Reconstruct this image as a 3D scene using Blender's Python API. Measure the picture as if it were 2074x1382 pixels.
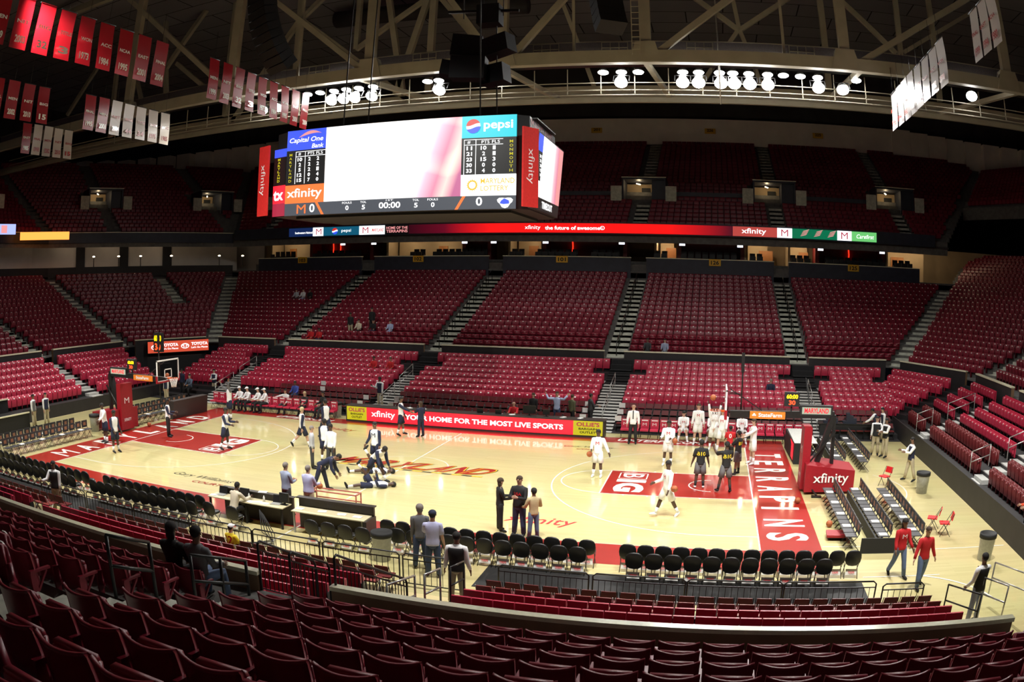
import bpy, math, random
import numpy as np
from mathutils import Vector, Matrix
random.seed(7)
PI = math.pi
for _o in list(bpy.data.objects):
    bpy.data.objects.remove(_o, do_unlink=True)
SC = bpy.context.scene
COL = SC.collection

# ---------------------------------------------------------------- camera
# A wide lens with strong barrel distortion: r = f (th + k th^3), f in pixels of the 2074 px wide frame
cam = bpy.data.cameras.new('camera')
camo = bpy.data.objects.new('camera', cam)
COL.objects.link(camo)
_yaw, _pit, _rol = -0.25492, -0.07837, 0.01314
_F = Vector((math.sin(_yaw) * math.cos(_pit), math.cos(_yaw) * math.cos(_pit), math.sin(_pit)))
_R = Vector((math.cos(_yaw), -math.sin(_yaw), 0))
_U = _R.cross(_F)
_R2 = _R * math.cos(_rol) + _U * math.sin(_rol)
_U2 = _U * math.cos(_rol) - _R * math.sin(_rol)
CAMLOC = Vector((12.44028, -30.15687, 7.9018))
camo.matrix_world = Matrix(((_R2.x, _U2.x, -_F.x, CAMLOC.x), (_R2.y, _U2.y, -_F.y, CAMLOC.y), (_R2.z, _U2.z, -_F.z, CAMLOC.z), (0, 0, 0, 1)))
cam.type = 'PANO'
cam.sensor_width = 36.0
cam.sensor_fit = 'HORIZONTAL'
cam.clip_start = 0.05
cam.clip_end = 500
_fpx, _k3 = 1601.32, -0.11389
_th = np.linspace(0.0, 0.95, 200)
_r = _fpx * (_th + _k3 * _th ** 3) * 36.0 / 2074.0
_A = np.stack([_r, _r ** 2, _r ** 3, _r ** 4], 1)
_c = np.linalg.lstsq(_A, _th, rcond=None)[0]
cy = cam if hasattr(cam, 'panorama_type') else cam.cycles
cy.panorama_type = 'FISHEYE_LENS_POLYNOMIAL'
cy.fisheye_fov = 3.0
cy.fisheye_polynomial_k0 = 0.0
cy.fisheye_polynomial_k1 = -_c[0]
cy.fisheye_polynomial_k2 = -_c[1]
cy.fisheye_polynomial_k3 = -_c[2]
cy.fisheye_polynomial_k4 = -_c[3]
SC.camera = camo

# ---------------------------------------------------------------- world, exposure
SC.view_settings.view_transform = 'Standard'
SC.view_settings.look = 'None'
SC.view_settings.gamma = 1.0
SC.view_settings.use_curve_mapping = False
SC.view_settings.exposure = 0.0
W = bpy.data.worlds.new('world')
SC.world = W
W.use_nodes = True
W.node_tree.nodes['Background'].inputs[0].default_value = (0.5, 0.6, 1.0, 1)
W.node_tree.nodes['Background'].inputs[1].default_value = 0.006

# ---------------------------------------------------------------- court floodlights (lamps of the two catwalks, then added fill beams)
def spot(loc, aim, watts, angle, size=0.35, blend=0.9, color=(1, 0.98, 0.93)):
    l = bpy.data.lights.new('flood_or_fill_beam', 'SPOT')
    l.energy = watts
    l.spot_size = math.radians(angle)
    l.spot_blend = blend
    l.shadow_soft_size = size
    l.color = color
    o = bpy.data.objects.new('flood_or_fill_beam', l)
    COL.objects.link(o)
    o.location = loc
    o.rotation_euler = (Vector(aim) - Vector(loc)).to_track_quat('-Z', 'Y').to_euler()
    return o
SPOTW = 13000
for x, ax, ay in ((-22, -20, -3), (-15.5, -13, -3.5), (-10.5, -8, 4), (-4, -3, -7.5), (7, 2.5, 4), (11.8, 7, -8), (15, 12, 4), (19, 15, -7), (22, 21, -5)):
    spot((x, 13.6, 19.6), (ax, ay, 0), SPOTW, 80, blend=1.0)
for x, ax, ay in ((-19, -19, -7), (-12, -11, 4), (-6, -5, -7), (0, 0, 4.5), (7, 6, -7), (13, 11, 4.5), (18, 17, -7), (22, 21, 0)):
    spot((x, -13.6, 19.6), (ax, ay, 0), SPOTW, 78, blend=1.0)
for x in (-14, -2, 10, 19):      # added fill beams, out of view, to brighten the near ledge and stand
    spot((x, -13.2, 19.6), (x - 1, -17.5, 0), 2600, 85, blend=1.0)

# ---------------------------------------------------------------- helpers
class MB:
    """collects faces, links them as ONE mesh object"""
    def __init__(s):
        s.v = []; s.f = []; s.m = []; s.sm = []
        s.cur = 0
    def add(s, vs, fs, mi=None, smooth=False, M=None):
        b = len(s.v)
        if M is not None:
            vs = [M @ Vector(v) for v in vs]
        s.v.extend([tuple(v) for v in vs])
        mi = s.cur if mi is None else mi
        for f in fs:
            s.f.append([b + i for i in f]); s.m.append(mi); s.sm.append(smooth)
        return s
    def box(s, x0, x1, y0, y1, z0, z1, mi=None, M=None):
        v = [(x0, y0, z0), (x1, y0, z0), (x1, y1, z0), (x0, y1, z0), (x0, y0, z1), (x1, y0, z1), (x1, y1, z1), (x0, y1, z1)]
        f = [(0, 3, 2, 1), (4, 5, 6, 7), (0, 1, 5, 4), (1, 2, 6, 5), (2, 3, 7, 6), (3, 0, 4, 7)]
        return s.add(v, f, mi, False, M)
    def quad(s, a, b, c, d, mi=None, M=None):
        return s.add([a, b, c, d], [(0, 1, 2, 3)], mi, False, M)
    def poly(s, pts, mi=None):
        return s.add(pts, [tuple(range(len(pts)))], mi)
    def prism(s, pts, z0, z1, mi=None, M=None):
        n = len(pts)
        v = [(p[0], p[1], z0) for p in pts] + [(p[0], p[1], z1) for p in pts]
        f = [tuple(range(n - 1, -1, -1)), tuple(range(n, 2 * n))] + [(i, (i + 1) % n, n + (i + 1) % n, n + i) for i in range(n)]
        return s.add(v, f, mi, False, M)
    def tube(s, pts, r, n=8, mi=None, M=None, caps=True, smooth=True):
        pts = [Vector(p) for p in pts]
        rs = r if isinstance(r, (list, tuple)) else [r] * len(pts)
        vs = []; fs = []
        up = None
        for i, p in enumerate(pts):
            d = (pts[min(i + 1, len(pts) - 1)] - pts[max(i - 1, 0)]).normalized()
            if up is None:
                up = Vector((0, 0, 1)) if abs(d.z) < 0.9 else Vector((1, 0, 0))
            a = d.cross(up).normalized(); b = a.cross(d).normalized(); up = b
            for k in range(n):
                t = 2 * PI * k / n
                vs.append(p + (a * math.cos(t) + b * math.sin(t)) * rs[i])
        for i in range(len(pts) - 1):
            for k in range(n):
                k2 = (k + 1) % n
                fs.append((i * n + k, i * n + k2, (i + 1) * n + k2, (i + 1) * n + k))
        if caps:
            fs.append(tuple(range(n - 1, -1, -1))); fs.append(tuple((len(pts) - 1) * n + k for k in range(n)))
        return s.add(vs, fs, mi, smooth, M)
    def bar(s, a, b, w, h=None, mi=None, M=None):
        """square section bar from a to b"""
        h = h or w
        a = Vector(a); b = Vector(b); d = (b - a).normalized()
        up = Vector((0, 0, 1)) if abs(d.z) < 0.95 else Vector((0, 1, 0))
        u = d.cross(up).normalized() * w / 2; v = u.cross(d).normalized() * h / 2
        vs = [a - u - v, a + u - v, a + u + v, a - u + v, b - u - v, b + u - v, b + u + v, b - u + v]
        fs = [(0, 1, 2, 3), (7, 6, 5, 4), (0, 4, 5, 1), (1, 5, 6, 2), (2, 6, 7, 3), (3, 7, 4, 0)]
        return s.add(vs, fs, mi, False, M)
    def ell(s, c, r, nu=12, nv=8, mi=None, M=None, z0=-1.0, z1=1.0):
        vs = []; fs = []
        a0 = math.asin(max(-1, z0)); a1 = math.asin(min(1, z1))
        for j in range(nv + 1):
            a = a0 + (a1 - a0) * j / nv
            for i in range(nu):
                t = 2 * PI * i / nu
                vs.append((c[0] + r[0] * math.cos(a) * math.cos(t), c[1] + r[1] * math.cos(a) * math.sin(t), c[2] + r[2] * math.sin(a)))
        for j in range(nv):
            for i in range(nu):
                i2 = (i + 1) % nu
                fs.append((j * nu + i, j * nu + i2, (j + 1) * nu + i2, (j + 1) * nu + i))
        return s.add(vs, fs, mi, True, M)
    def lathe(s, prof, n=20, mi=None, M=None, c=(0, 0)):
        vs = []; fs = []
        for (r, z) in prof:
            for i in range(n):
                t = 2 * PI * i / n
                vs.append((c[0] + r * math.cos(t), c[1] + r * math.sin(t), z))
        for j in range(len(prof) - 1):
            for i in range(n):
                i2 = (i + 1) % n
                fs.append((j * n + i, j * n + i2, (j + 1) * n + i2, (j + 1) * n + i))
        fs.append(tuple(range(n - 1, -1, -1))); fs.append(tuple((len(prof) - 1) * n + i for i in range(n)))
        return s.add(vs, fs, mi, True, M)
    def mesh(s, name, mats):
        me = bpy.data.meshes.new(name)
        me.from_pydata(s.v, [], s.f)
        for m in (mats if isinstance(mats, (list, tuple)) else [mats]):
            me.materials.append(m)
        me.polygons.foreach_set('material_index', s.m)
        me.polygons.foreach_set('use_smooth', s.sm)
        me.update()
        return me
    def build(s, name, mats, parent=None, loc=None, **kw):
        return link(name, s.mesh(name, mats), parent, loc, **kw)

def link(name, me, parent=None, loc=None, label=None, cat=None, group=None, kind=None, rz=0.0):
    o = bpy.data.objects.new(name, me)
    COL.objects.link(o)
    if parent is not None: o.parent = parent
    if loc is not None: o.location = loc
    if rz: o.rotation_euler = (0, 0, rz)
    if label: o['label'] = label
    if cat: o['category'] = cat
    if group: o['group'] = group
    if kind: o['kind'] = kind
    return o

def thing(name, label, cat, loc=(0, 0, 0), rz=0.0, group=None, kind=None):
    return link(name, None, None, loc, label, cat, group, kind, rz)

def copy_tree(o, parent=None):
    c = o.copy(); COL.objects.link(c)
    c.parent = parent
    for ch in o.children:
        copy_tree(ch, c)
    return c

def place(o, loc, rz, label, group=None):
    o.location = loc; o.rotation_euler = (0, 0, rz); o['label'] = label
    if group: o['group'] = group
    return o

# ---------------------------------------------------------------- materials (all procedural)
def mat(name, col, rough=0.6, metal=0.0, spec=0.5, var=0.12, scale=12.0, emit=None, es=0.0, coat=0.0, bump=0.0):
    m = bpy.data.materials.new(name); m.use_nodes = True
    nt = m.node_tree; b = nt.nodes['Principled BSDF']
    b.inputs['Roughness'].default_value = rough
    b.inputs['Metallic'].default_value = metal
    b.inputs['Specular IOR Level'].default_value = spec
    b.inputs['Coat Weight'].default_value = coat; b.inputs['Coat Roughness'].default_value = 0.07
    if emit is not None:
        b.inputs['Emission Color'].default_value = (*emit, 1); b.inputs['Emission Strength'].default_value = es
    tc = nt.nodes.new('ShaderNodeTexCoord')
    n = nt.nodes.new('ShaderNodeTexNoise'); n.inputs['Scale'].default_value = scale
    nt.links.new(tc.outputs['Object'], n.inputs['Vector'])
    r = nt.nodes.new('ShaderNodeValToRGB')
    r.color_ramp.elements[0].color = (*[c * (1 - var) for c in col], 1)
    r.color_ramp.elements[1].color = (*[min(1, c * (1 + var)) for c in col], 1)
    r.color_ramp.elements[0].position = 0.3; r.color_ramp.elements[1].position = 0.7
    nt.links.new(n.outputs['Fac'], r.inputs['Fac'])
    nt.links.new(r.outputs['Color'], b.inputs['Base Color'])
    if bump:
        bp = nt.nodes.new('ShaderNodeBump'); bp.inputs['Strength'].default_value = bump
        nt.links.new(n.outputs['Fac'], bp.inputs['Height']); nt.links.new(bp.outputs['Normal'], b.inputs['Normal'])
    return m

def emis(name, col, s, base=(0.02, 0.02, 0.02)):
    return mat(name, base, 0.4, emit=col, es=s, var=0.0)

M = {}
M['wood'] = mat('maple_court', (0.66, 0.54, 0.27), 0.3, coat=0.8)
def _wood():
    m = M['wood']; nt = m.node_tree; b = nt.nodes['Principled BSDF']
    tc = nt.nodes.new('ShaderNodeTexCoord')
    br = nt.nodes.new('ShaderNodeTexBrick')
    br.inputs['Scale'].default_value = 1.0
    br.inputs['Brick Width'].default_value = 1.7; br.inputs['Row Height'].default_value = 0.12
    br.inputs['Mortar Size'].default_value = 0.002; br.offset = 0.37
    br.inputs['Color1'].default_value = (0.70, 0.61, 0.30, 1); br.inputs['Color2'].default_value = (0.63, 0.54, 0.255, 1)
    br.inputs['Mortar'].default_value = (0.45, 0.36, 0.17, 1)
    nt.links.new(tc.outputs['Object'], br.inputs['Vector'])
    n2 = nt.nodes.new('ShaderNodeTexNoise'); n2.inputs['Scale'].default_value = 0.35
    nt.links.new(tc.outputs['Object'], n2.inputs['Vector'])
    mx = nt.nodes.new('ShaderNodeMix'); mx.data_type = 'RGBA'; mx.blend_type = 'MULTIPLY'; mx.inputs['Factor'].default_value = 0.18
    nt.links.new(br.outputs['Color'], mx.inputs[6]); nt.links.new(n2.outputs['Color'], mx.inputs[7])
    nt.links.new(mx.outputs[2], b.inputs['Base Color'])
_wood()
M['redpaint'] = mat('court_red_paint', (0.36, 0.017, 0.010), 0.3, coat=0.8, var=0.06, scale=1.5)
M['whitepaint'] = mat('court_white_paint', (0.86, 0.84, 0.76), 0.2, coat=0.25, var=0.03)
M['goldpaint'] = mat('court_gold_paint', (0.80, 0.47, 0.03), 0.25, var=0.03)
M['blackpaint'] = mat('court_black_paint', (0.012, 0.011, 0.010), 0.3, var=0.03)
M['faintpaint'] = mat('court_faint_script_paint', (0.42, 0.20, 0.10), 0.3, var=0.03)
M['outerwood'] = mat('outer_floor_maple', (0.64, 0.53, 0.28), 0.3, var=0.08, scale=1.2)
M['concrete'] = mat('stand_concrete', (0.125, 0.12, 0.112), 0.85, var=0.2, scale=3)
M['step'] = mat('aisle_step_concrete', (0.52, 0.53, 0.45), 0.8, var=0.2, scale=4)
M['darkstep'] = mat('black_aisle_carpet', (0.012, 0.012, 0.013), 0.9)
M['greystep'] = mat('grey_metal_tread', (0.50, 0.50, 0.47), 0.5, var=0.1)
M['blackwall'] = mat('black_parapet_panel', (0.016, 0.014, 0.015), 0.6, var=0.2, scale=2)
M['brownwall'] = mat('brown_parapet_back', (0.26, 0.155, 0.085), 0.6, var=0.15, scale=2)
M['navywall'] = mat('navy_fascia', (0.022, 0.027, 0.045), 0.5, var=0.15, scale=2)
M['ledge'] = mat('pale_ledge_cap', (0.80, 0.78, 0.56), 0.25, var=0.06)
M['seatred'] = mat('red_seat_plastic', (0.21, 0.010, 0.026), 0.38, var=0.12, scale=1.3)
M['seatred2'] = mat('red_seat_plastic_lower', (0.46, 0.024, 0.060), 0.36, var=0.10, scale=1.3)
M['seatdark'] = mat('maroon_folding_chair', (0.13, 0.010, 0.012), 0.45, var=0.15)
M['seatpink'] = mat('dusty_red_folding_chair', (0.26, 0.052, 0.045), 0.35, var=0.12)
M['plate'] = mat('pale_tab_finish', (0.90, 0.84, 0.80), 0.2)  # small pale tabs, set at the upper front of each seat
M['steel'] = mat('brushed_steel', (0.5, 0.5, 0.48), 0.35, metal=0.8)
M['blackmetal'] = mat('black_powder_coat', (0.012, 0.012, 0.012), 0.4)
M['blackpad'] = mat('black_chair_vinyl', (0.010, 0.010, 0.010), 0.42)
M['greyvinyl'] = mat('grey_underside', (0.35, 0.35, 0.33), 0.45)
M['white'] = mat('white_matte', (0.80, 0.80, 0.78), 0.6, var=0.03)
M['paper'] = mat('white_paper', (0.85, 0.84, 0.8), 0.8, var=0.02)
M['red'] = mat('bright_red', (0.60, 0.012, 0.015), 0.5, var=0.05)
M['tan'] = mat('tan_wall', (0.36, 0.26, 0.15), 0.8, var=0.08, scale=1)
M['door'] = mat('orange_wood_door', (0.33, 0.13, 0.035), 0.5, var=0.12, scale=3)
M['truss'] = mat('cream_painted_steel', (0.40, 0.37, 0.28), 0.6, var=0.08, scale=1)
M['roof'] = mat('dark_roof_panel', (0.045, 0.043, 0.045), 0.9, var=0.25, scale=0.4)
M['upperwall'] = mat('pale_block_wall', (0.84, 0.77, 0.69), 0.85, var=0.08, scale=0.5)
M['speaker'] = mat('black_speaker_grille', (0.006, 0.006, 0.007), 0.7)
M['gold'] = mat('gold_section_sign', (0.75, 0.42, 0.02), 0.5, var=0.03)
M['black'] = mat('black_matte', (0.008, 0.008, 0.008), 0.7)
M['orange'] = mat('basketball_leather', (0.38, 0.10, 0.030), 0.6, var=0.15, scale=40)
M['rim'] = mat('orange_rim_enamel', (0.75, 0.11, 0.015), 0.35)
M['bannerred'] = mat('red_banner_vinyl', (0.42, 0.010, 0.018), 0.42, var=0.05)
M['canary'] = mat('grey_plastic_bin', (0.36, 0.37, 0.36), 0.5)
M['tablebrown'] = mat('dark_table_front', (0.03, 0.022, 0.018), 0.5)
M['tabletop'] = mat('cream_table_top', (0.62, 0.55, 0.35), 0.4, var=0.05)
M['padred'] = mat('crimson_hoop_padding', (0.28, 0.006, 0.014), 0.45, var=0.08)
M['sforange'] = mat('orange_advert_board', (0.72, 0.20, 0.02), 0.5)
# light giving surfaces
M['lamp'] = emis('flood_lamp_glow', (1.0, 0.98, 0.95), 85.0, (0.8, 0.8, 0.8))
M['lampsoft'] = emis('small_lamp_glow', (1.0, 0.80, 0.50), 9.0, (0.8, 0.8, 0.8))
M['tv'] = emis('tv_screen_glow', (0.85, 0.88, 1.0), 2.5)
M['redglow'] = emis('red_neon_glow', (1.0, 0.03, 0.01), 1.6)
M['ledred'] = emis('led_red', (0.95, 0.008, 0.025), 1.6)
M['ledwhite'] = emis('led_white', (1.0, 1.0, 1.0), 1.7)
M['ledyellow'] = emis('led_yellow', (0.72, 0.62, 0.0), 0.85)
M['ledblack'] = emis('led_black', (0.01, 0.01, 0.01), 0.2, (0.004, 0.004, 0.004))

# ---------------------------------------------------------------- text
_TC = {}
def text_geo(t, bold=0.0, shear=0.0, res=3):
    k = (t, bold, shear, res)
    if k in _TC: return _TC[k]
    cu = bpy.data.curves.new('t', 'FONT'); cu.body = t; cu.offset = bold; cu.shear = shear; cu.resolution_u = res
    o = bpy.data.objects.new('t', cu); COL.objects.link(o)
    dg = bpy.context.evaluated_depsgraph_get()
    me = bpy.data.meshes.new_from_object(o.evaluated_get(dg))
    v = np.empty(len(me.vertices) * 3); me.vertices.foreach_get('co', v); v = v.reshape(-1, 3)
    fs = [tuple(p.vertices) for p in me.polygons]
    bpy.data.objects.remove(o); bpy.data.curves.remove(cu); bpy.data.meshes.remove(me)
    lo = v.min(0); hi = v.max(0); v = (v - lo) / np.maximum(hi - lo, 1e-6)
    _TC[k] = (v, fs, (hi - lo)[0] / (hi - lo)[1])
    return _TC[k]

def put_text(mb, t, o, u, v, w, h, mi=None, bold=0.02, shear=0.0):
    """text filling w x h, lower left corner o, unit directions u and v"""
    g, fs, _ = text_geo(t, bold, shear)
    o = Vector(o); u = Vector(u); v = Vector(v)
    mb.add([o + u * (p[0] * w) + v * (p[1] * h) for p in g], fs, mi)
    return mb

# ================================================================ FLOOR AND COURT
fl = MB(); fl.box(-60, 60, -24, 60, -0.3, 0.0)
floor = fl.build('floor', M['outerwood'], kind='structure')
cw = MB(); cw.box(-17.6, 20.2, -9.6, 9.9, 0.0, 0.004)
cw.build('court_wood', M['wood'], floor)
cw = MB(); cw.box(20.2, 23.2, -14.5, 13.8, 0.0, 0.003); cw.box(-17.6, 20.2, -12.9, -9.6, 0.0, 0.003); cw.box(-23.2, -17.6, -12, 12.5, 0.0, 0.003)
cw.build('apron_wood', M['wood'], floor)

def arc(cx, cyy, r, a0, a1, w, n=48):
    """flat ring sector as quads"""
    out = []
    for i in range(n):
        t0 = a0 + (a1 - a0) * i / n; t1 = a0 + (a1 - a0) * (i + 1) / n
        out.append([(cx + (r - w) * math.cos(t0), cyy + (r - w) * math.sin(t0)), (cx + r * math.cos(t0), cyy + r * math.sin(t0)),
                    (cx + r * math.cos(t1), cyy + r * math.sin(t1)), (cx + (r - w) * math.cos(t1), cyy + (r - w) * math.sin(t1))])
    return out
L, HW = 14.325, 7.62
rp = MB(); z = 0.007
def rect(mb, x0, x1, y0, y1, z, mi=0): mb.quad((x0, y0, z), (x1, y0, z), (x1, y1, z), (x0, y1, z), mi)
rect(rp, L, 16.35, -9.4, 9.5, z); rect(rp, -16.35, -L, -9.4, 8.9, z)
rect(rp, -L, L, HW, 8.9, z); rect(rp, -L, L, -9.4, -HW, z)
for s in (-1, 1):
    a, b = sorted((s * 8.535, s * L)); rect(rp, a, b, -1.829, 1.829, z)
rp.build('red_court_paint', M['redpaint'], floor)
ln = MB(); z = 0.011; w = 0.05
rect(ln, -L - w, -L, -HW, HW, z); rect(ln, L, L + w, -HW, HW, z); rect(ln, -L, L, HW, HW + 0.02, z); rect(ln, -L, L, -HW - 0.02, -HW, z)
rect(ln, -w / 2, w / 2, -12.0, HW, z)
for s in (-1, 1):
    a, b = sorted((s * 8.535, s * L))
    rect(ln, a, b, 1.829, 1.829 + w, z); rect(ln, a, b, -1.829 - w, -1.829, z)
    a, b = sorted((s * 8.535, s * (8.535 - w))); rect(ln, a, b, -1.88, 1.88, z)
    a, b = sorted((s * 12.725, s * L)); rect(ln, a, b, 6.27, 6.32, z); rect(ln, a, b, -6.32, -6.27, z)
    a0, a1 = (PI / 2, 3 * PI / 2) if s > 0 else (-PI / 2, PI / 2)
    for (cx, r) in ((12.725, 6.32), (8.535, 1.829), (12.725, 0.914)):
        for q in arc(s * cx, 0, r, a0, a1, 0.05):
            ln.poly([(p[0], p[1], z) for p in q])
    for (xx, yy) in ((11.2, 2.0), (10.3, 2.0), (9.4, 2.0), (12.3, 2.0)):
        for t in (-1, 1): rect(ln, *sorted((s * xx, s * (xx + 0.06))), *sorted((t * (yy - 0.12), t * (yy + 0.0))), z)
for q in arc(0, 0, 1.829, 0, 2 * PI, 0.04): ln.poly([(p[0], p[1], z) for p in q])
# lines of the practice courts on the apron
for q in arc(17.4, 0.0, 3.6, -0.75, 0.75, 0.05): ln.poly([(p[0], p[1], z) for p in q])
rect(ln, 16.4, 19.6, -7.2, -7.15, z); rect(ln, 18.0, 23.0, -7.6, -7.55, z); rect(ln, 17.3, 19.8, -9.9, -9.85, z)
for q in arc(18.2, -12.6, 2.9, 0.15, 1.2, 0.07): ln.poly([(p[0], p[1], z) for p in q])
ln.build('white_court_lines', M['whitepaint'], floor)

tx = MB(); z = 0.014
X, Y, nX, nY = (1, 0, 0), (0, 1, 0), (-1, 0, 0), (0, -1, 0)
# baseline bands: TERRAPINS reads towards the near side, MARYLAND towards the far side
for i, ch in enumerate('TERRAPINS'):
    yy = 6.35 - i * 1.52
    put_text(tx, ch, (14.62, yy, z), nY, X, 0.28 if ch == 'I' else 0.82, 1.42, 0, 0.03)
for i, ch in enumerate('MARYLAND'):
    put_text(tx, ch, (-14.62, -6.5 + i * 1.63, z), Y, nX, 0.98 if ch == 'M' else 0.86, 1.40, 0, 0.0 if ch == 'M' else 0.03)
# conference mark in both keys
def b1g(ox, u, v, yb):
    ov = Vector(v); uu = Vector(u); o = Vector((ox, yb, z))
    put_text(tx, 'B', o + uu * 0.16 + ov * 0.16, u, v, 0.62, 0.86, 0, 0.01)
    for a, b, c, d in ((0, 0, 1.0, 0.05), (0, 1.13, 1.0, 0.05), (0, 0, 0.05, 1.18), (0.95, 0, 0.05, 1.18)):
        p = o + uu * a + ov * b
        tx.quad(p, p + uu * c, p + uu * c + ov * d, p + ov * d, 0)
    put_text(tx, '1', o + uu * 1.12, u, v, 0.42, 1.18, 0, 0.05)
    put_text(tx, 'G', o + uu * 1.68, u, v, 1.35, 1.18, 0, 0.06)
b1g(8.92, nY, X, 1.56); b1g(-8.92, Y, nX, -1.56)
put_text(tx, 'UMTERPS.COM', (7.95, 8.02, z), X, Y, 4.3, 0.62, 0, 0.03, 0.3)
put_text(tx, 'UMTERPS.COM', (-11.4, 7.82, z), X, Y, 3.7, 0.55, 0, 0.03, 0.3)
# centre wordmark: gold and black outline under red italics, chequered bar below
def wordmark(dx, dy, bold, mi, zz):
    g = 'MARYLAND'; n = len(g)
    for i, ch in enumerate(g):
        x0 = -3.35 + i * 0.86
        gv, fs, _ = text_geo(ch, bold, 0.0)
        h = 1.16; wd = 0.80
        vs = [(x0 - dx + p[0] * (wd + 2 * dx) + 0.62 * (p[1] * (h + 2 * dy)) - 0.1, -0.52 - dy + p[1] * (h + 2 * dy), zz) for p in gv]
        tx.add(vs, fs, mi)
wordmark(0.05, 0.05, 0.05, 2, 0.013); wordmark(0.028, 0.028, 0.045, 1, 0.016); wordmark(0, 0, 0.025, 3, 0.019)
for i in range(16):
    xx = -3.3 + i * 0.43
    tx.quad((xx, -0.80, z), (xx + 0.43, -0.80, z), (xx + 0.49, -0.68, z), (xx + 0.06, -0.68, z), 1 if i % 2 else 2)
put_text(tx, 'xfinity', (5.95, -6.35, z), X, Y, 2.4, 0.95, 4, 0.0, 0.25)
put_text(tx, 'xfinity', (-7.7, 5.65, z), X, Y, 2.4, 0.85, 3, 0.0, 0.25)
put_text(tx, 'Gary Williams', (-8.2, -6.0, z), X, Y, 3.1, 0.55, 2, -0.01, 0.5)
put_text(tx, 'COURT', (-6.7, -6.5, z), X, Y, 1.5, 0.28, 3, 0.01, 0.3)
put_text(tx, 'Gary Williams', (5.6, 6.0, z), X, Y, 2.4, 0.45, 2, -0.01, 0.5)
put_text(tx, 'COURT', (6.3, 5.6, z), X, Y, 1.2, 0.25, 3, 0.01, 0.3)
tx.build('court_lettering', [M['whitepaint'], M['goldpaint'], M['blackpaint'], M['redpaint'], M['red']], floor)

# ================================================================ BOWL
B0 = [(-25, 20), (25, 20), (28.8, 13.5), (28.8, -13.5), (25, -20), (-25, -20), (-28.8, -13.5), (-28.8, 13.5)]
NB = len(B0)
def fnorm(i):
    a, b = B0[i], B0[(i + 1) % NB]; d = Vector((b[0] - a[0], b[1] - a[1])).normalized()
    return Vector((-d.y, d.x))
FN = [fnorm(i) for i in range(NB)]
def offv(i, t):
    """vertex i of the contour pushed outward by t"""
    n1, n2 = FN[(i - 1) % NB], FN[i]
    m = (n1 + n2) / (1 + n1.dot(n2))
    return Vector(B0[i]) + m * t
def seg(i, t): return offv(i, t), offv((i + 1) % NB, t)
FAR, RC, RE, NRC, NEAR, NLC, LE, LC = range(8)   # far side, right corner, right end, near right corner, near side ...

def ring_tread(mb, i, t0, t1, z, zr, mi=0, cut=None):
    a, b = seg(i, t0); c, d = seg(i, t1)
    if cut: a, b, c, d = cut(a, b, c, d)
    mb.quad((a.x, a.y, z), (b.x, b.y, z), (d.x, d.y, z), (c.x, c.y, z), mi)
    mb.quad((c.x, c.y, z), (d.x, d.y, z), (d.x, d.y, z + zr), (c.x, c.y, z + zr), mi)
T0, TD, ZR, Z0 = 0.80, 0.85, 0.31, 2.9
def rowz(k): return Z0 + ZR * k
def rowt(k): return 1.63 + TD * k      # where the seat backs of row k stand
NROW = {FAR: 17, RC: 27, RE: 27, NRC: 14, NEAR: 15, NLC: 14, LE: 17, LC: 17}
names = {FAR: 'far', RC: 'right_corner', RE: 'right_end', NRC: 'near_right_corner', NEAR: 'near', NLC: 'near_left_corner', LE: 'left_end', LC: 'left_corner'}
for i in range(NB):
    tb = MB()
    dn = -0.07 if i == NEAR else 0.0
    ring_tread(tb, i, 0.1, T0 + TD, rowz(0) + dn, ZR)
    for k in range(1, NROW[i]):
        ring_tread(tb, i, T0 + TD * k, T0 + TD * (k + 1), rowz(k) + dn, ZR)
    tb.build('seating_terrace_' + names[i], M['concrete'], kind='structure')

# parapet in front of the raised bowl, with a gap at every aisle
AISX = [-18.3, -6.15, 6.15, 18.3]
def along(i, s, t):
    """point at distance s (metres, from the middle of facet i) and offset t"""
    a, b = Vector(B0[i]), Vector(B0[(i + 1) % NB]); d = (b - a).normalized(); m = (a + b) / 2
    return m + d * s + FN[i] * t
def ends(i, t):
    """the two ends of facet i at offset t, measured from the middle of its base"""
    a, b = seg(i, t); a0, b0 = Vector(B0[i]), Vector(B0[(i + 1) % NB]); d = (b0 - a0).normalized(); m = (a0 + b0) / 2
    return (a - m).dot(d), (b - m).dot(d)
AIS = {FAR: [(x, 1.3) for x in AISX], NEAR: [(-6.3, 1.4), (-18.3, 1.3), (6.3, 1.4), (18.3, 1.3)], RE: [(-6.1, 1.2), (3.2, 1.2)], LE: [(-4.5, 1.2), (4.5, 1.2)],
       RC: [], LC: [], NRC: [], NLC: []}
def spans(i, t=0.0, gap=0.65):
    e0, e1 = ends(i, t)
    cuts = sorted(AIS[i]); out = []; s = e0 + gap
    for c, w in cuts:
        if c - w / 2 > s + 0.2: out.append((s, c - w / 2))
        s = c + w / 2
    if e1 - gap > s: out.append((s, e1 - gap))
    return out
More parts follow.
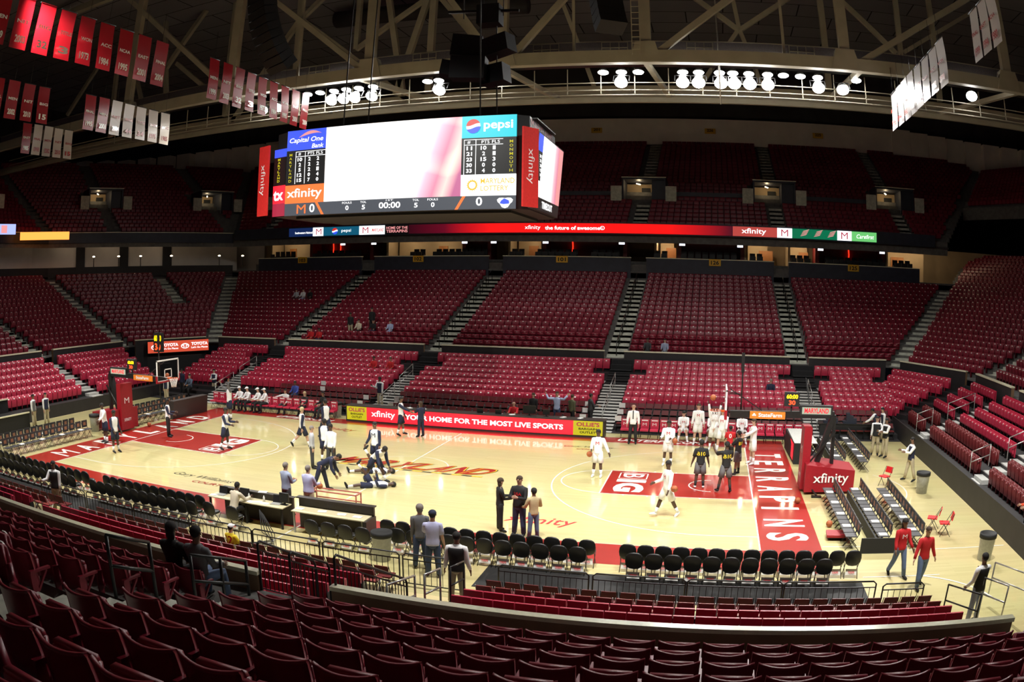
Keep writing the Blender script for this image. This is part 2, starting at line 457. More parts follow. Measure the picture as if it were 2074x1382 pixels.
def wallseg(i, s0, s1, name, zb=0.0, zt=3.2):
    mb = MB(); ta, tb_ = (0.08, 0.17) if i == NEAR else (-0.08, 0.12)
    zt = 3.13 if i == NEAR else 3.38
    u = along(i, s0, ta); v = along(i, s1, ta); p = along(i, s0, tb_); q = along(i, s1, tb_)
    mb.quad((v.x, v.y, zb), (u.x, u.y, zb), (u.x, u.y, zt), (v.x, v.y, zt), 0)
    mb.quad((p.x, p.y, zb), (q.x, q.y, zb), (q.x, q.y, zt), (p.x, p.y, zt), 1)
    mb.quad((u.x, u.y, zb), (p.x, p.y, zb), (p.x, p.y, zt), (u.x, u.y, zt), 1)
    mb.quad((q.x, q.y, zb), (v.x, v.y, zb), (v.x, v.y, zt), (q.x, q.y, zt), 1)
    o = mb.build(name, [M['blackwall'], M['brownwall']], kind='structure')
    cp = MB(); d = (v - u).normalized() * 0.02
    pts = [along(i, s0 - 0.02, ta - .03), along(i, s1 + 0.02, ta - .03), along(i, s1 + 0.02, tb_ + .03), along(i, s0 - 0.02, tb_ + .03)]
    cp.prism([(a.x, a.y) for a in pts][::-1], zt, zt + 0.07)
    cp.build('ledge_cap', M['ledge'], o)
    return o
for i in range(NB):
    for (s0, s1) in spans(i): wallseg(i, s0, s1, 'wall_parapet_' + names[i])

# steps of the aisles in the raised bowl
def aisle_steps(i, s, w, n, at_vertex=None, k0=0):
    mb = MB()
    for k in range(k0, n + k0):
        for h in (0, 1):
            t0 = T0 + TD * k + (0 if h == 0 else TD / 2); zt = rowz(k) + (0.004 if h == 0 else ZR / 2)
            if h == 0: zt = rowz(k) + 0.01
            t1 = t0 + TD / 2
            if at_vertex is None:
                a, b, c, d = along(i, s - w / 2, t0), along(i, s + w / 2, t0), along(i, s + w / 2, t1), along(i, s - w / 2, t1)
            else:
                p0, p1 = offv(at_vertex, t0), offv(at_vertex, t1)
                e = FN[(at_vertex - 1) % NB]; g = FN[at_vertex]; m = (e + g).normalized(); tt = Vector((m.y, -m.x)) * (w / 2)
                a, b, c, d = p0 - tt, p0 + tt, p1 + tt, p1 - tt
            mb.prism([(q.x, q.y) for q in (a, b, c, d)], zt - 0.3, zt)
    return mb.build('aisle_steps', M['step'], kind='structure')
for x, w in AIS[FAR]: aisle_steps(FAR, x, w, 17)
for x, w in ((-6.3, 1.4), (-18.3, 1.3), (6.3, 1.4), (18.3, 1.3)): aisle_steps(NEAR, x, w, 13)
for i, n in ((RE, 26), (LE, 17)):
    for s, w in AIS[i]: aisle_steps(i, s, w, n)
for v, n in ((1, 17), (2, 26), (0, 17), (7, 17)): aisle_steps(0, 0, 1.3, n, at_vertex=v)
aisle_steps(LC, 4.2, 1.2, 9, k0=8)

# ---------------------------------------------------------------- lower (retractable) stands
ZL = 0.215
def lower_row(k): return 10.8 + 0.85 * k      # y of the seat backs on the far side
LOWA = [-18.3, -6.2, 6.7, 18.5]
lt = MB()
for k in range(11):
    y0 = 9.95 + 0.85 * k; zz = ZL * k + 0.02
    lt.box(-23.6, 24.3, y0, 20.0 if k == 10 else y0 + 0.87, max(0.0, zz - 0.35), zz)
lt.build('lower_stand_platform_far', M['blackwall'], kind='structure')
lt = MB()
for k in range(11):
    zz = ZL * k + 0.02 + ZL / 2; y0 = 9.95 + 0.85 * k
    for x in LOWA:
        m = 0 if k < 8 else 1
        lt.box(x - 0.68, x + 0.68, y0 - 0.02, y0 + 0.36, ZL * k + 0.02, ZL * k + 0.06, m)
        lt.box(x - 0.68, x + 0.68, y0 + 0.42, y0 + 0.80, zz, zz + 0.04, m)
for x in LOWA:
    for sx in (-1, 1):
        a_, b_ = sorted((x + sx * .7, x + sx * 1.6)); lt.box(a_, b_, 16.8, 17.55, ZL * 8 + .02, ZL * 8 + .06, 0)
    lt.box(x - 0.68, x + 0.68, 19.3, 20.6, 2.2, 2.6, 1); lt.box(x - 0.68, x + 0.68, 19.7, 20.8, 2.6, 2.88, 1)
lt.build('lower_aisle_steps_far', [M['greystep'], M['darkstep']], kind='structure')
WZ = 0.29
def wedge_z(j): return max(0.3, 2.17 - WZ * j)
lt = MB()
for i_ in (RC,):
    for j in range(6):
        a, b = seg(i_, -1.2 - .85 * j); c, d = seg(i_, -.3 - .85 * j if j else -.02)
        lt.prism([(v.x, v.y) for v in (b, a, c, d)][::-1], 0.0, wedge_z(j))
lt.build('lower_stand_platform_corner', M['blackwall'], kind='structure')
lt = MB()
for j in range(12):
    t_ = -.1 - .425 * j; p0, p1 = offv(2, t_), offv(2, t_ - .3); m_ = (FN[1] + FN[2]).normalized(); tt_ = Vector((m_.y, -m_.x)) * .6
    lt.prism([(v.x, v.y) for v in (p0 - tt_, p0 + tt_, p1 + tt_, p1 - tt_)][::-1], 0.0, max(.2, 2.6 - .19 * j))
lt.build('corner_stairs', M['darkstep'], kind='structure')
# near side: shallower, starts further from the court
def near_row(k): return -(13.25 + 0.85 * k)
lt = MB()
for k in range(8):
    y1 = -(12.75 + 0.85 * k) if k else -13.8; zz = 0.2 * k
    if k >= 1:
        for (a, b) in ((-23.6, -6.95), (-5.65, 5.3), (7.45, 19.0)):
            lt.box(a, b, -20 if k == 7 else y1 - 0.87, y1, max(0.0, zz - 0.3), zz)
        for x in (-6.3, 6.38): lt.box(x - 1.07 + 0.4, x + 1.07, -20.2 if k == 7 else y1 - 0.87, y1, max(0.0, zz - 0.3), zz, 1)
lt.build('lower_stand_platform_near', [M['blackwall'], M['concrete']], kind='structure')
# ends
lt = MB()
for s, x0 in ((1, 23.3), (-1, 23.3)):
    for k in range(6):
        xa = x0 + 0.85 * k; zz = 0.75 + 0.3 * k
        a, b = sorted((s * xa, s * (29 if k == 5 else xa + 0.87)))
        lt.box(a, b, -12.0, 12.6, 0.0 if k == 0 else zz - 0.5, zz)
lt.build('lower_stand_platform_ends', M['blackwall'], kind='structure')
lt = MB()
for s, ys in ((1, (7.4, -1.9, -10.8)), (-1, (4.5,))):
    for y in ys:
        for k in range(6):
            xa = 23.3 + 0.85 * k; zz = 0.75 + 0.3 * k
            a, b = sorted((s * (xa + 0.02), s * (xa + 0.42))); lt.box(a, b, y - 0.5, y + 0.5, zz, zz + 0.04)
            a, b = sorted((s * (xa + 0.45), s * (xa + 0.85))); lt.box(a, b, y - 0.5, y + 0.5, zz, zz + 0.18)
lt.build('lower_aisle_steps_ends', M['greystep'], kind='structure')

# ================================================================ SEATS
ORD = ['first', 'second', 'third', 'fourth', 'fifth', 'sixth', 'seventh', 'eighth', 'ninth', 'tenth', 'eleventh', 'twelfth', 'thirteenth']
def nth(n):
    """n counted from one, as a word or ordinal"""
    if n <= 13: return ORD[n - 1]
    return '%d%s' % (n, 'th' if 10 <= n % 100 <= 20 else {1: 'st', 2: 'nd', 3: 'rd'}.get(n % 10, 'th'))
def proj(p):
    d = Vector(p) - CAMLOC; x, y, zz = d.dot(_R2), d.dot(_U2), d.dot(_F)
    h = math.hypot(x, y) + 1e-9; th = math.atan2(h, zz); r = _fpx * (th + _k3 * th ** 3)
    return 1037 + x / h * r, 691 - y / h * r
def inframe(p, m=40):
    if (Vector(p) - CAMLOC).dot(_F) < 0.3: return False
    x, y = proj(p); return -m < x < 2074 + m and -m < y < 1382 + m

# seat templates: facing +y, backrest plane at y = 0, floor at z = 0
def fixed_parts():
    back = MB(); nx = 8
    vs = []; th = 0.045
    prof = [(0.36, 0.03), (0.50, 0.015), (0.66, 0.0), (0.78, -0.025), (0.81, -0.045)]
    for side in (0, 1):
        for (zz, yy) in prof:
            for i in range(nx + 1):
                x = -0.255 + 0.51 * i / nx
                cv = 0.075 * (x / 0.255) ** 2
                vs.append((x, yy + cv + side * th, zz + (0.02 * (x / 0.255) ** 2 if zz > 0.7 else 0)))
    n1 = nx + 1; rows = len(prof); fs = []
    for j in range(rows - 1):
        for i in range(nx):
            a = j * n1 + i; fs.append((a, a + 1, a + n1 + 1, a + n1))
            b = rows * n1 + a; fs.append((b + 1, b, b + n1, b + n1 + 1))
    for i in range(nx):
        t = (rows - 1) * n1 + i; fs.append((t, t + 1, rows * n1 + t + 1, rows * n1 + t)); fs.append((i + 1, i, rows * n1 + i, rows * n1 + i + 1))
    for j in range(rows - 1):
        a = j * n1; fs.append((a + n1, a, rows * n1 + a, rows * n1 + a + n1)); a = j * n1 + nx; fs.append((a, a + n1, rows * n1 + a + n1, rows * n1 + a))
    back.add(vs, fs, 0, True)
    pan = MB()
    for (y0, z0, y1, z1, w0) in ((0.10, 0.36, 0.13, 0.50, 0.205), (0.13, 0.50, 0.155, 0.70, 0.225), (0.155, 0.70, 0.15, 0.745, 0.20)):
        pan.add([(-w0, y0, z0), (w0, y0, z0), (w0 * 0.98, y1, z1), (-w0 * 0.98, y1, z1), (-w0, y0 + 0.07, z0 - 0.01), (w0, y0 + 0.07, z0 - 0.01), (w0 * 0.98, y1 + 0.06, z1), (-w0 * 0.98, y1 + 0.06, z1)],
                [(0, 3, 2, 1), (4, 5, 6, 7), (0, 1, 5, 4), (1, 2, 6, 5), (2, 3, 7, 6), (3, 0, 4, 7)], 0, True)
    br = MB()
    br.bar((0.265, 0.03, 0.0), (0.265, 0.03, 0.60), 0.03, 0.10)
    br.bar((0.265, -0.02, 0.60), (0.265, 0.34, 0.58), 0.05, 0.03)
    br.bar((0.265, 0.28, 0.56), (0.265, 0.08, 0.34), 0.025, 0.03)
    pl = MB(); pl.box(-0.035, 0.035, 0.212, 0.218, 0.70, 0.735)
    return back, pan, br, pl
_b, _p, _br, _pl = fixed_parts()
ME_BACK = _b.mesh('seat_backrest', M['seatred']); ME_PAN = _p.mesh('seat_pan', M['seatred']); ME_BR = _br.mesh('seat_bracket', M['seatred']); ME_PL = _pl.mesh('pale_tab', M['plate'])

def low_template(w, zt, z0, plate_z, leg=True):
    mb = MB()
    mb.box(-w, w, -0.03, 0.03, z0 - 0.02, zt)                    # back
    mb.box(-w * 0.9, w * 0.9, 0.06, 0.15, z0, zt - 0.06)          # folded pan
    mb.add([(-w * 0.9, 0.15, zt - 0.06), (w * 0.9, 0.15, zt - 0.06), (w * 0.9, 0.20, zt - 0.14), (-w * 0.9, 0.20, zt - 0.14), (w * 0.9, 0.15, z0), (-w * 0.9, 0.15, z0)],
           [(0, 3, 2, 1), (3, 5, 4, 2)], 0)
    if leg: mb.box(w - 0.02, w + 0.02, -0.02, 0.14, 0, zt - 0.25)
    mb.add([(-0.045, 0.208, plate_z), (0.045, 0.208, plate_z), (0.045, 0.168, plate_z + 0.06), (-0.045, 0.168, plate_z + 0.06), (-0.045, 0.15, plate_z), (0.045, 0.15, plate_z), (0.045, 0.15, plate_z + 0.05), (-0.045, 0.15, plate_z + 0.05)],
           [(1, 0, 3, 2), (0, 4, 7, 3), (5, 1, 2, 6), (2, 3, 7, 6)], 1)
    return np.array(mb.v), mb.f, mb.m
def stuff_mesh(name, tmpl, seats, mats, label, cat, group=None):
    """one mesh of all far seats of a kind: seats = [(x, y, z, rz)]"""
    v, f, m = tmpl
    nv = len(v); S = np.array(seats); n = len(S)
    c, s = np.cos(S[:, 3]), np.sin(S[:, 3])
    X = v[None, :, 0] * c[:, None] - v[None, :, 1] * s[:, None] + S[:, 0:1]
    Y = v[None, :, 0] * s[:, None] + v[None, :, 1] * c[:, None] + S[:, 1:2]
    Zz = np.repeat(v[None, :, 2], n, 0) + S[:, 2:3]
    co = np.stack([X, Y, Zz], 2).reshape(-1)
    fl_ = np.concatenate([np.array(q) for q in f]); ln_ = np.array([len(q) for q in f]); st_ = np.concatenate([[0], np.cumsum(ln_)[:-1]])
    me = bpy.data.meshes.new(name)
    me.vertices.add(n * nv); me.vertices.foreach_set('co', co)
    tot = len(fl_)
    me.loops.add(tot * n); me.loops.foreach_set('vertex_index', (fl_[None, :] + (np.arange(n) * nv)[:, None]).reshape(-1).astype(np.int32))
    me.polygons.add(len(f) * n); me.polygons.foreach_set('loop_start', (st_[None, :] + (np.arange(n) * tot)[:, None]).reshape(-1).astype(np.int32))
    me.polygons.foreach_set('material_index', np.tile(np.array(m, dtype=np.int32), n))
    for q in mats: me.materials.append(q)
    me.update(calc_edges=True)
    return link(name, me, label=label, cat=cat, kind='stuff', group=group)

# every place of a fixed seat in the raised bowl
PITCH = 0.55
AIS_V = 0.75
fixed = []      # (distance, x, y, z, rz, facet, row, index)
for i in range(NB):
    for k in range(NROW[i]):
        t = rowt(k)
        if i == NEAR and k > 9: continue
        e0, e1 = ends(i, t)
        cuts = sorted(AIS[i])
        if i == LC and k >= 8: cuts = [(4.2, 1.3)]
        sp = []; s = e0 + AIS_V
        for c, w in cuts:
            if c - w / 2 > s + 0.3: sp.append((s, c - w / 2 - 0.05))
            s = c + w / 2 + 0.05
        if e1 - AIS_V > s: sp.append((s, e1 - AIS_V))
        rz = math.atan2(-FN[i].y, -FN[i].x) - PI / 2
        for bi, (s0, s1) in enumerate(sp):
            n = int((s1 - s0) / PITCH)
            for j in range(n):
                q = along(i, s0 + (s1 - s0 - n * PITCH) / 2 + PITCH * (j + 0.5), t)
                if i == NEAR and abs(q.x - CAMLOC.x) < 0.0: continue
                p = (q.x, q.y, rowz(k) - (0.07 if i == NEAR else 0.0))
                if i in (NEAR, NLC, NRC, RE, LE) and not inframe((p[0], p[1], p[2] + 0.8), 120): continue
                if i in (NLC, NRC): continue
                d = (Vector(p) - CAMLOC).length
                fixed.append((d, p[0], p[1], p[2], rz, i, k, bi, j))
fixed.sort()
near_fixed = [a for a in fixed if a[5] == NEAR and inframe((a[1], a[2], a[3] + .8), 6)][:300]
near_fixed += [a for a in fixed if a[5] == FAR and a[6] < 3 and inframe((a[1], a[2], a[3]), 0)][:300 - len(near_fixed)]
_nf = set(near_fixed)
print('near seats', sum(a[5] == NEAR for a in near_fixed), len(near_fixed))
proto = None
used = {}
occ = {(NEAR, 0, 'a'), }
for (d, x, y, zz, rz, i, k, bi, j) in near_fixed:
    if proto is None:
        proto = thing('stadium_seat', 'x', 'seat')
        link('backrest', ME_BACK, proto); link('seat_pan', ME_PAN, proto); link('armrest', ME_BR, proto); o = link('pale_tab', ME_PL, proto); o['label'] = 'small pale tab'
        o = proto
    else:
        o = copy_tree(proto)
    # the near facet runs from right to left: its first block is the one right of the camera
    if i == FAR:
        sec = '101' if abs(x) < 6.2 else '126' if 6 < x < 18.3 else '125' if x > 18 else '102' if x > -18.3 else '103'; c0 = {'101': -5.4, '126': 6.9, '125': 19.0, '102': -17.5, '103': -24.4}[sec]
        place(o, (x, y, zz), rz, 'red stadium seat across the court in raised section %s, %s row, %s from left' % (sec, nth(k + 1), nth(int((x - c0) / PITCH) + 1)), 'red seats at the front of the raised far sections'); continue
    side = 'right of' if x > 6.3 else 'left of'
    c = used.get((k, side), 0) + 1; used[(k, side)] = c
    nn = int(abs(x - 6.3 - (0.7 if x > 6.3 else -0.7)) / PITCH) + 1
    where = {0: 'just behind the low brown wall', 1: 'second row behind the brown wall'}.get(k, '%s row behind the brown wall' % nth(k + 1))
    place(o, (x, y, zz), rz, 'dark red seat %s, %s from the aisle, %s' % (where, nth(nn), 'TERRAPINS side' if x > 6.3 else 'MARYLAND side'), 'red stadium seats in the foreground rows')
rest = [(a[1], a[2], a[3], a[4]) for a in fixed if a not in _nf]
LOW_FIXED = low_template(0.25, 0.80, 0.33, 0.70)
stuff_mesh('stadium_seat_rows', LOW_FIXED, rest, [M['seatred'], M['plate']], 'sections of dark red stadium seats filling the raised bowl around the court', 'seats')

# ---------------------------------------------------------------- lower stands
PL = 0.46
low = []; fold = []; endfold = []
FX = [(-23.4, -19.0), (-17.6, -6.9), (-5.5, 6.0), (7.4, 17.8), (19.2, 23.9)]
for k in range(11):
    for (a, b) in FX:
        if k >= 8 and a > -20: a2, b2 = a, b
        else: a2, b2 = a, b
        if k in (8, 9) :
            a2 = a + (0.92 if k == 9 or True else 0); b2 = b - 0.92
        if a < -20: a2 = a
        n = int((b2 - a2) / PL)
        for j in range(n):
            x = a2 + (b2 - a2 - n * PL) / 2 + PL * (j + 0.5)
            p = (x, lower_row(k), ZL * k + 0.02, PI)
            if k < 3 and x > 22.9: continue
            (fold if k < 3 else low).append(p)
for k in range(8):
    for (a, b, nm) in ((-23.5, -6.95, 'left'), (-5.6, 5.3, 'mid'), (7.45, 18.9, 'right')):
        n = int((b - a) / PL)
        for j in range(n):
            x = a + PL * (j + 0.5); p = (x, near_row(k), 0.2 * k, 0.0)
            (fold if k < 2 else low).append(p)
for s, ys in ((1, (-10.8, -1.9, 7.4)), (-1, (-4.5, 4.5))):
    for k in range(6):
        lo = -11.9 if s > 0 else -3.9 + .22 * k
        for yc in [y_ for y_ in ys if y_ > lo] + [13.2 - .25 * (5 - k)]:
            hi = yc - 0.6
            n = int((hi - lo) / PL)
            for j in range(max(0, n)):
                (endfold if (s > 0 and k < 2) else low).append((s * (24.05 + 0.85 * k), lo + PL * (j + 0.5), 0.75 + 0.3 * k, PI / 2 if s > 0 else -PI / 2))
            lo = yc + 0.6
for j in range(6):
    t_ = -.75 - .85 * j; e0, e1 = ends(RC, t_); n = int((e1 - e0 - 1.0) / PL); rz_ = math.atan2(-FN[RC].y, -FN[RC].x) - PI / 2
    for q_ in range(n):
        v = along(RC, e0 + .25 + PL * (q_ + .5), t_); low.append((v.x, v.y, wedge_z(j), rz_))
def dist(p): return (Vector(p[:3]) - CAMLOC).length
def visible_near(p):
    return inframe((p[0], p[1], p[2] + 0.8), 10)
low = [p for p in low if visible_near(p) or p[1] > 0]
low.sort(key=dist)
# near rows k = 5..7 are hidden behind the brown wall: kept as part of the far mass only
def hidden(p): return p[3] == 0.0 and p[1] < -17.6
lowvis = [p for p in low if not hidden(p)]
ind = lowvis[:300]; low_rest = lowvis[300:] + [p for p in low if hidden(p)]
lb = MB()
for (y0, y1, za, zb) in ((-0.025, 0.03, 0.20, 0.80),): lb.box(-0.215, 0.215, y0, y1, za, zb)
lb.box(-0.195, 0.195, 0.03, 0.04, 0.46, 0.76)
lp = MB(); lp.box(-0.205, 0.205, 0.07, 0.15, 0.34, 0.74); lp.box(-0.205, 0.205, 0.15, 0.185, 0.40, 0.70)
lg = MB(); lg.box(0.215, 0.245, -0.02, 0.16, 0, 0.56)
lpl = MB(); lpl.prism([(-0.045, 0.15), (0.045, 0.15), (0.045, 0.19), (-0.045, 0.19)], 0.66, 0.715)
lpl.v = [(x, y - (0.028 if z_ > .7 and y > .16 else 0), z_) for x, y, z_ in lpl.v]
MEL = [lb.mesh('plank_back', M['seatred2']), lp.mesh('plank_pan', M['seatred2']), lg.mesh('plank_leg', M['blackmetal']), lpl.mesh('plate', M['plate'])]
proto = None
for p in ind:
    if proto is None:
        proto = o = thing('bleacher_seat', 'x', 'seat')
        for nm, me in zip(('backrest', 'seat_pan', 'leg', 'pale_tab'), MEL): link(nm, me, o)
    else: o = copy_tree(proto)
    x, y, zz, rz = p
    if rz == 0.0:
        k = round((-y - 13.25) / 0.85)
        if x > 7: nn = int((x - 7.45) / PL) + 1; lab = 'red bleacher seat, %s row above the near rail, %s right of the stair' % (nth(k + 1), nth(nn))
        elif x > -5.6: nn = int((5.3 - x) / PL) + 1; lab = 'red bleacher seat, %s row above the near rail, %s left of the stair' % (nth(k + 1), nth(nn))
        else: nn = int((-6.95 - x) / PL) + 1; lab = 'red bleacher seat at far left, %s row above the rail, %s past the usher' % (nth(k + 1), nth(nn))
    elif rz > 3:
        k = round((y - 10.8) / 0.85); lab = 'red bleacher seat across the court, %s row up, %s from the wall end' % (nth(k + 1), nth(int((24 - x) / PL) + 1))
    else:
        k = round((abs(x) - 24.05) / 0.85); lab = 'red bleacher seat behind the right basket, %s row up, %s from the near corner' % (nth(k + 1), nth(int((y + 11.9) / PL) + 1))
    place(o, (x, y, zz), rz, lab, 'red bleacher seats of the lower stands')
LOW_L = low_template(0.215, 0.80, 0.20, 0.66)
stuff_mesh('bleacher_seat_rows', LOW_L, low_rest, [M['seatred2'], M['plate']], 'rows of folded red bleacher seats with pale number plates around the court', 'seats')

stuff_mesh('folding_seat_rows', low_template(0.215, 0.80, 0.20, 0.66), endfold, [M['seatdark'], M['seatdark']], 'two rows of maroon folding seats directly behind the black fascia at right', 'seats')
# maroon folding chairs: near rows (two tones) and the first rows on the far side
def folding_chair(m_back, m_frame):
    b = MB(); b.prism([(-0.20, 0), (0.20, 0), (0.20, 0.03), (-0.20, 0.03)], 0.56, 0.80)
    b.v = [(x * (0.86 if zz > 0.78 else 1.0), y - 0.25 * (zz - 0.45), zz) for x, y, zz in b.v]
    s = MB(); s.box(-0.19, 0.19, 0.05, 0.42, 0.42, 0.46)
    parts = [('backrest', b.mesh('chair_back', m_back)), ('seat', s.mesh('chair_seat', m_back))]
    for sx in (-1, 1):
        f = MB(); f.tube([(sx * 0.2, -0.06, 0.80), (sx * 0.2, 0.38, 0.0)], 0.012, 6); parts.append(('leg', f.mesh('chair_leg', m_frame)))
        f = MB(); f.tube([(sx * 0.2, 0.30, 0.46), (sx * 0.2, -0.02, 0.0)], 0.012, 6); parts.append(('leg', f.mesh('chair_leg', m_frame)))
    return parts
FA = folding_chair(M['seatdark'], M['blackmetal']); FB = folding_chair(M['seatpink'], M['steel'])
pa = pb = None
for p in sorted(fold, key=dist):
    x, y, zz, rz = p
    if not visible_near(p): continue
    if rz != 0.0 and x < -14: continue
    nearrow = rz == 0.0
    A = (abs(y + 13.25) < 0.1) or (not nearrow)
    if A and pa is None:
        pa = o = thing('folding_chair', 'x', 'chair'); [link(n, me, o) for n, me in FA]
    elif not A and pb is None:
        pb = o = thing('folding_chair', 'x', 'chair'); [link(n, me, o) for n, me in FB]
    else: o = copy_tree(pa if A else pb)
    if nearrow:
        nn = int((x - 7.45) / PL) + 1 if x > 7 else int((5.3 - x) / PL) + 1 if x > -5.6 else int((-6.95 - x) / PL) + 1
        sd = 'right of the stair' if x > 7 else 'left of the stair' if x > -5.6 else 'beyond the usher at left'
        lab = '%s folding chair %s, %s %s' % ('maroon' if A else 'pale-topped dusty red', 'against the black rail' if A else 'in the second near row', nth(nn), sd)
        g = 'maroon folding chairs behind the near rail' if A else 'dusty red folding chairs in the second near row'
    else:
        k = round((y - 10.8) / 0.85); lab = 'maroon folding chair across the court, %s row up, %s from the right' % (nth(k + 1), nth(int((24 - x) / PL) + 1)); g = 'maroon folding chairs in the first far rows'
    place(o, (x, y, zz), rz, lab, g)
print('seats', len(fixed), len(low), len(fold))

# ================================================================ CONCOURSE LEVEL, SUITES, RIBBON BOARD
YS = 35.3
# dark fascia behind the last row, with ledge and section signs
for (a, b) in ((-30.5, -18.95), (-17.65, -6.8), (-5.5, 5.5), (6.8, 17.65), (18.95, 31.0)):
    mb = MB(); mb.box(a, b, YS, YS + 0.2, 7.8, 9.85); o = mb.build('wall_far_fascia', M['navywall'], kind='structure')
    cp = MB(); cp.box(a - 0.03, b + 0.03, YS - 0.05, YS + 0.3, 9.85, 9.92); cp.build('ledge_cap', M['ledge'], o)
cf = MB(); cf.box(-46, 46, YS + 0.02, 47, 8.6, 8.75)
cf.build('floor_concourse_far', M['concrete'], kind='structure')
mb = MB(); mb.box(-46, 46, 41.3, 41.5, 8.75, 11.9); bw = mb.build('wall_concourse_far', M['tan'], kind='structure')
for x, n in ((-25.3, '103'), (-13.3, '102'), (-0.35, '101'), (12.6, '126'), (24.7, '125')):
    mb = MB(); mb.box(x - 0.5, x + 0.5, YS - 0.09, YS - 0.02, 9.36, 9.92)
    o = mb.build('section_sign', M['gold']); o['label'] = 'small gold section sign reading %s on the dark fascia' % n; o['category'] = 'sign'; o['group'] = 'gold section signs'
    t = MB(); put_text(t, n, (x - 0.34, YS - 0.095, 9.46), X, (0, 0, 1), 0.68, 0.34, 0, 0.03); t.build('number', M['black'], o)
# suites: dark back rooms with tan walls, doors and stairs between
rooms = [(-30.5, -26.2, 't'), (-25.9, -18.9, 's'), (-17.4, -10.2, 't'), (-10.0, -7.3, 's'), (-5.6, -2.9, 't'), (-2.6, 4.9, 's'), (7.4, 9.2, 't'), (9.3, 15.2, 's'), (15.3, 17.7, 't'), (19.2, 21.4, 't'), (21.6, 28.2, 's'), (28.4, 33, 't')]
sm = MB()
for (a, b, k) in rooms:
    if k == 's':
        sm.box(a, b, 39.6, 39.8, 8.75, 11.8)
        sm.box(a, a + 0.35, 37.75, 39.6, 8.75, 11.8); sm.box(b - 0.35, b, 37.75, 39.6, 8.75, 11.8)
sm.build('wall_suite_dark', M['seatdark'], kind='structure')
sm = MB()
for (a, b, k) in rooms:
    if k == 't': sm.box(a - 0.1, a + 0.1, 37.75, 41.3, 8.75, 11.85); sm.box(a + 0.3, b - 0.3, 39.9, 40.0, 8.75, 11.85)
sm.build('wall_suite_tan', M['tan'], kind='structure')
sm = MB(); sm.box(-33, 34, YS + 0.1, 41.4, 11.72, 11.9)
sm.build('ceiling_suite', M['roof'], kind='structure')
nd = 0
for (x, w) in ((-29.5, 0.8), (-24.9, .6), (-13.0, 0.9), (-4.3, 0.9), (8.2, 0.9), (16.6, 1.3), (20.3, 0.9), (29.3, 1.3)):
    nd += 1
    mb = MB(); mb.box(x, x + w, 39.8, 39.88, 8.75, 10.95); o = mb.build('door_%d' % nd, M['door'], kind='structure')
    mb = MB(); mb.ell((x + w - 0.1, 39.77, 9.75), (0.03, 0.03, 0.03), 6, 4); mb.build('door_handle', M['steel'], o)
# warm ceiling lights of the suites
cl = 0
for x in (-28.5, -15.6, -12.2, -3.6, 7.9, 8.6, 15.9, 17.3, 19.9, 20.7, 28.6, 30.6, 32.4):
    l = bpy.data.lights.new('suite_light', 'POINT'); l.energy = 60; l.color = (1, 0.78, 0.5); l.shadow_soft_size = 0.15
    o = bpy.data.objects.new('suite_light', l); COL.objects.link(o); o.location = (x, 38.3, 11.45)
    mb = MB(); mb.lathe([(0.02, 0.0), (0.16, 0.0), (0.18, 0.05), (0.1, 0.09)], 12); d = mb.mesh('downlight', M['lampsoft'])
    link('suite_downlight', d, None, (x, 38.3, 11.6), 'round warm downlight in the suite ceiling under the ribbon board, %s from the left' % nth([-28.5, -15.6, -12.2, -3.6, 7.9, 8.6, 15.9, 17.3, 19.9, 20.7, 28.6, 30.6, 32.4].index(x) + 1), 'ceiling light', 'downlights of the suite level')
for x in (-21.9, -18.9 + 0.3, -9.6, -6.9, -2.2, 4.5, 9.75, 14.8, 22.0, 27.8):
    t = MB(); t.box(-0.28, 0.28, -0.03, 0.03, -0.17, 0.17); o = t.build('television', M['black'], None, (x, 37.2, 11.2), label='small bright television hanging in a suite mouth %.0f m from the centre aisle' % x if 0 else 'x', cat='television', group='televisions of the suites')
    s = MB(); s.box(-0.25, 0.25, -0.045, -0.032, -0.14, 0.14); s.build('screen', M['tv'], o)
    o['label'] = {-21.9: 'small lit television left of the red neon in the leftmost suite', -18.599999999999998: 'small lit television by the exit left of section sign 102', -9.6: 'small lit television above the right part of section 102', -6.9: 'small lit television beside the aisle left of section 101', -2.2: 'small lit television above the left part of section 101', 4.5: 'small lit television near the right aisle of section 101', 9.75: 'small lit television left above section sign 126', 14.8: 'small lit television right above section sign 126', 22.0: 'small lit television in the left of the rightmost suite', 27.8: 'small lit television at the right edge of the rightmost suite'}[x]
for x, nm in ((-24.1, 'left'), (-23.3, 'second'), (-0.2, 'middle'), (25.0, 'right')):
    t = MB(); t.tube([(0, 0, -0.45), (0.03, 0, 0), (0, 0, 0.45)], 0.06, 8); o = t.build('neon_tube', M['redglow'], None, (x, 39.4, 10.9), label='%s glowing red neon light in the dark suites' % nm, cat='neon light', group='red neon lights in the suites')
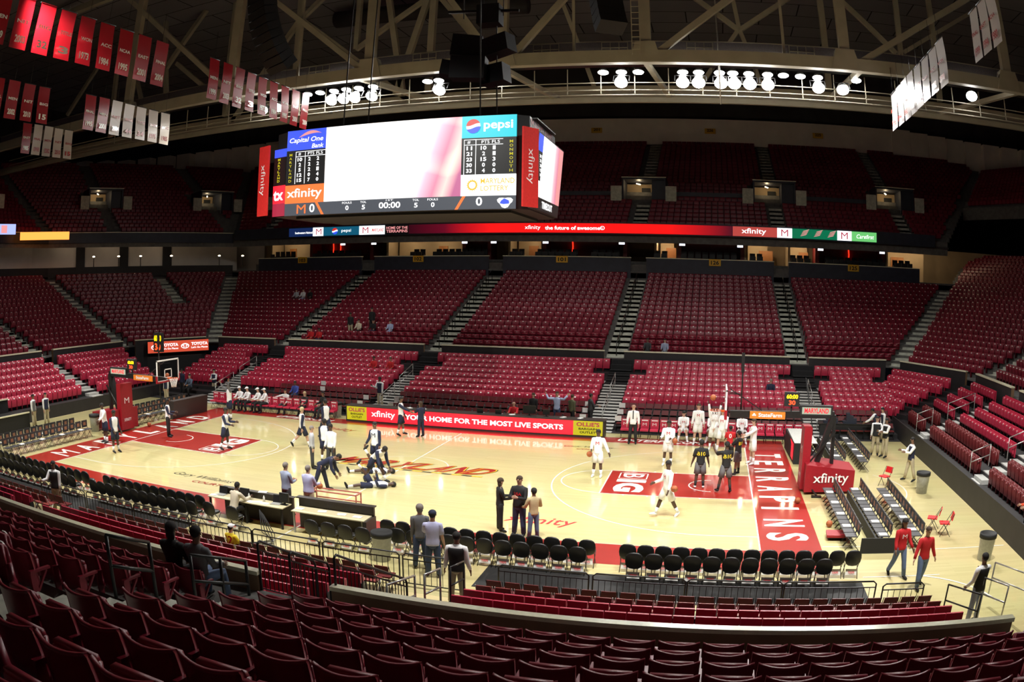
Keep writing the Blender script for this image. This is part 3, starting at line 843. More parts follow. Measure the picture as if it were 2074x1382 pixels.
# rows of dark suite chairs seen as silhouettes above the fascia
def suite_chair():
    o = thing('suite_chair', 'x', 'chair')
    b = MB(); b.box(-0.24, 0.24, 0.16, 0.24, 0.45, 0.98); b.build('backrest', M['blackpad'], o)
    s = MB(); s.box(-0.24, 0.24, -0.24, 0.18, 0.38, 0.5); s.build('seat', M['blackpad'], o)
    l = MB(); l.box(-0.04, 0.04, -0.04, 0.04, 0, 0.38); l.box(-0.2, 0.2, -0.03, 0.03, 0, 0.04); l.build('pedestal', M['blackmetal'], o)
    return o
sc0 = None
for (a, b, nm) in ((-29.8, -27.0, 'at far left under the bank advert'), (-24.9, -19.5, 'below the red neon lights'), (-14.6, -12.8, 'above the left of section sign 102'), (-12.4, -7.2, 'above the right of section sign 102'), (-5.3, -3.6, 'beside the door of the centre suite'), (-3.0, 0.9, 'in the middle of the centre suite'), (1.9, 4.6, 'at the aisle end of the centre suite'), (7.3, 8.8, 'by the door facing the home bench'), (9.6, 15.0, 'in the dark suite facing the home bench'), (15.6, 17.2, 'before the wide door'), (19.2, 21.6, 'by the first door behind the home basket'), (22.4, 28.0, 'in the end suite behind the home basket'), (28.8, 31.0, 'in the last suite before the corner aisle')):
    n = int((b - a) / 0.62)
    for r, (yy, zz) in enumerate(((36.2, 9.32), (37.2, 9.6))):
        for j in range(n):
            o = suite_chair() if sc0 is None else copy_tree(sc0)
            if sc0 is None: sc0 = o
            place(o, (a + 0.62 * j + 0.3, yy, zz), 0, 'black suite chair %s, %s in the %s row' % (nm, nth(j + 1), 'front' if r == 0 else 'back'), 'black suite chairs %s' % nm)
pf = MB(); pf.box(-31, 31, 35.6, 36.7, 8.75, 9.32); pf.box(-31, 31, 36.7, 37.7, 8.75, 9.6); pf.build('floor_suite_riser', M['concrete'], kind='structure')

# ribbon board
mb = MB(); mb.box(-33.5, 32.5, 35.12, 35.45, 11.8, 12.82)
o = mb.build('wall_ribbon_fascia', M['navywall'], kind='structure')
rb = thing('ribbon_board', 'long thin LED ribbon board along the front of the upper deck', 'led board', (0, 0, 0))
def led_panel(x0, x1, z0, z1, m, y=35.05, name='led_panel', parent=None):
    mb = MB(); mb.box(x0, x1, y, y + 0.06, z0, z1); return mb.build(name, m, parent if parent else rb)
def rampmat(name, stops, axis, x0, x1, s):
    """emission running through colours along an object axis: the picture shown on a screen"""
    m = bpy.data.materials.new(name); m.use_nodes = True; nt = m.node_tree; b = nt.nodes['Principled BSDF']
    b.inputs['Base Color'].default_value = (0.01, 0.01, 0.01, 1)
    tc = nt.nodes.new('ShaderNodeTexCoord'); sp = nt.nodes.new('ShaderNodeSeparateXYZ'); mr = nt.nodes.new('ShaderNodeMapRange')
    mr.inputs['From Min'].default_value = x0; mr.inputs['From Max'].default_value = x1
    r = nt.nodes.new('ShaderNodeValToRGB')
    while len(r.color_ramp.elements) < len(stops): r.color_ramp.elements.new(0.5)
    for e, (p, c) in zip(r.color_ramp.elements, stops): e.position = p; e.color = (*c, 1)
    nt.links.new(tc.outputs['Object'], sp.inputs[0]); nt.links.new(sp.outputs[axis], mr.inputs['Value']); nt.links.new(mr.outputs[0], r.inputs['Fac'])
    nt.links.new(r.outputs['Color'], b.inputs['Emission Color']); b.inputs['Emission Strength'].default_value = s
    return m
RZ0, RZ1 = 11.9, 12.7
UP = (0, 0, 1)
M['l_navy'] = emis('led_navy', (0.006, 0.02, 0.09), 1.0); M['l_teal'] = emis('led_teal', (0.005, 0.10, 0.18), 1.0)
M['l_crim'] = emis('led_crimson', (0.75, 0.03, 0.02), 1.0); M['l_green'] = emis('led_green', (0.0, 0.16, 0.07), 1.0); M['l_lgreen'] = emis('led_pale_green', (0.16, 0.62, 0.18), 1.0)
M['l_salmon'] = emis('led_salmon', (0.50, 0.06, 0.05), 1.0); M['l_mred'] = emis('led_dark_red', (0.45, 0.01, 0.05), 1.0)
M['l_orange'] = emis('led_orange', (1.0, 0.16, 0.02), 1.4); M['l_blue'] = emis('led_blue', (0.03, 0.08, 0.75), 1.3); M['l_cyan'] = emis('led_cyan', (0.0, 0.62, 0.72), 1.2)
M['l_white'] = M['ledwhite']; M['l_pink'] = emis('led_pink', (0.95, 0.35, 0.35), 1.0); M['l_grey'] = emis('led_grey', (0.06, 0.07, 0.09), 1.0)
M['l_gold'] = emis('led_gold', (0.85, 0.50, 0.03), 1.2)
led_panel(-26.8, -24.1, RZ0, RZ1, M['l_navy']); led_panel(-24.1, -22.95, RZ0, RZ1, M['ledwhite']); led_panel(-22.95, -19.15, RZ0, RZ1, M['l_teal'])
led_panel(-19.15, -17.95, RZ0, RZ1, M['ledwhite']); led_panel(-17.95, -16.55, RZ0, RZ1, M['ledwhite']); led_panel(-16.55, -14.2, RZ0, RZ1, M['ledblack'])
mr_ = rampmat('ribbon_red_sweep', [(0, (0.03, 0.0, 0.005)), (0.12, (0.12, 0, 0.012)), (0.28, (0.95, 0.006, 0.006)), (0.80, (0.95, 0.004, 0.004)), (1.0, (0.05, 0, 0.01))], 0, -14.2, 14.1, 1.1)
led_panel(-14.2, 14.1, RZ0, RZ1, mr_); led_panel(14.1, 17.9, RZ0, RZ1, M['l_salmon']); led_panel(17.9, 19.2, RZ0, RZ1, M['ledwhite']); led_panel(19.2, 23.2, RZ0, RZ1, M['l_green'])
led_panel(23.2, 24.5, RZ0, RZ1, M['ledwhite']); led_panel(24.5, 26.8, RZ0, RZ1, M['l_lgreen'])
def led_text(parent, t, o, u, v, w, h, m, bold=0.02, shear=0.0):
    mb = MB(); put_text(mb, t, o, u, v, w, h, 0, bold, shear); return mb.build('led_lettering', m, parent)
y = 35.04
led_text(rb, 'Southwestern National', (-26.1, y, 12.15), X, UP, 1.95, 0.2, M['ledwhite'])
for x in (-23.75, -18.8, 18.25, 23.55): led_text(rb, 'M', (x, y, 12.02), X, UP, 0.6, 0.56, M['l_mred'], 0.0)
led_text(rb, 'pepsi', (-21.0, y, 12.12), X, UP, 1.0, 0.34, M['ledwhite'], 0.0)
def globe(parent, c, r, u=X, n=(0, -1, 0)):
    """round soft drink mark: red upper, white wave, blue lower"""
    u = Vector(u); v = Vector(UP); c = Vector(c); N = 28
    def wave(s, o_): return o_ * r + 0.18 * r * math.sin(s * 2.2)
    for nm, lo, hi, m in (('a', 0.22, 1.1, M['l_crim']), ('b', -0.22, 0.22, M['ledwhite']), ('c', -1.1, -0.22, M['l_blue'])):
        mb = MB()
        for i in range(N):
            s0 = -1 + 2 * i / N; s1 = -1 + 2 * (i + 1) / N; pts = []
            def cl(s, o_):
                lim = math.sqrt(max(0, 1 - s * s)) * r; return max(-lim, min(lim, wave(s, o_)))
            a0, b0, a1, b1 = cl(s0, lo), cl(s0, hi), cl(s1, lo), cl(s1, hi)
            if b0 - a0 < 1e-5 and b1 - a1 < 1e-5: continue
            mb.quad(c + u * s0 * r + v * a0, c + u * s1 * r + v * a1, c + u * s1 * r + v * b1, c + u * s0 * r + v * b0)
        mb.build('round_mark', m, parent)
globe(rb, (-21.7, y, 12.3), 0.3)
led_text(rb, 'MARYLAND', (-17.85, y, 12.15), X, UP, 1.2, 0.3, M['l_crim'], 0.03, 0.3)
led_text(rb, 'HOME OF THE', (-16.4, y, 12.34), X, UP, 2.1, 0.24, M['l_pink']); led_text(rb, 'TERRAPINS', (-16.4, y, 12.02), X, UP, 2.1, 0.26, M['l_pink'])
led_text(rb, 'xfinity', (-3.55, y, 12.08), X, UP, 1.35, 0.44, M['ledwhite'], 0.0); led_text(rb, 'the future of awesome®', (-1.8, y, 12.14), X, UP, 5.1, 0.34, M['ledwhite'], 0.02)
led_text(rb, 'xfinity', (14.85, y, 12.02), X, UP, 2.1, 0.56, M['ledwhite'], 0.01)
for i in range(3):
    mb = MB()
    for j in range(4):
        a = 19.9 + i * 1.2 + j * 0.07; b_ = 12.08 + j * 0.13
        mb.add([(a, y, b_), (a + 0.5, y, b_ + 0.12), (a + 0.62, y, b_ + 0.22), (a + 0.08, y, b_ + 0.07)], [(0, 1, 2, 3)])
    mb.build('feather_mark', M['l_pink'], rb)
led_text(rb, 'Carefirst', (24.95, y, 12.14), X, UP, 1.6, 0.34, M['ledwhite'], 0.0, 0.2)

# ================================================================ UPPER DECK
UZ0, UZR, UT0 = 12.35, 0.44, 15.5
UN = 25
def urow(k): return UT0 + 0.85 * k
def uz(k): return UZ0 + UZR * k
UROWS = {FAR: 25, RC: 21, RE: 17, LE: 17, LC: 21}
for i in (FAR, RC, RE, LE, LC):
    tb = MB(); k0 = 9 if i in (RC, RE) else 0
    for k in range(k0, UROWS[i]):
        ring_tread(tb, i, urow(k), urow(k + 1), uz(k), UZR)
    a, b = seg(i, urow(k0)); 
    tb.quad((a.x, a.y, uz(k0) - 1.2), (b.x, b.y, uz(k0) - 1.2), (b.x, b.y, uz(k0)), (a.x, a.y, uz(k0)))
    tb.build('upper_deck_terrace_' + names[i], M['concrete'], kind='structure')
upper = []
for i in (FAR, RC, RE, LE, LC):
    for k in range(9 if i in (RC, RE) else 0, UROWS[i]):
        t = urow(k) + 0.75; e0, e1 = ends(i, t)
        cuts = [(-18.15, 1.4), (-30.0, 1.4), (6.1, 1.4), (18.15, 1.4), (-6.1, 1.4), (30.0, 1.4)] if i == FAR else [(-0.5, 1.4), (12.8, 1.4)] if i == LC else [(0, 1.4)] if i == RC else [(-12, 1.4), (0, 1.4), (12, 1.4)]
        vom = 8 <= k <= 9
        cs = sorted(cuts); sp = []; s = e0 + 0.7
        for c, w in cs:
            if 6 <= k <= 10: w = 4.0
            if i != FAR and 6 <= k <= 10: w = 4.0
            if c - w / 2 > s + 0.3: sp.append((s, c - w / 2))
            s = c + w / 2
        if e1 - 0.7 > s: sp.append((s, e1 - 0.7))
        rz = math.atan2(-FN[i].y, -FN[i].x) - PI / 2
        for s0, s1 in sp:
            n = int((s1 - s0) / PITCH)
            for j in range(n):
                q = along(i, s0 + PITCH * (j + 0.5), t)
                if inframe((q.x, q.y, uz(k) + 0.6), 60): upper.append((q.x, q.y, uz(k), rz))
_lu = low_template(0.25, 0.80, 0.33, 0.70, False)
_lu = (_lu[0][:-8], _lu[1][:-4], _lu[2][:-4])
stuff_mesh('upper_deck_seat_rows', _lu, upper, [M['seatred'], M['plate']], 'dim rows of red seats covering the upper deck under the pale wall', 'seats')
# upper aisles
for (x) in (-30, -18.15, -6.1, 6.1, 18.15, 30):
    mb = MB()
    for k in list(range(0, 6)) + list(range(11, 25)):
        for hh in (0, 1):
            y0 = 20 + urow(k) + hh * 0.425; zt = uz(k) + 0.02 + hh * UZR / 2
            mb.box(x - 0.6, x + 0.6, y0, y0 + 0.425, zt - 0.2, zt)
    mb.build('upper_aisle_steps', M['step'], kind='structure')
# vomitory openings of the upper deck: lit concourse behind, hood above
vx = [(FAR, -18.15), (FAR, -6.1), (FAR, 6.1), (FAR, 18.15), (FAR, 30.0), (FAR, -30.0), (LC, -0.5), (LC, 12.8), (LE, 12.0), (RC, 0.0)]
for i_, s_ in vx:
    p_ = along(i_, s_, urow(6)); rz_ = math.atan2(FN[i_].y, FN[i_].x) - PI / 2
    mb = MB(); mb.box(-1.85, 1.85, 3.0, 3.1, uz(4), 17.1); o = mb.build('wall_vomitory', M['tan'], None, (p_.x, p_.y, 0), kind='structure', rz=rz_)
    mb = MB(); mb.box(-2.0, -1.85, 0, 3.1, uz(5), 17.2); mb.box(1.85, 2.0, 0, 3.1, uz(5), 17.2); mb.box(-2.0, 2.0, -0.1, 3.2, 17.2, 17.4)
    mb.box(0.7, 1.85, 0.4, 3.1, uz(5), 17.2); mb.build('vomitory_surround', M['navywall'], o)
    mb = MB(); mb.box(-2.05, 2.05, -0.15, -0.1, 17.36, 17.43); mb.build('hood_edge', M['ledge'], o)
    for s in (-1, 1):
        a, b = sorted((s * 2.0, s * 3.0)); mb = MB(); mb.box(a, b, -0.3, -0.2, uz(6) + 0.2, uz(8) + 0.7); mb.build('side_panel', M['step'], o)
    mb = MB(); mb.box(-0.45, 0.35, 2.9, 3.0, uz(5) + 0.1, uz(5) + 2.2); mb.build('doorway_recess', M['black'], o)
    l = bpy.data.lights.new('vomitory_light', 'POINT'); l.energy = 30; l.color = (1, 0.75, 0.42); l.shadow_soft_size = 0.1
    lo = bpy.data.objects.new('vomitory_light', l); COL.objects.link(lo); q_ = along(i_, s_ - .6, urow(6) + 1.6); lo.location = (q_.x, q_.y, 16.8)
    mb = MB()
    for j in range(3): mb.ell((-0.75 + 0.12 * j, 1.2 + 0.3 * j, 16.95), (0.07, 0.07, 0.05), 8, 5)
    mb.build('vomitory_lamps', M['lampsoft'], o)
# concourse wall and fascia of the corners and ends
for i_, t_ in ((LC, 19.5), (LE, 19.5), (RE, 26.5)):
    a, b = seg(i_, t_); a1, b1 = seg(i_, t_ + .2); mb = MB(); mb.prism([(v.x, v.y) for v in (a, b, b1, a1)], 8.6, 12.0); mb.build('wall_concourse_' + names[i_], M['upperwall'], kind='structure')
    if i_ in (LC, LE):
        a, b = seg(i_, 15.3); a1, b1 = seg(i_, 15.5); mb = MB(); mb.prism([(v.x, v.y) for v in (a, b, b1, a1)], 11.55, 12.5); o = mb.build('wall_deck_fascia_' + names[i_], M['navywall'], kind='structure')
        a, b = seg(i_, 15.2); mb = MB(); mb.prism([(v.x, v.y) for v in (a, b, b1, a1)], 12.5, 12.56); mb.build('ledge_cap', M['ledge'], o)
        a, b = seg(i_, 15.3); a1, b1 = seg(i_, 15.4); mb = MB(); mb.prism([(v.x, v.y) for v in (a, b, b1, a1)], 7.8, 9.3); mb.build('wall_rear_fascia_' + names[i_], M['blackwall'], kind='structure')
        a, b = seg(i_, 15.3); a1, b1 = seg(i_, 20); mb = MB(); mb.prism([(v.x, v.y) for v in (a, b, b1, a1)], 8.3, 8.45); mb.build('floor_concourse_' + names[i_], M['concrete'], kind='structure')
        for s_ in (-9, -3, 3, 9) if i_ == LE else (-5, 0, 5):
            q_ = along(i_, s_, 17.5); l = bpy.data.lights.new('concourse_fill', 'POINT'); l.energy = 14; l.color = (1, .78, .55); l.shadow_soft_size = .2; lo = bpy.data.objects.new('concourse_fill', l); COL.objects.link(lo); lo.location = (q_.x, q_.y, 11.5)  # unseen fill points added to brighten the dark concourse
            p_ = along(i_, s_ + 1.5, 19.4); mb = MB(); mb.box(-.5, .5, -.06, .0, 8.6, 12); mb.build('trim_1', M['blackwall'], None, (p_.x, p_.y, 0), kind='structure', rz=math.atan2(FN[i_].y, FN[i_].x) - PI / 2)
# cross rail between the two halves of the upper deck
mb = MB()
for a, b in ((-28, -20.3), (-16, -8.2), (-4, 4), (8.2, 16), (20.3, 28)):
    mb.box(a, b, 20 + urow(7) - 0.1, 20 + urow(7), uz(7), uz(7) + 0.75)
mb.build('wall_cross_aisle', M['navywall'], kind='structure')

# pale wall above the upper deck, stepping down in the corners
wall_y = 20 + urow(25)
mb = MB(); mb.box(-34.0, 34.0, wall_y, wall_y + 0.3, 23.1, 26.4)
o = mb.build('wall_upper_far', M['upperwall'], kind='structure')
for x, n in ((-24.8, '203'), (-12.7, '202'), (-0.65, '201'), (12.25, '226'), (24.8, '225')):
    t = MB(); t.box(x - 0.62, x + 0.62, wall_y - 0.08, wall_y - 0.02, 24.7, 25.3)
    q = t.build('section_sign', M['gold']); q['label'] = 'dim gold sign reading %s on the pale upper wall' % n; q['category'] = 'sign'; q['group'] = 'upper section signs'
    t = MB(); put_text(t, n, (x - 0.36, wall_y - 0.09, 24.92), X, UP, 0.72, 0.32, 0, 0.03); t.build('number', M['black'], q)
st = MB()
for s in (-1, 1):
    for j in range(16):
        x0 = 34.0 + j * 2.3; yy = wall_y - 0.05 * j - 0.055 * j * j * 1.6; dz = -0.30 * j if j < 11 else -3.3
        a, b = sorted((s * x0, s * (x0 + 2.32))); st.box(a, b, yy - 0.4, yy + 1.0, 23.1 + dz - 0.9, 26.4 + dz * 0.75)
st.build('wall_upper_corners', M['upperwall'], kind='structure')
mb = MB(); mb.box(-90, 90, wall_y + 1.2, wall_y + 1.4, 8, 34); mb.build('wall_far_outer', M['roof'], kind='structure')
mb = MB(); mb.box(-75, -74.8, -40, 62, 0, 34); mb.box(74.8, 75, -40, 62, 0, 34); mb.build('wall_outer_ends', M['roof'], kind='structure')
# roof deck
rf = bpy.data.materials.new('roof_deck_panels'); rf.use_nodes = True
_n = rf.node_tree; _b = _n.nodes['Principled BSDF']; _b.inputs['Roughness'].default_value = 0.9
_t = _n.nodes.new('ShaderNodeTexCoord'); _k = _n.nodes.new('ShaderNodeTexBrick'); _k.inputs['Scale'].default_value = 1.0
_k.inputs['Brick Width'].default_value = 7.0; _k.inputs['Row Height'].default_value = 3.2; _k.inputs['Mortar Size'].default_value = 0.06
_k.inputs['Color1'].default_value = (0.32, 0.31, 0.33, 1); _k.inputs['Color2'].default_value = (0.24, 0.235, 0.25, 1); _k.inputs['Mortar'].default_value = (0.015, 0.015, 0.015, 1)
_n.links.new(_t.outputs['Object'], _k.inputs['Vector']); _n.links.new(_k.outputs['Color'], _b.inputs['Base Color'])
mb = MB(); mb.box(-90, 90, -45, 62, 33.0, 33.3); mb.build('ceiling', rf, kind='structure')

# ================================================================ ROOF STEEL
def beam(name, a, b, w, h=None, parent=None, m='truss'):
    mb = MB(); mb.bar(a, b, w, h); return mb.build(name, M[m], parent)
TZ = 20.5
tr = thing('roof_truss', 'big cream roof truss whose lower chord runs above the row of floodlights', 'truss')
beam('lower_chord', (-48, 12, TZ), (48, 12, TZ), 0.55, 0.75, tr)
beam('upper_chord', (-48, 12, 31.5), (48, 12, 31.5), 0.6, 0.6, tr)
NX = [-28.4, -18.2, -7.7, 0.65, 8.9, 20.4, 31.4]
for i, x in enumerate(NX):
    beam('vertical_member', (x, 12, TZ), (x + 0.05, 12, 31.5), 0.62, 0.5, tr)
    mb = MB(); mb.prism([(x - 0.9, -0.35 + TZ), (x + 0.9, -0.35 + TZ), (x + 0.55, 0.9 + TZ), (x - 0.55, 0.9 + TZ)], 11.66, 12.34)
    mb.v = [(a, c, b) for a, b, c in mb.v]; mb.build('gusset_plate', M['truss'], tr)
for (a, b) in (((-8.1, 20.7), (-20.5, 31.3)), ((1.2, 20.7), (10.2, 31.3)), ((9.4, 20.6), (22.5, 31.3)), ((21.0, 20.5), (37.5, 31.3)), ((-18.6, 20.8), (-31, 31.3)), ((0.2, 20.7), (-7.0, 31.3))):
    beam('diagonal_member', (a[0], 12, a[1]), (b[0], 12, b[1]), 0.36, 0.36, tr)
for x in (4.8, 16.8, -13):
    beam('thin_vertical_member', (x, 12.2, TZ), (x, 12.2, 31.3), 0.16, 0.16, tr)
tr2 = thing('roof_truss', 'farther roof truss with crossing diagonals behind the floodlights', 'truss')
for (a, b, w) in (((-20.3, 29.9), (-26.5, 21.4), .4), ((-20.3, 29.9), (-20.4, 33), .5), ((-20.2, 29.9), (-10.0, 21.5), .4), ((-20.2, 29.9), (-16.6, 33), .4), ((-20.3, 29.9), (-20.2, 21.5), .5), ((-14.75, 26.3), (-14.7, 33), .4),
                  ((-14.75, 26.3), (-4.2, 33), .35), ((-12.6, 33), (-10.5, 22), .45), ((-7.9, 33), (-11.1, 22), .45), ((-8.4, 22), (-8.2, 33), .5), ((-4.0, 25.0), (-10.0, 33), .4), ((1.4, 30), (4.2, 21.6), .3),
                  ((14.8, 26.4), (14.0, 33), .3), ((14.8, 26.4), (16.2, 22), .3), ((14.8, 26.3), (6.7, 33), .35), ((14.8, 26.3), (24.0, 33), .35), ((14.7, 26.3), (11.8, 22), .3), ((21.2, 33), (21.2, 22), .45),
                  ((26.9, 25.4), (19.2, 33), .35), ((27.6, 33), (27.1, 22), .4), ((30.5, 33), (30.2, 22), .4), ((27.6, 25.6), (36, 31), .3), ((-31, 33), (-35.5, 27.6), .4), ((-33.9, 28.1), (-29, 24.3), .4), ((-36.2, 33), (-34.3, 22), .4),
                  ((-27.5, 33), (-27.4, 22), .4), ((-50, 25.6), (-44, 31.8), .35), ((-42.5, 33), (-42.3, 22), .4), ((-40.3, 30), (-37.9, 24.5), .35)):
    beam('truss_member', (a[0], 24, a[1]), (b[0], 24, b[1]), w, w, tr2)
beam('lower_chord', (-52, 24, 21.6), (52, 24, 21.6), 0.4, 0.5, tr2)
for (a, b) in (((-9.0, 12.3, 20.5), (-5.9, 20, 20.1)), ((0.2, 12.3, 20.4), (2.3, 20, 20.0)), ((8.8, 12.3, 20.4), (9.8, 20, 20.0)), ((21.4, 12.3, 20.4), (20.2, 20, 20.0)), ((32.5, 12.3, 20.4), (28.6, 20, 20.0)), ((-19, 12.3, 20.4), (-14.5, 20, 20.0))):
    o = beam('cross_strut', a, b, 0.3, 0.3); o['label'] = 'x'; o['category'] = 'strut'
    o['label'] = 'cream roof strut slanting down to %s' % {-5.9: 'the left of the scoreboard', 2.3: 'the right of the black speaker cluster', 9.8: 'the centre of the light row', 20.2: 'the last tall floodlight', 28.6: 'the far right lamp', -14.5: 'the left lamp group'}[b[0]]
for yy, zz, nm in ((19.6, 19.75, 'lower'), (20.6, 20.35, 'upper')):
    o = beam('rim_beam', (-60, yy, zz), (60, yy, zz), 0.28, 0.34); o['label'] = '%s of the two cream beams running along under the floodlights' % nm; o['category'] = 'beam'
o = MB().tube([(-20, 30, 31.6), (-2, 29, 30.6)], 0.8, 14).build('air_duct', M['roof']); o['label'] = 'fat dark air duct under the roof at upper left'; o['category'] = 'duct'
# catwalk in front of the lamps
cwk = thing('catwalk', 'long lighting catwalk with mesh rail above the floodlight row', 'catwalk')
mb = MB(); mb.box(-48, 48, 12.9, 14.3, 20.55, 20.62); mb.build('deck', M['blackmetal'], cwk)
M['mesh'] = mat('violet_grey_mesh', (0.16, 0.145, 0.17), 0.7)
mb = MB(); mb.box(-48, 48, 12.85, 12.87, 20.9, 21.75); mb.build('mesh_screen', M['mesh'], cwk)
for z_ in (20.9, 21.75, 19.15, 18.85, 19.6):
    beam('rail', (-48, 12.83 if z_ > 20 else 14.4, z_), (48, 12.83 if z_ > 20 else 14.4, z_), 0.05, 0.05, cwk, 'truss')
for i in range(33):
    x = -32 + 2 * i; beam('rail_post', (x, 14.4, 18.9), (x, 14.4, 20.5), 0.05, 0.05, cwk, 'truss')
for x in (-19, -12.5, -5.2, 2.3, 6.3, 11.2, 17.2):
    mb = MB()
    for j in range(4): mb.bar((x + j * 0.5, 12.8, 21.0), (x + j * 0.5, 12.8, 21.7), 0.04)
    for zz in (21.0, 21.35, 21.7): mb.bar((x, 12.8, zz), (x + 1.5, 12.8, zz), 0.04)
    mb.build('gate_frame', M['truss'], cwk)
# floodlights
def make_flood():
    o = thing('floodlight', 'x', 'floodlight')
    h = MB(); h.lathe([(0.12, 0.42), (0.22, 0.36), (0.34, 0.05), (0.35, 0.0)], 16); h.build('housing', M['steel'], o)
    y_ = MB(); y_.bar((-0.4, 0, 0.1), (-0.4, 0, 0.6), 0.04); y_.bar((0.4, 0, 0.1), (0.4, 0, 0.6), 0.04); y_.bar((-0.4, 0, 0.6), (0.4, 0, 0.6), 0.04); y_.build('yoke', M['blackmetal'], o)
    g = MB(); g.ell((0, 0, 0.0), (0.33, 0.33, 0.12), 16, 6, z0=-1, z1=0.1); g.build('lens', M['lamp'], o)
    return o
fx = [(7.27, 'seven'), (10.85, ''), (11.78, ''), (13.08, ''), (13.87, ''), (14.78, ''), (15.85, ''), (18.91, ''), (20.42, ''), (-3.75, ''), (-8.28, ''), (-9.5, ''), (-10.3, ''), (-11.2, ''), (-16.56, ''), (-15.35, '')]
fx = sorted(x for x, _ in fx)
f0 = None
for n, x in enumerate(fx):
    o = make_flood() if f0 is None else copy_tree(f0); f0 = f0 or o
    place(o, (x, 13.7, 19.42), 0, 'large glaring floodlight, %s from the left in the lower lamp row' % nth(n + 1), 'large floodlights of the lower lamp row')
    o.rotation_euler = (math.radians(-38), 0, 0); o.scale = (1.15, 1.15, 1.15)
ox = sorted([6.21, 7.28, 8.27, 10.87, 11.8, 13.02, 13.81, 14.76, 15.88, 16.83, 17.86, 18.93, 21.36, -0.32, -4.61, -3.87, -8.31, -9.32, -10.22, -11.13, -12.17, -13.12])
for n, x in enumerate(ox):
    o = copy_tree(f0)
    place(o, (x, 13.9, 20.12), 0, 'flat oval lamp glowing, %s from the left in the upper lamp row' % nth(n + 1), 'oval lamps of the upper lamp row')
    o.scale = (0.95, 0.95, 0.55); o.rotation_euler = (math.radians(-12), 0, 0)
o = copy_tree(f0); place(o, (29.2, 13.7, 19.95), 0, 'lone bright lamp at far right beyond the pale banners', None); o.rotation_euler = (math.radians(-38), 0.3, 0)
if 'group' in o: del o['group']

# cables and hanging speaker clusters
def speaker_box(w, d, h): 
    mb = MB(); mb.box(-w / 2, w / 2, -d / 2, d / 2, -h / 2, h / 2); return mb.mesh('speaker_box', M['speaker'])
SB = speaker_box(1.25, 0.8, 0.42)
def array(name, label, loc, n, curve, rz, w=1.0):
    o = thing(name, label, 'speaker array', loc, rz)
    a = 0.0; p = Vector((0, 0, 0))
    for i in range(n):
        c = link('speaker_cabinet', SB, o, tuple(p)); c.rotation_euler = (a, 0, 0); c.scale = (w, 1, 1)
        p = p + Vector((0, math.sin(a) * 0.45, -math.cos(a) * 0.45)); a += curve
    for s in (-1, 1):
        mb = MB(); mb.tube([(s * 0.4, 0, 0.2), (s * 0.4, 0, 8)], 0.025, 6); mb.build('cable', M['blackmetal'], o)
    return o
array('speaker_array', 'long black curved line of speakers hanging at upper left', (-9.6, 2, 23.6), 12, 0.07, -0.5, 1.45)
array('speaker_array', 'black curved line of speakers hanging above the right of the scoreboard', (8.15, 1, 21.6), 8, -0.07, 0.5, 0.95)
o = thing('speaker_cluster', 'tangled black speaker cluster hanging above the scoreboard', 'speaker cluster', (2.55, 1.0, 17.9))
for (x, y_, zz, sx, sz, r) in ((0.6, 0, 1.55, 1.0, 2.2, 0), (-0.5, 0.3, 0.2, 1.3, 2.4, .2), (0.9, 0.2, 0.1, 1.4, 2.0, -.3), (-0.2, -0.3, -1.0, 1.5, 2.4, .1), (0.8, 0.3, -1.2, 1.1, 2.0, -.2), (-1.1, 0, -0.9, 0.9, 1.6, .3)):
    c = link('speaker_cabinet', SB, o, (x, y_, zz)); c.scale = (sx * 0.8, 1, sz); c.rotation_euler = (0, r * 0.6, r)
for x in (-0.6, 0.3, 1.2):
    mb = MB(); mb.tube([(x, 0, 1.5), (x, 0, 11)], 0.025, 6); mb.build('cable', M['blackmetal'], o)
mb = MB(); mb.bar((-1.3, 0, 1.9), (1.9, 0, 1.7), 0.12); mb.build('rigging_bar', M['blackmetal'], o)
o = MB().tube([(13.0, 12.6, 30), (13.0, 12.6, 17.9)], 0.05, 6).build('hanging_cable', M['steel']); o['label'] = 'thin pale cable hanging straight down through the lamp row'; o['category'] = 'cable'
mb = MB()
for s in (0, 0.45): mb.bar((8.2 + s, 11.4, 20.5), (8.2 + s, 11.4, 32), 0.05)
for j in range(30): mb.bar((8.2, 11.4, 20.8 + j * 0.38), (8.65, 11.4, 20.8 + j * 0.38), 0.04)
o = mb.build('ladder', M['truss']); o['label'] = 'narrow ladder going up beside the centre truss post'; o['category'] = 'ladder'

# ================================================================ BANNERS
def vinyl(name, col, tr_=0.45, rough=0.28):
    m = bpy.data.materials.new(name); m.use_nodes = True; nt = m.node_tree; b = nt.nodes['Principled BSDF']
    b.inputs['Base Color'].default_value = (*col, 1); b.inputs['Roughness'].default_value = rough; b.inputs['Specular IOR Level'].default_value = 0.6
    t = nt.nodes.new('ShaderNodeBsdfTranslucent'); t.inputs[0].default_value = (*col, 1)
    mx = nt.nodes.new('ShaderNodeMixShader'); mx.inputs[0].default_value = tr_
    nt.links.new(b.outputs[0], mx.inputs[1]); nt.links.new(t.outputs[0], mx.inputs[2]); nt.links.new(mx.outputs[0], nt.nodes['Material Output'].inputs[0])
    n = nt.nodes.new('ShaderNodeTexNoise'); n.inputs['Scale'].default_value = 1.5; bp = nt.nodes.new('ShaderNodeBump'); bp.inputs['Strength'].default_value = 0.25
    nt.links.new(n.outputs['Fac'], bp.inputs['Height']); nt.links.new(bp.outputs[0], b.inputs['Normal'])
    return m
M['v_red'] = vinyl('red_banner', (0.45, 0.010, 0.018)); M['v_glare_pale'] = vinyl('pale_glare_banner', (0.80, 0.72, 0.62), 0.5); M['v_glare_white'] = vinyl('white_glare_banner', (0.86, 0.84, 0.84), 0.5)  # pale and white vinyl: lamp glare put into the banner colour
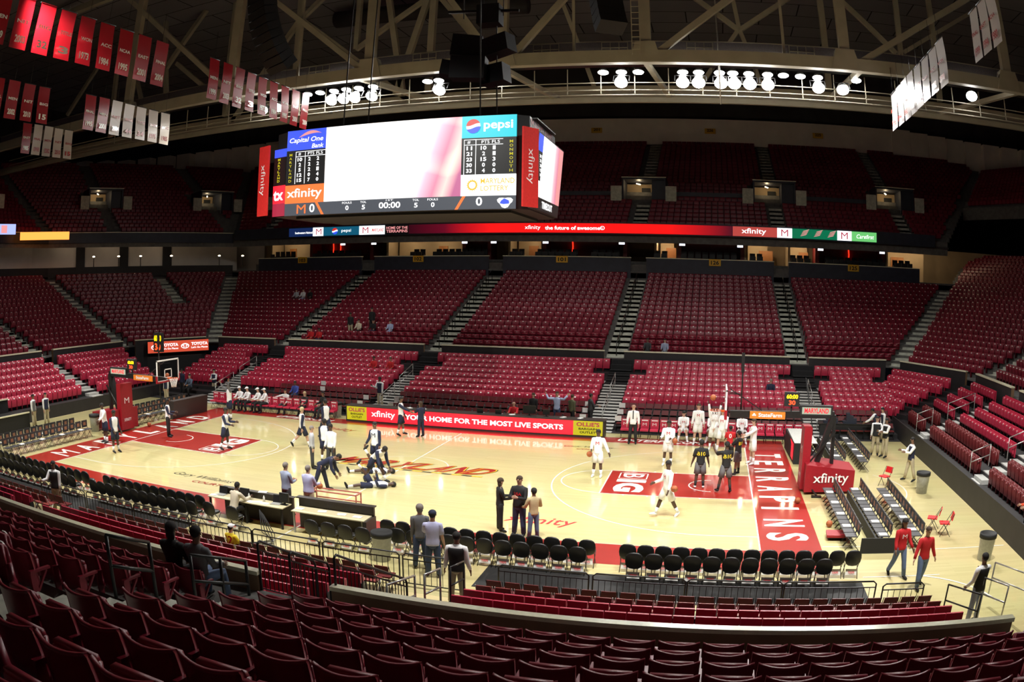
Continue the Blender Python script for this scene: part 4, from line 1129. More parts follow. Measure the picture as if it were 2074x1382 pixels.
NAMES = ['MEN', 'ACC', 'NIT', 'NCAA', 'BIG', 'EAST', 'TITLE', 'FINAL', 'WON']
YRS = ['1958', '1973', '1975', '1980', '1984', '1985', '1994', '1995', '1998', '1999', '2001', '2002', '2003', '2004', '2010', '32', '44', '15', '3', '34']
def banner_row(x, y0, y1, n, cols, h, where, group, faces=1, text='r', w=None, z1=19.0, pales=()):
    st_ = (y1 - y0) / n
    for j in range(n):
        yy = y0 + st_ * (j + 0.5); ww = (w or st_ * 0.72)
        pale = j in pales
        mt = M['v_glare_pale'] if pale else M[cols]
        N = 6; mb = MB(); vs = []
        for a in range(N + 1):
            t = a / N; bx = 0.05 * math.sin(t * 3.0 + j)
            for b in (0, 1):
                vs.append((bx, -ww / 2 + ww * b, -h * t))
        fs = [(2 * a, 2 * a + 1, 2 * a + 3, 2 * a + 2) for a in range(N)]
        mb.add(vs, fs, 0, True)
        o = thing('banner', '%s banner, %s from the near end of %s' % ('glaring pale' if pale else 'pale' if cols != 'v_red' else 'red', nth(j + 1), where), 'banner', (x, yy, z1), group=group)
        mb.build('cloth', mt, o)
        r = MB(); r.tube([(0, -ww / 2 - 0.03, 0.0), (0, ww / 2 + 0.03, 0.0)], 0.025, 6); r.build('rod', M['blackmetal'], o)
        r = MB(); r.tube([(0, 0, 0), (0, 0, 1.5)], 0.01, 4); r.build('wire', M['blackmetal'], o)
        # face towards +x (seen from the right): u = +y... text runs so that it reads from the +x side
        ox_ = 0.07 * faces
        u_ = (0, 1, 0) if faces > 0 else (0, -1, 0)
        tm = M['whitepaint'] if not pale and cols == 'v_red' else M['redpaint']
        t = MB(); us = 1 if faces > 0 else -1
        put_text(t, NAMES[(j * 2 + n) % len(NAMES)], (ox_, -us * ww * 0.38, -h * 0.52), u_, UP, ww * 0.76, h * 0.075, 0, 0.03)
        t.build('name_lettering', tm, o); t = MB()
        put_text(t, YRS[(j * 3 + n) % len(YRS)], (ox_, -us * ww * 0.32, -h * 0.9), u_, UP, ww * 0.64, h * 0.15, 0, 0.04)
        t.build('year_lettering', tm, o)
banner_row(-11.2, -15.2, -3.2, 9, 'v_red', 2.15, 'the nearest high row at left', 'red banners of the nearest left row')
banner_row(-10.9, -0.4, 10.4, 9, 'v_red', 2.15, 'the row left above the scoreboard', 'red banners of the row above the scoreboard', w=0.85)
banner_row(-21.8, -8.6, -2.0, 5, 'v_red', 2.15, 'the second row from the left edge', 'red banners of the second left row')
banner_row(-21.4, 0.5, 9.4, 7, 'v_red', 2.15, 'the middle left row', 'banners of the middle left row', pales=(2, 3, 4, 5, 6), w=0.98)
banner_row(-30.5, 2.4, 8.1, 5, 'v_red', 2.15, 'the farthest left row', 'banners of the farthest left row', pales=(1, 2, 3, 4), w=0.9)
banner_row(23.1, 0.6, 12.4, 8, 'v_glare_white', 2.15, 'the pale row at upper right', 'pale banners of the right row', faces=-1, w=1.3)
banner_row(23.4, -6.0, -2.6, 3, 'v_glare_white', 2.15, 'the second pale row', 'pale banners of the upper right corner', faces=-1, w=1.0)
banner_row(23.7, -10.6, -8.4, 2, 'v_glare_white', 2.15, 'the pale row at the right edge', 'pale banners at the right edge', faces=-1, w=0.9)

# ================================================================ SCOREBOARD
sb = thing('scoreboard', 'large four sided scoreboard hanging over centre court with a glaring white picture', 'scoreboard', (0.5, 0, 0))
FXW = 4.85; FY = -2.65
mb = MB(); mb.prism([(-FXW - .75, -2.2), (-FXW, -2.6), (FXW, -2.6), (FXW + .4, -2.3), (FXW + .4, 2.3), (FXW, 2.6), (-FXW, 2.6), (-FXW - .75, 2.2)], 10.45, 14.0); mb.build('housing', M['blackmetal'], sb)
mb = MB(); mb.box(-FXW + .3, FXW - .3, -2.2, 2.2, 10.35, 10.45); mb.build('underside', M['speaker'], sb)
mb = MB()
for x in (-3, 3):
    for yy in (-1.2, 1.2): mb.tube([(x, yy, 14), (x * 0.9, yy, 30)], 0.03, 6)
mb.build('hoist_cables', M['blackmetal'], sb)
mb = MB(); mb.box(FXW - .2, FXW + .55, -1.7, 1.7, 14.0, 14.05); mb.build('top_plate', M['blackmetal'], sb)
def face_panel(x0, x1, z0, z1, m, name='screen_area', d=0.0): 
    mb = MB(); mb.box(x0, x1, FY - 0.03 - d, FY - d, z0, z1); return mb.build(name, m, sb)
def ft(t, x, z_, w, h, m, bold=0.02, shear=0.0, d=0.045):
    mb = MB(); put_text(mb, t, (x, FY - d, z_), X, UP, w, h, 0, bold, shear); return mb.build('screen_lettering', m, sb)
# positions relative to the middle of the front face
zt, zb_ = 14.0, 10.45
vx0, vx1 = -3.0, 2.75
# main picture: glaring white with a pink and violet sweep on its right side
pm = bpy.data.materials.new('main_picture'); pm.use_nodes = True; nt = pm.node_tree; b = nt.nodes['Principled BSDF']; b.inputs['Base Color'].default_value = (0.01, 0.01, 0.01, 1)
tc = nt.nodes.new('ShaderNodeTexCoord'); sp = nt.nodes.new('ShaderNodeSeparateXYZ'); mr1 = nt.nodes.new('ShaderNodeMapRange'); mr1.inputs['From Min'].default_value = -3.0; mr1.inputs['From Max'].default_value = 2.9
sl = nt.nodes.new('ShaderNodeMath'); sl.operation = 'MULTIPLY_ADD'; sl.inputs[1].default_value = -0.32
rr = nt.nodes.new('ShaderNodeValToRGB'); sts = [(0, (1, 1, 1)), (0.70, (1.0, 0.97, 0.95)), (0.78, (0.80, 0.45, 0.55)), (0.86, (0.62, 0.20, 0.30)), (0.93, (0.95, 0.55, 0.50)), (1.0, (0.42, 0.10, 0.22))]
while len(rr.color_ramp.elements) < len(sts): rr.color_ramp.elements.new(0.5)
for e, (p, c) in zip(rr.color_ramp.elements, sts): e.position = p; e.color = (*c, 1)
nt.links.new(tc.outputs['Object'], sp.inputs[0]); nt.links.new(sp.outputs[2], sl.inputs[0]); nt.links.new(sp.outputs[0], sl.inputs[2])
ofs = nt.nodes.new('ShaderNodeMath'); ofs.inputs[1].default_value = 0.32 * 12.5; nt.links.new(sl.outputs[0], ofs.inputs[0]); nt.links.new(ofs.outputs[0], mr1.inputs[0]); nt.links.new(mr1.outputs[0], rr.inputs[0])
wv = nt.nodes.new('ShaderNodeTexWave'); wv.wave_type = 'RINGS'; wv.inputs['Scale'].default_value = 0.28; wv.inputs['Distortion'].default_value = 3.0
mp2 = nt.nodes.new('ShaderNodeMapping'); mp2.inputs['Location'].default_value = (-5.2, 0, -13.0); nt.links.new(tc.outputs['Object'], mp2.inputs[0]); nt.links.new(mp2.outputs[0], wv.inputs[0])
cr = nt.nodes.new('ShaderNodeValToRGB'); cr.color_ramp.elements[0].position = 0.93; cr.color_ramp.elements[0].color = (0, 0, 0, 1); cr.color_ramp.elements[1].position = 1.0; cr.color_ramp.elements[1].color = (0.3, 0.15, 0.08, 1)
nt.links.new(wv.outputs[0], cr.inputs[0])
ad = nt.nodes.new('ShaderNodeMix'); ad.data_type = 'RGBA'; ad.blend_type = 'ADD'; ad.inputs['Factor'].default_value = 1.0
nt.links.new(rr.outputs[0], ad.inputs[6]); nt.links.new(cr.outputs[0], ad.inputs[7]); nt.links.new(ad.outputs[2], b.inputs['Emission Color']); b.inputs['Emission Strength'].default_value = 1.55
mb = MB(); mb.box(vx0, vx1, FY - 0.03, FY, 10.95, zt); mb.build('main_picture', pm, sb)
# bottom strip
face_panel(-FXW, FXW, zb_, 10.95, M['l_grey'])
for x, c_ in ((-FXW + 1.45, 1), (2.95, -1)):
    mb = MB(); mb.add([(x + c_ * 0.0, FY - 0.04, 10.95), (x + c_ * 0.12, FY - 0.04, 10.95), (x + c_ * 0.42, FY - 0.04, zb_), (x + c_ * 0.30, FY - 0.04, zb_)], [(0, 1, 2, 3)]); mb.build('gold_slash', M['l_orange'], sb)
ft('M', -FXW + .6, 10.52, .42, .36, M['l_orange'], 0.0); ft('0', -2.55 - .5 - .6, 10.55, .24, .34, M['ledwhite'])
ft('FOULS', -2.15, 10.82, .42, .08, M['ledwhite'], 0); ft('0', -2.0, 10.57, .14, .18, M['ledwhite']); ft('TOL', -1.35, 10.82, .26, .08, M['ledwhite'], 0); ft('5', -1.28, 10.57, .14, .18, M['ledwhite'])
face_panel(-.72, .52, 10.47, 10.93, M['l_grey'], d=0.005); ft('00:00', -.55, 10.58, .9, .24, M['ledwhite']); ft('1ST', -.25, 10.86, .3, .06, M['ledwhite'], 0)
ft('TOL', .85, 10.82, .26, .08, M['ledwhite'], 0); ft('5', .92, 10.57, .14, .18, M['ledwhite']); ft('FOULS', 1.45, 10.82, .42, .08, M['ledwhite'], 0); ft('0', 1.6, 10.57, .14, .18, M['ledwhite'])
ft('0', 3.35, 10.58, .24, .32, M['ledwhite'])
mb = MB(); N_ = 16
for i in range(N_):
    a0 = 2 * PI * i / N_; a1 = 2 * PI * (i + 1) / N_; rr_ = lambda a: 0.27 + 0.06 * math.sin(3 * a)
    mb.add([(4.45, FY - 0.045, 10.7), (4.45 + rr_(a0) * math.cos(a0), FY - 0.045, 10.7 + 0.7 * rr_(a0) * math.sin(a0)), (4.45 + rr_(a1) * math.cos(a1), FY - 0.045, 10.7 + 0.7 * rr_(a1) * math.sin(a1))], [(0, 1, 2)])
mb.build('team_emblem', M['ledwhite'], sb)
mb = MB(); mb.add([(4.25, FY - 0.05, 10.65), (4.4, FY - 0.05, 10.62), (4.62, FY - 0.05, 10.64), (4.6, FY - 0.05, 10.76), (4.42, FY - 0.05, 10.84), (4.3, FY - 0.05, 10.75)], [tuple(range(6))]); mb.build('team_emblem_centre', M['l_blue'], sb)
# left column
face_panel(-FXW, vx0, 13.15, zt, M['l_blue']); face_panel(-FXW, vx0, 11.7, 13.15, M['ledblack']); face_panel(-FXW, vx0, 10.95, 11.7, M['l_orange'])
ft('Capital One', -FXW + .12, 13.42, 1.6, .26, M['ledwhite'], 0.01, 0.2); ft('Bank', -3.65, 13.2, .55, .18, M['ledwhite'], 0.01, 0.2)
mb = MB()
for i in range(8):
    t0, t1 = i / 8, (i + 1) / 8; f = lambda t: (-4.3 + 1.1 * t, 13.68 + 0.2 * math.sin(t * PI * 0.8)); g = lambda t: 0.07 * math.sin(PI * min(1, t * 1.05))
    (xa, za), (xb, zb2) = f(t0), f(t1); mb.quad((xa, FY - .045, za - g(t0)), (xb, FY - .045, zb2 - g(t1)), (xb, FY - .045, zb2 + g(t1)), (xa, FY - .045, za + g(t0)))
mb.build('red_swoosh', M['l_pink'], sb)
ft('xfinity', -FXW + .1, 11.08, 1.65, .48, M['ledwhite'], 0.01)
def table_(x0, xc, names_, rows, lab, labx):
    hdr = ('#', 'PTS', 'FLS')
    for x, t in zip(xc, hdr): ft(t, x - .12, 12.92, .12 if t == '#' else .3, .12, M['ledwhite'], 0.0)
    for r, row in enumerate(rows):
        for x, t in zip(xc, row): ft(t, x - .06 * len(t) - .03, 12.68 - r * .215, .11 * len(t), .15, M['ledwhite'], 0.03)
    for i, ch in enumerate(lab): ft(ch, labx, 12.92 - i * (1.25 / len(lab)), .13, .105, M['ledyellow'], 0.02)
    mb = MB()
    for x in (xc[0] + .2, xc[0] - .25): mb.box(x, x + .02, FY - .045, FY - .04, 11.75, 13.08)
    mb.box(xc[0] - .25, xc[2] + .3, FY - .045, FY - .04, 12.87, 12.89); mb.box(xc[0] - .25, xc[2] + .3, FY - .045, FY - .04, 13.07, 13.09); mb.build('table_rules', M['ledwhite'], sb)
table_(-4, (-4.15, -3.7, -3.3), None, (('10', '2', '2'), ('2', '2', '2'), ('5', '2', '1'), ('12', '0', '4'), ('15', '7', '0')), 'MARYLAND', -4.7)
# right column
face_panel(vx1, FXW, 13.15, zt, M['l_cyan']); face_panel(vx1, FXW, 11.75, 13.15, M['ledblack']); face_panel(vx1, FXW, 10.95, 11.75, M['ledwhite'])
ft('pepsi', 3.6, 13.38, 1.12, .42, M['ledwhite'], 0.02); globe(sb, (3.2, FY - .05, 13.6), .28)
table_(2, (3.1, 3.65, 4.05), None, (('11', '10', '1'), ('21', '2', '1'), ('23', '15', '3'), ('30', '0', '0'), ('33', '4', '0')), 'MONMOUTH', 4.6)
mb = MB()
for i in range(16):
    a = 2 * PI * i / 16; mb.add([(3.2 + .17 * math.cos(a - .12), FY - .045, 11.35 + .17 * math.sin(a - .12)), (3.2 + .17 * math.cos(a + .12), FY - .045, 11.35 + .17 * math.sin(a + .12)), (3.2 + .27 * math.cos(a), FY - .045, 11.35 + .27 * math.sin(a))], [(0, 1, 2)])
for i in range(20):
    a = 2 * PI * i / 20; b_ = 2 * PI * (i + 1) / 20; mb.add([(3.2 + .13 * math.cos(a), FY - .045, 11.35 + .13 * math.sin(a)), (3.2 + .13 * math.cos(b_), FY - .045, 11.35 + .13 * math.sin(b_)), (3.2 + .19 * math.cos(b_), FY - .045, 11.35 + .19 * math.sin(b_)), (3.2 + .19 * math.cos(a), FY - .045, 11.35 + .19 * math.sin(a))], [(0, 1, 2, 3)])
mb.build('sun_mark', M['l_gold'], sb)
ft('MARYLAND', 3.52, 11.4, 1.28, .2, M['l_gold'], 0.01); ft('LOTTERY', 3.52, 11.13, 1.05, .19, M['l_gold'], 0.01)
# angled strip on the left corner and the red corner boards
def vplane(p0, p1, z0, z1, m, name, th=0.05):
    p0 = Vector((*p0, 0)); p1 = Vector((*p1, 0)); d = (p1 - p0).normalized(); n = Vector((d.y, -d.x, 0))
    mb = MB(); vs = [p0, p1, p1 - n * th, p0 - n * th]
    mb.prism([(v.x, v.y) for v in vs], z0, z1); o = mb.build(name, m, sb); return o, p0, d, n
for s in (-1,):
    for z0, z1, m in ((12.95, 13.3, M['l_blue']), (11.75, 12.95, M['ledblack']), (11.0, 11.75, M['ledred']), (10.47, 11.0, M['l_mred'])):
        o, p0, d, n = vplane((-5.62, -2.42), (-4.9, -2.64), z0, z1, m, 'corner_screen')
    mb = MB(); put_text(mb, 'tx', p0 + d * .05 + n * .012 + Vector((0, 0, 11.12)), d, UP, .62, .42, 0, 0.03); mb.build('screen_lettering', M['ledwhite'], sb)
    mb = MB()
    for i, ch in enumerate('MARYLAND'): put_text(mb, ch, p0 + d * .25 + n * .012 + Vector((0, 0, 12.8 - i * .13)), d, UP, .16, .1, 0, 0.03)
    mb.build('screen_lettering', M['ledyellow'], sb)
M['boardred'] = mat('red_corner_board', (0.42, 0.015, 0.012), 0.5, emit=(0.42, 0.012, 0.01), es=0.35)
def corner_board(p0, p1, z0=10.5, z1=13.45):
    o, a, d, n = vplane(p0, p1, z0, z1, M['boardred'], 'corner_board', 0.08)
    mb = MB(); L_ = (Vector(p1) - Vector(p0)).length
    put_text(mb, 'xfinity', a + d * (L_ * .5 - .24) + n * .01 + Vector((0, 0, 12.65)), (0, 0, -1), d, 1.3, .42, 0, 0.0); mb.build('board_lettering', M['white'], sb)
corner_board((-6.28, -2.62), (-5.62, -2.9)); corner_board((5.25 - .02, -3.12), (5.62, -2.42))
# right screen, tipped slightly down
mb = MB(); SX = 5.62
mb.add([(SX - .25, -2.35, 10.5), (SX - .25, 2.35, 10.5), (SX, 2.35, 13.4), (SX, -2.35, 13.4), (SX - .4, -2.35, 10.5), (SX - .4, 2.35, 10.5), (SX - .4, 2.35, 13.4), (SX - .4, -2.35, 13.4)], [(0, 1, 2, 3), (5, 4, 7, 6), (0, 4, 5, 1), (3, 2, 6, 7), (0, 3, 7, 4), (1, 5, 6, 2)])
mb.build('side_screen_frame', M['blackmetal'], sb)
def side(y0, y1, z0, z1, m, nm='side_screen', d=.01):
    f = lambda z_: SX - .25 + .25 * (z_ - 10.5) / 2.9 + d
    mb = MB(); mb.quad((f(z0), y0, z0), (f(z0), y1, z0), (f(z1), y1, z1), (f(z1), y0, z1)); return mb.build(nm, m, sb)
side(-1.5, 1.5, 11.0, 13.35, rampmat('side_picture', [(0, (1, 1, 1)), (.62, (1, .96, .94)), (.8, (.8, .4, .45)), (1, (.5, .15, .25))], 1, -1.5, 1.5, 1.5), 'side_picture')
side(-2.3, -1.5, 12.7, 13.35, M['l_blue']); side(-2.3, -1.5, 11.6, 12.7, M['ledblack']); side(-2.3, -1.5, 11.0, 11.6, M['ledwhite']); side(1.5, 2.3, 11.0, 13.35, M['l_pink']); side(-2.3, 2.3, 10.52, 11.0, M['ledblack'])
mb = MB(); put_text(mb, 'TIMEOUT', (SX - .2, -.9, 10.62), Y, UP, 1.9, .28, 0, 0.03); mb.build('screen_lettering', M['ledwhite'], sb)
mb = MB(); 
for i in range(5): put_text(mb, '%d 2 1' % (10 + i * 5), (SX + .0, -2.2, 11.7 + .18 * i), Y, UP, .6, .12, 0, 0.03)
mb.build('screen_lettering', M['ledwhite'], sb)
mb = MB(); put_text(mb, 'MARYLAND', (FXW + .43, -2.2, 13.55), Y, UP, 3.9, .4, 0, 0.0); mb.build('dark_lettering', M['padred'], sb)

# ================================================================ COURTSIDE
# far LED table
o = thing('led_table', 'long courtside table with a red scrolling LED front on the far side', 'led table', (0, 8.5, 0))
mb = MB(); mb.box(-7.1, 7.2, 0.02, 0.75, 0.0, 0.86); mb.box(-7.15, 7.25, -0.02, 0.8, 0.86, 0.90); mb.build('cabinet', M['tablebrown'], o)
for a, b, m in ((-7.02, -5.8, M['ledyellow']), (-5.8, 5.62, M['ledred']), (5.62, 7.12, M['ledyellow'])):
    mb = MB(); mb.box(a, b, -0.02, 0.02, 0.12, 0.86); mb.build('led_front', m, o)
def tt(t, x, z_, w, h, m, bold=0.03):
    mb = MB(); put_text(mb, t, (x, -0.035, z_), X, UP, w, h, 0, bold); mb.build('led_lettering', m, o)
tt('xfinity', -5.5, .28, 1.42, .44, M['ledwhite'], 0.01); tt('YOUR HOME FOR THE MOST LIVE SPORTS', -3.5, .36, 8.6, .27, M['ledwhite'])
for x in (-6.9, 5.78):
    w_ = 1.0 if x < 0 else 1.18
    tt("OLLiE'S", x, .58, w_, .22, M['l_mred']); tt('BARGAIN', x + .12, .40, w_ - .24, .11, M['ledblack']); tt('OUTLET', x + .18, .22, w_ - .36, .12, M['ledblack'])
# things on and behind the table
def laptop(loc, rz, label, open_=True):
    o = thing('laptop', label, 'laptop', loc, rz)
    b = MB(); b.box(-.17, .17, -.12, .12, 0, .02); b.build('keyboard_base', M['greyvinyl'], o)
    s = MB(); s.add([(-.17, .12, .02), (.17, .12, .02), (.17, .18, .26), (-.17, .18, .26), (-.17, .14, .02), (.17, .14, .02), (.17, .20, .26), (-.17, .20, .26)], [(0, 1, 2, 3), (5, 4, 7, 6), (0, 4, 5, 1), (3, 2, 6, 7), (0, 3, 7, 4), (1, 5, 6, 2)]); s.build('screen', M['blackmetal'], o)
laptop((.6, 9.0, .9), PI, 'grey laptop open on the far LED table beside the woman in navy'); laptop((1.6, 9.0, .9), PI, 'second laptop on the far LED table')
def monitor(loc, rz, w, h, label):
    o = thing('monitor', label, 'monitor', loc, rz)
    b = MB(); b.box(-w / 2, w / 2, -.03, .03, .1, .1 + h); b.build('panel', M['blackmetal'], o)
    b = MB(); b.box(-w / 2 + .03, w / 2 - .03, -.036, -.03, .13, .07 + h); b.build('screen', M['black'], o)
    b = MB(); b.box(-.04, .04, 0, .03, 0, .12); b.box(-.12, .12, -.08, .08, 0, .015); b.build('stand', M['blackmetal'], o)
monitor((3.2, 9.05, .9), 0, .68, .42, 'black monitor standing on the far LED table'); monitor((4.1, 9.0, .9), 0, .36, .26, 'small grey monitor right of the black one on the far table')
for x in (-3.4, -2.6, 2.3, 5.0, 5.9): 
    b = MB(); b.box(-.15, .15, -.1, .1, 0, .03); q = b.build('paper_stack', M['paper'], None, (x, 8.95, .9), rz=0.2 * x); q['label'] = 'papers lying on the far LED table, %s' % {-3.4: 'leftmost', -2.6: 'second from left', 2.3: 'in the middle', 5.0: 'near the green jacket', 5.9: 'rightmost'}[x]; q['category'] = 'papers'

# basketball goals
def goal(s, label):
    """s = 1 right, -1 left; built for +x then mirrored by turning round"""
    o = thing('basketball_goal', label, 'basketball goal', (0, 0, 0), 0 if s > 0 else PI)
    b = MB(); b.prism([(16.42, -1.0), (18.5, -.75), (18.5, .75), (16.42, 1.0)], 0.12, .95); b.v = [(x, y, z_ + (0.25 if (z_ > .5 and x < 17) else 0)) for x, y, z_ in b.v]; base = b.build('padded_base', M['padred'], o)
    b = MB(); put_text(b, 'xfinity', (16.75, -.985, .38), Vector((1, .12, 0)).normalized(), Vector((0, 0, 1)), 1.5, .5, 0, 0.01); b.v = [(x, y - .012, z_) for x, y, z_ in b.v]; b.build('base_lettering', M['white'], base)
    b = MB(); b.box(16.3, 16.62, -.5, .5, 0.1, 2.55); b.build('front_pad', M['padred'], o)
    b = MB(); put_text(b, 'XFINITY', (16.29, .3, .55), nY, UP, .6, .16, 0, 0.02); put_text(b, 'M', (16.29, .2, 1.5), nY, UP, .4, .3, 0, 0.0); b.build('pad_lettering', M['white'], o)
    b = MB(); b.bar((16.9, 0, .9), (17.5, 0, 2.95), .2, .3); b.bar((17.6, 0, .4), (17.55, 0, 3.0), .14, .2); b.bar((16.5, .3, 1.0), (17.6, .3, 2.4), .06); b.bar((16.5, -.3, 1.0), (17.6, -.3, 2.4), .06); b.build('lift_arms', M['blackmetal'], o)
    b = MB(); b.bar((13.3, 0, 2.93), (17.55, 0, 3.0), .22, .26); b.bar((13.25, 0, 3.9), (14.55, 0, 3.1), .035); b.bar((13.7, 0, 3.7), (13.2, .3, 3.75), .025); b.bar((13.7, 0, 3.7), (13.2, -.3, 3.75), .025); b.build('main_arm', M['blackmetal'], o)
    b = MB(); b.box(14.08, 15.5, -.19, -.15, 2.80, 3.08) if s > 0 else b.box(14.08, 15.5, .15, .19, 2.80, 3.08); sf = b.build('advert_board', M['sforange'], o)
    b = MB()
    if s > 0: put_text(b, 'StateFarm', (14.42, -.2, 2.87), X, UP, .95, .16, 0, 0.03); [b.ell((14.25 + dx, -.195, 2.93 + dz), (.045, .006, .035), 8, 4) for dx, dz in ((-.04, 0), (.04, 0), (0, .05))]
    else: put_text(b, 'StateFarm', (15.3, .2, 2.87), nX, UP, .95, .16, 0, 0.03)
    b.build('advert_lettering', M['white'], sf)
    # board: glass with white frame, padding, target square
    g = bpy.data.materials.get('board_glass')
    if g is None:
        g = bpy.data.materials.new('board_glass'); g.use_nodes = True; p = g.node_tree.nodes['Principled BSDF']; p.inputs['Transmission Weight'].default_value = 1; p.inputs['Roughness'].default_value = 0.02; p.inputs['IOR'].default_value = 1.02
    b = MB(); b.box(13.10, 13.12, -.9, .9, 2.93, 3.95); gl = b.build('backboard_glass', g, o)
    b = MB()
    for y0, y1, z0, z1 in ((-.915, -.86, 2.9, 3.96), (.86, .915, 2.9, 3.96), (-.915, .915, 3.9, 3.965), (-.915, .915, 2.9, 2.95)): b.box(13.085, 13.135, y0, y1, z0, z1)
    b.build('white_frame', M['white'], gl)
    b = MB()
    for y0, y1, z0, z1 in ((-.305, -.255, 3.05, 3.5), (.255, .305, 3.05, 3.5), (-.305, .305, 3.45, 3.5), (-.305, .305, 3.05, 3.09)): b.box(13.08, 13.10, y0, y1, z0, z1)
    b.build('target_square', M['white'], gl)
    b = MB(); b.box(13.06, 13.16, -.93, .93, 2.84, 2.92); b.box(13.06, 13.16, -.95, -.90, 2.84, 3.2); b.box(13.06, 13.16, .90, .95, 2.84, 3.2); b.build('edge_padding', M['padred'], gl)
    b = MB(); b.tube([(12.72 + .2286 * math.cos(t), .2286 * math.sin(t), 3.05) for t in [2 * PI * i / 24 for i in range(25)]], .012, 6, caps=False); b.box(12.93, 13.08, -.08, .08, 3.0, 3.06); rim = b.build('rim', M['rim'], o)
    b = MB()
    for i in range(12):
        a = 2 * PI * i / 12
        for d_ in (1, -1):
            pts = [(12.72 + r * math.cos(a + d_ * k * .26), r * math.sin(a + d_ * k * .26), 3.04 - k * .11) for k, r in enumerate((.225, .20, .165, .14, .125))]
            b.tube(pts, .008, 4)
    b.build('net', M['white'], rim)
    b = MB(); b.tube([(13.72, 0, 3.1), (13.72, 0, 5.3)], .035, 6); b.box(13.66, 13.78, -.05, .05, 4.55, 5.3); b.build('camera_mast', M['blackmetal'], o)
    # clock and team sign
    b = MB(); b.box(15.45, 16.05, -.1, .1, 3.3, 3.85); b.bar((15.75, 0, 3.0), (15.75, 0, 3.35), .06); ck = b.build('clock_case', M['black'], o)
    b = MB()
    if s > 0:
        put_text(b, '60:00', (15.52, -.11, 3.6), X, UP, .46, .17, 0, .03); put_text(b, '30', (15.62, -.11, 3.36), X, UP, .27, .18, 1, .03)
    else:
        put_text(b, '60:00', (15.98, .11, 3.6), nX, UP, .46, .17, 0, .03); put_text(b, '30', (15.88, .11, 3.36), nX, UP, .27, .18, 1, .03)
    b.build('clock_digits', [M['d_yel'], M['d_red']], ck)
    b = MB(); b.box(16.1, 17.45, -.12, .12, 2.95, 3.36); ts = b.build('team_sign_case', M['black'], o)
    yy = -.125 if s > 0 else .125; ux = X if s > 0 else nX
    b = MB(); a_, c_ = (16.18, 17.37)
    b.quad((a_, yy, 3.02), (c_, yy, 3.02), (c_, yy, 3.29), (a_, yy, 3.29)); b.build('sign_screen', M['l_pale'], ts)
    b = MB(); put_text(b, 'MARYLAND', (16.28 if s > 0 else 17.27, yy * 1.04, 3.06), ux, UP, 1.0, .2, 0, .03); b.build('sign_lettering', M['ledred'], ts)
    for (dx, dy) in ((.3, -1.0), (.3, 1.0)):
        b = MB(); b.bar((16.6, dy * .6, .35), (16.9, dy * 1.3, .08), .05); b.box(16.7, 17.1, dy * 1.3 - .1, dy * 1.3 + .1, 0.0, .07); b.build('outrigger', M['blackmetal'], o)
    return o
M['d_yel'] = emis('digit_amber', (1.0, 0.62, 0.0), 3.0); M['d_red'] = emis('digit_red', (1.0, 0.06, 0.01), 3.0); M['l_pale'] = emis('sign_pale', (0.55, 0.62, 0.45), .9)
goal(1, 'right basketball goal with crimson padding and a clock reading 60:00 over 30')
goal(-1, 'left basketball goal with crimson padding, its glass board facing the camera')
# clock mast near the far left tunnel
o = thing('game_clock', 'amber and red game clock on a pole in front of the tunnel board', 'clock', (-18.9, 6, 0))
b = MB(); b.tube([(0, 0, 0), (0, 0, 3.6)], .04, 6); b.build('pole', M['blackmetal'], o); b = MB(); b.box(-.36, .36, -.1, .1, 3.6, 4.75); b.build('case', M['black'], o)
b = MB(); put_text(b, '60:00', (-.3, -.115, 4.25), X, UP, .6, .36, 0, .03); put_text(b, '30', (-.24, -.115, 3.7), X, UP, .48, .42, 1, .03); b.build('digits', [M['d_yel'], M['d_red']], o)

# padded black chairs in front rows
def ellipse_plate(mb, w, h, t, z0, y0, tilt=0.15, n=16, p=2.6):
    pts = []
    for i in range(n):
        a = 2 * PI * i / n; c, s_ = math.cos(a), math.sin(a)
        pts.append((w / 2 * abs(c) ** (2 / p) * (1 if c >= 0 else -1), h / 2 * abs(s_) ** (2 / p) * (1 if s_ >= 0 else -1)))
    vs = []
    for k, sc_ in ((0, .88), (0.3, 1.0), (0.7, 1.0), (1, .88)):
        for (x, z_) in pts: vs.append((x * sc_, y0 + t * k - (z_ + h / 2) * tilt, z0 + h / 2 + z_ * sc_))
    fs = [tuple(range(n - 1, -1, -1))[::-1], tuple(range(3 * n, 4 * n))[::-1]]
    for j in range(3):
        for i in range(n): fs.append((j * n + i, (j + 1) * n + i, (j + 1) * n + (i + 1) % n, j * n + (i + 1) % n))
    mb.add(vs, fs, None, True)
b = MB(); ellipse_plate(b, .485, .50, .06, .37, -.03); ME_CB = b.mesh('padded_back', M['blackpad'])
b = MB(); ellipse_plate(b, .42, .38, .07, 0, 0, 0); b.v = [(x, .22 - (z_ - .19), .43 + y) for x, y, z_ in b.v]; b2 = MB(); b2.box(-.18, .18, .03, .40, .415, .43); ME_CS = b.mesh('padded_seat', M['blackpad'])
ME_CU = b2.mesh('seat_underside', M['greyvinyl'])
def frame(sx):
    b = MB(); b.tube([(sx * .2, -.08, .78), (sx * .2, .02, .44), (sx * .2, .40, .0)], .012, 5); b.tube([(sx * .2, .36, .43), (sx * .2, -.06, 0)], .012, 5); return b.mesh('side_frame', M['blackmetal'])
ME_CF = [frame(-1), frame(1)]
b = MB(); b.quad((-.17, -.02, .10), (.17, -.02, .10), (.17, .03, .27), (-.17, .03, .27)); ME_CC = b.mesh('card', M['paper'])
b = MB(); put_text(b, 'TERPS', (-.1, -.03, .15), X, Vector((0, .28, .96)), .2, .06, 0, .03); ME_CT = b.mesh('card_mark', M['red'])
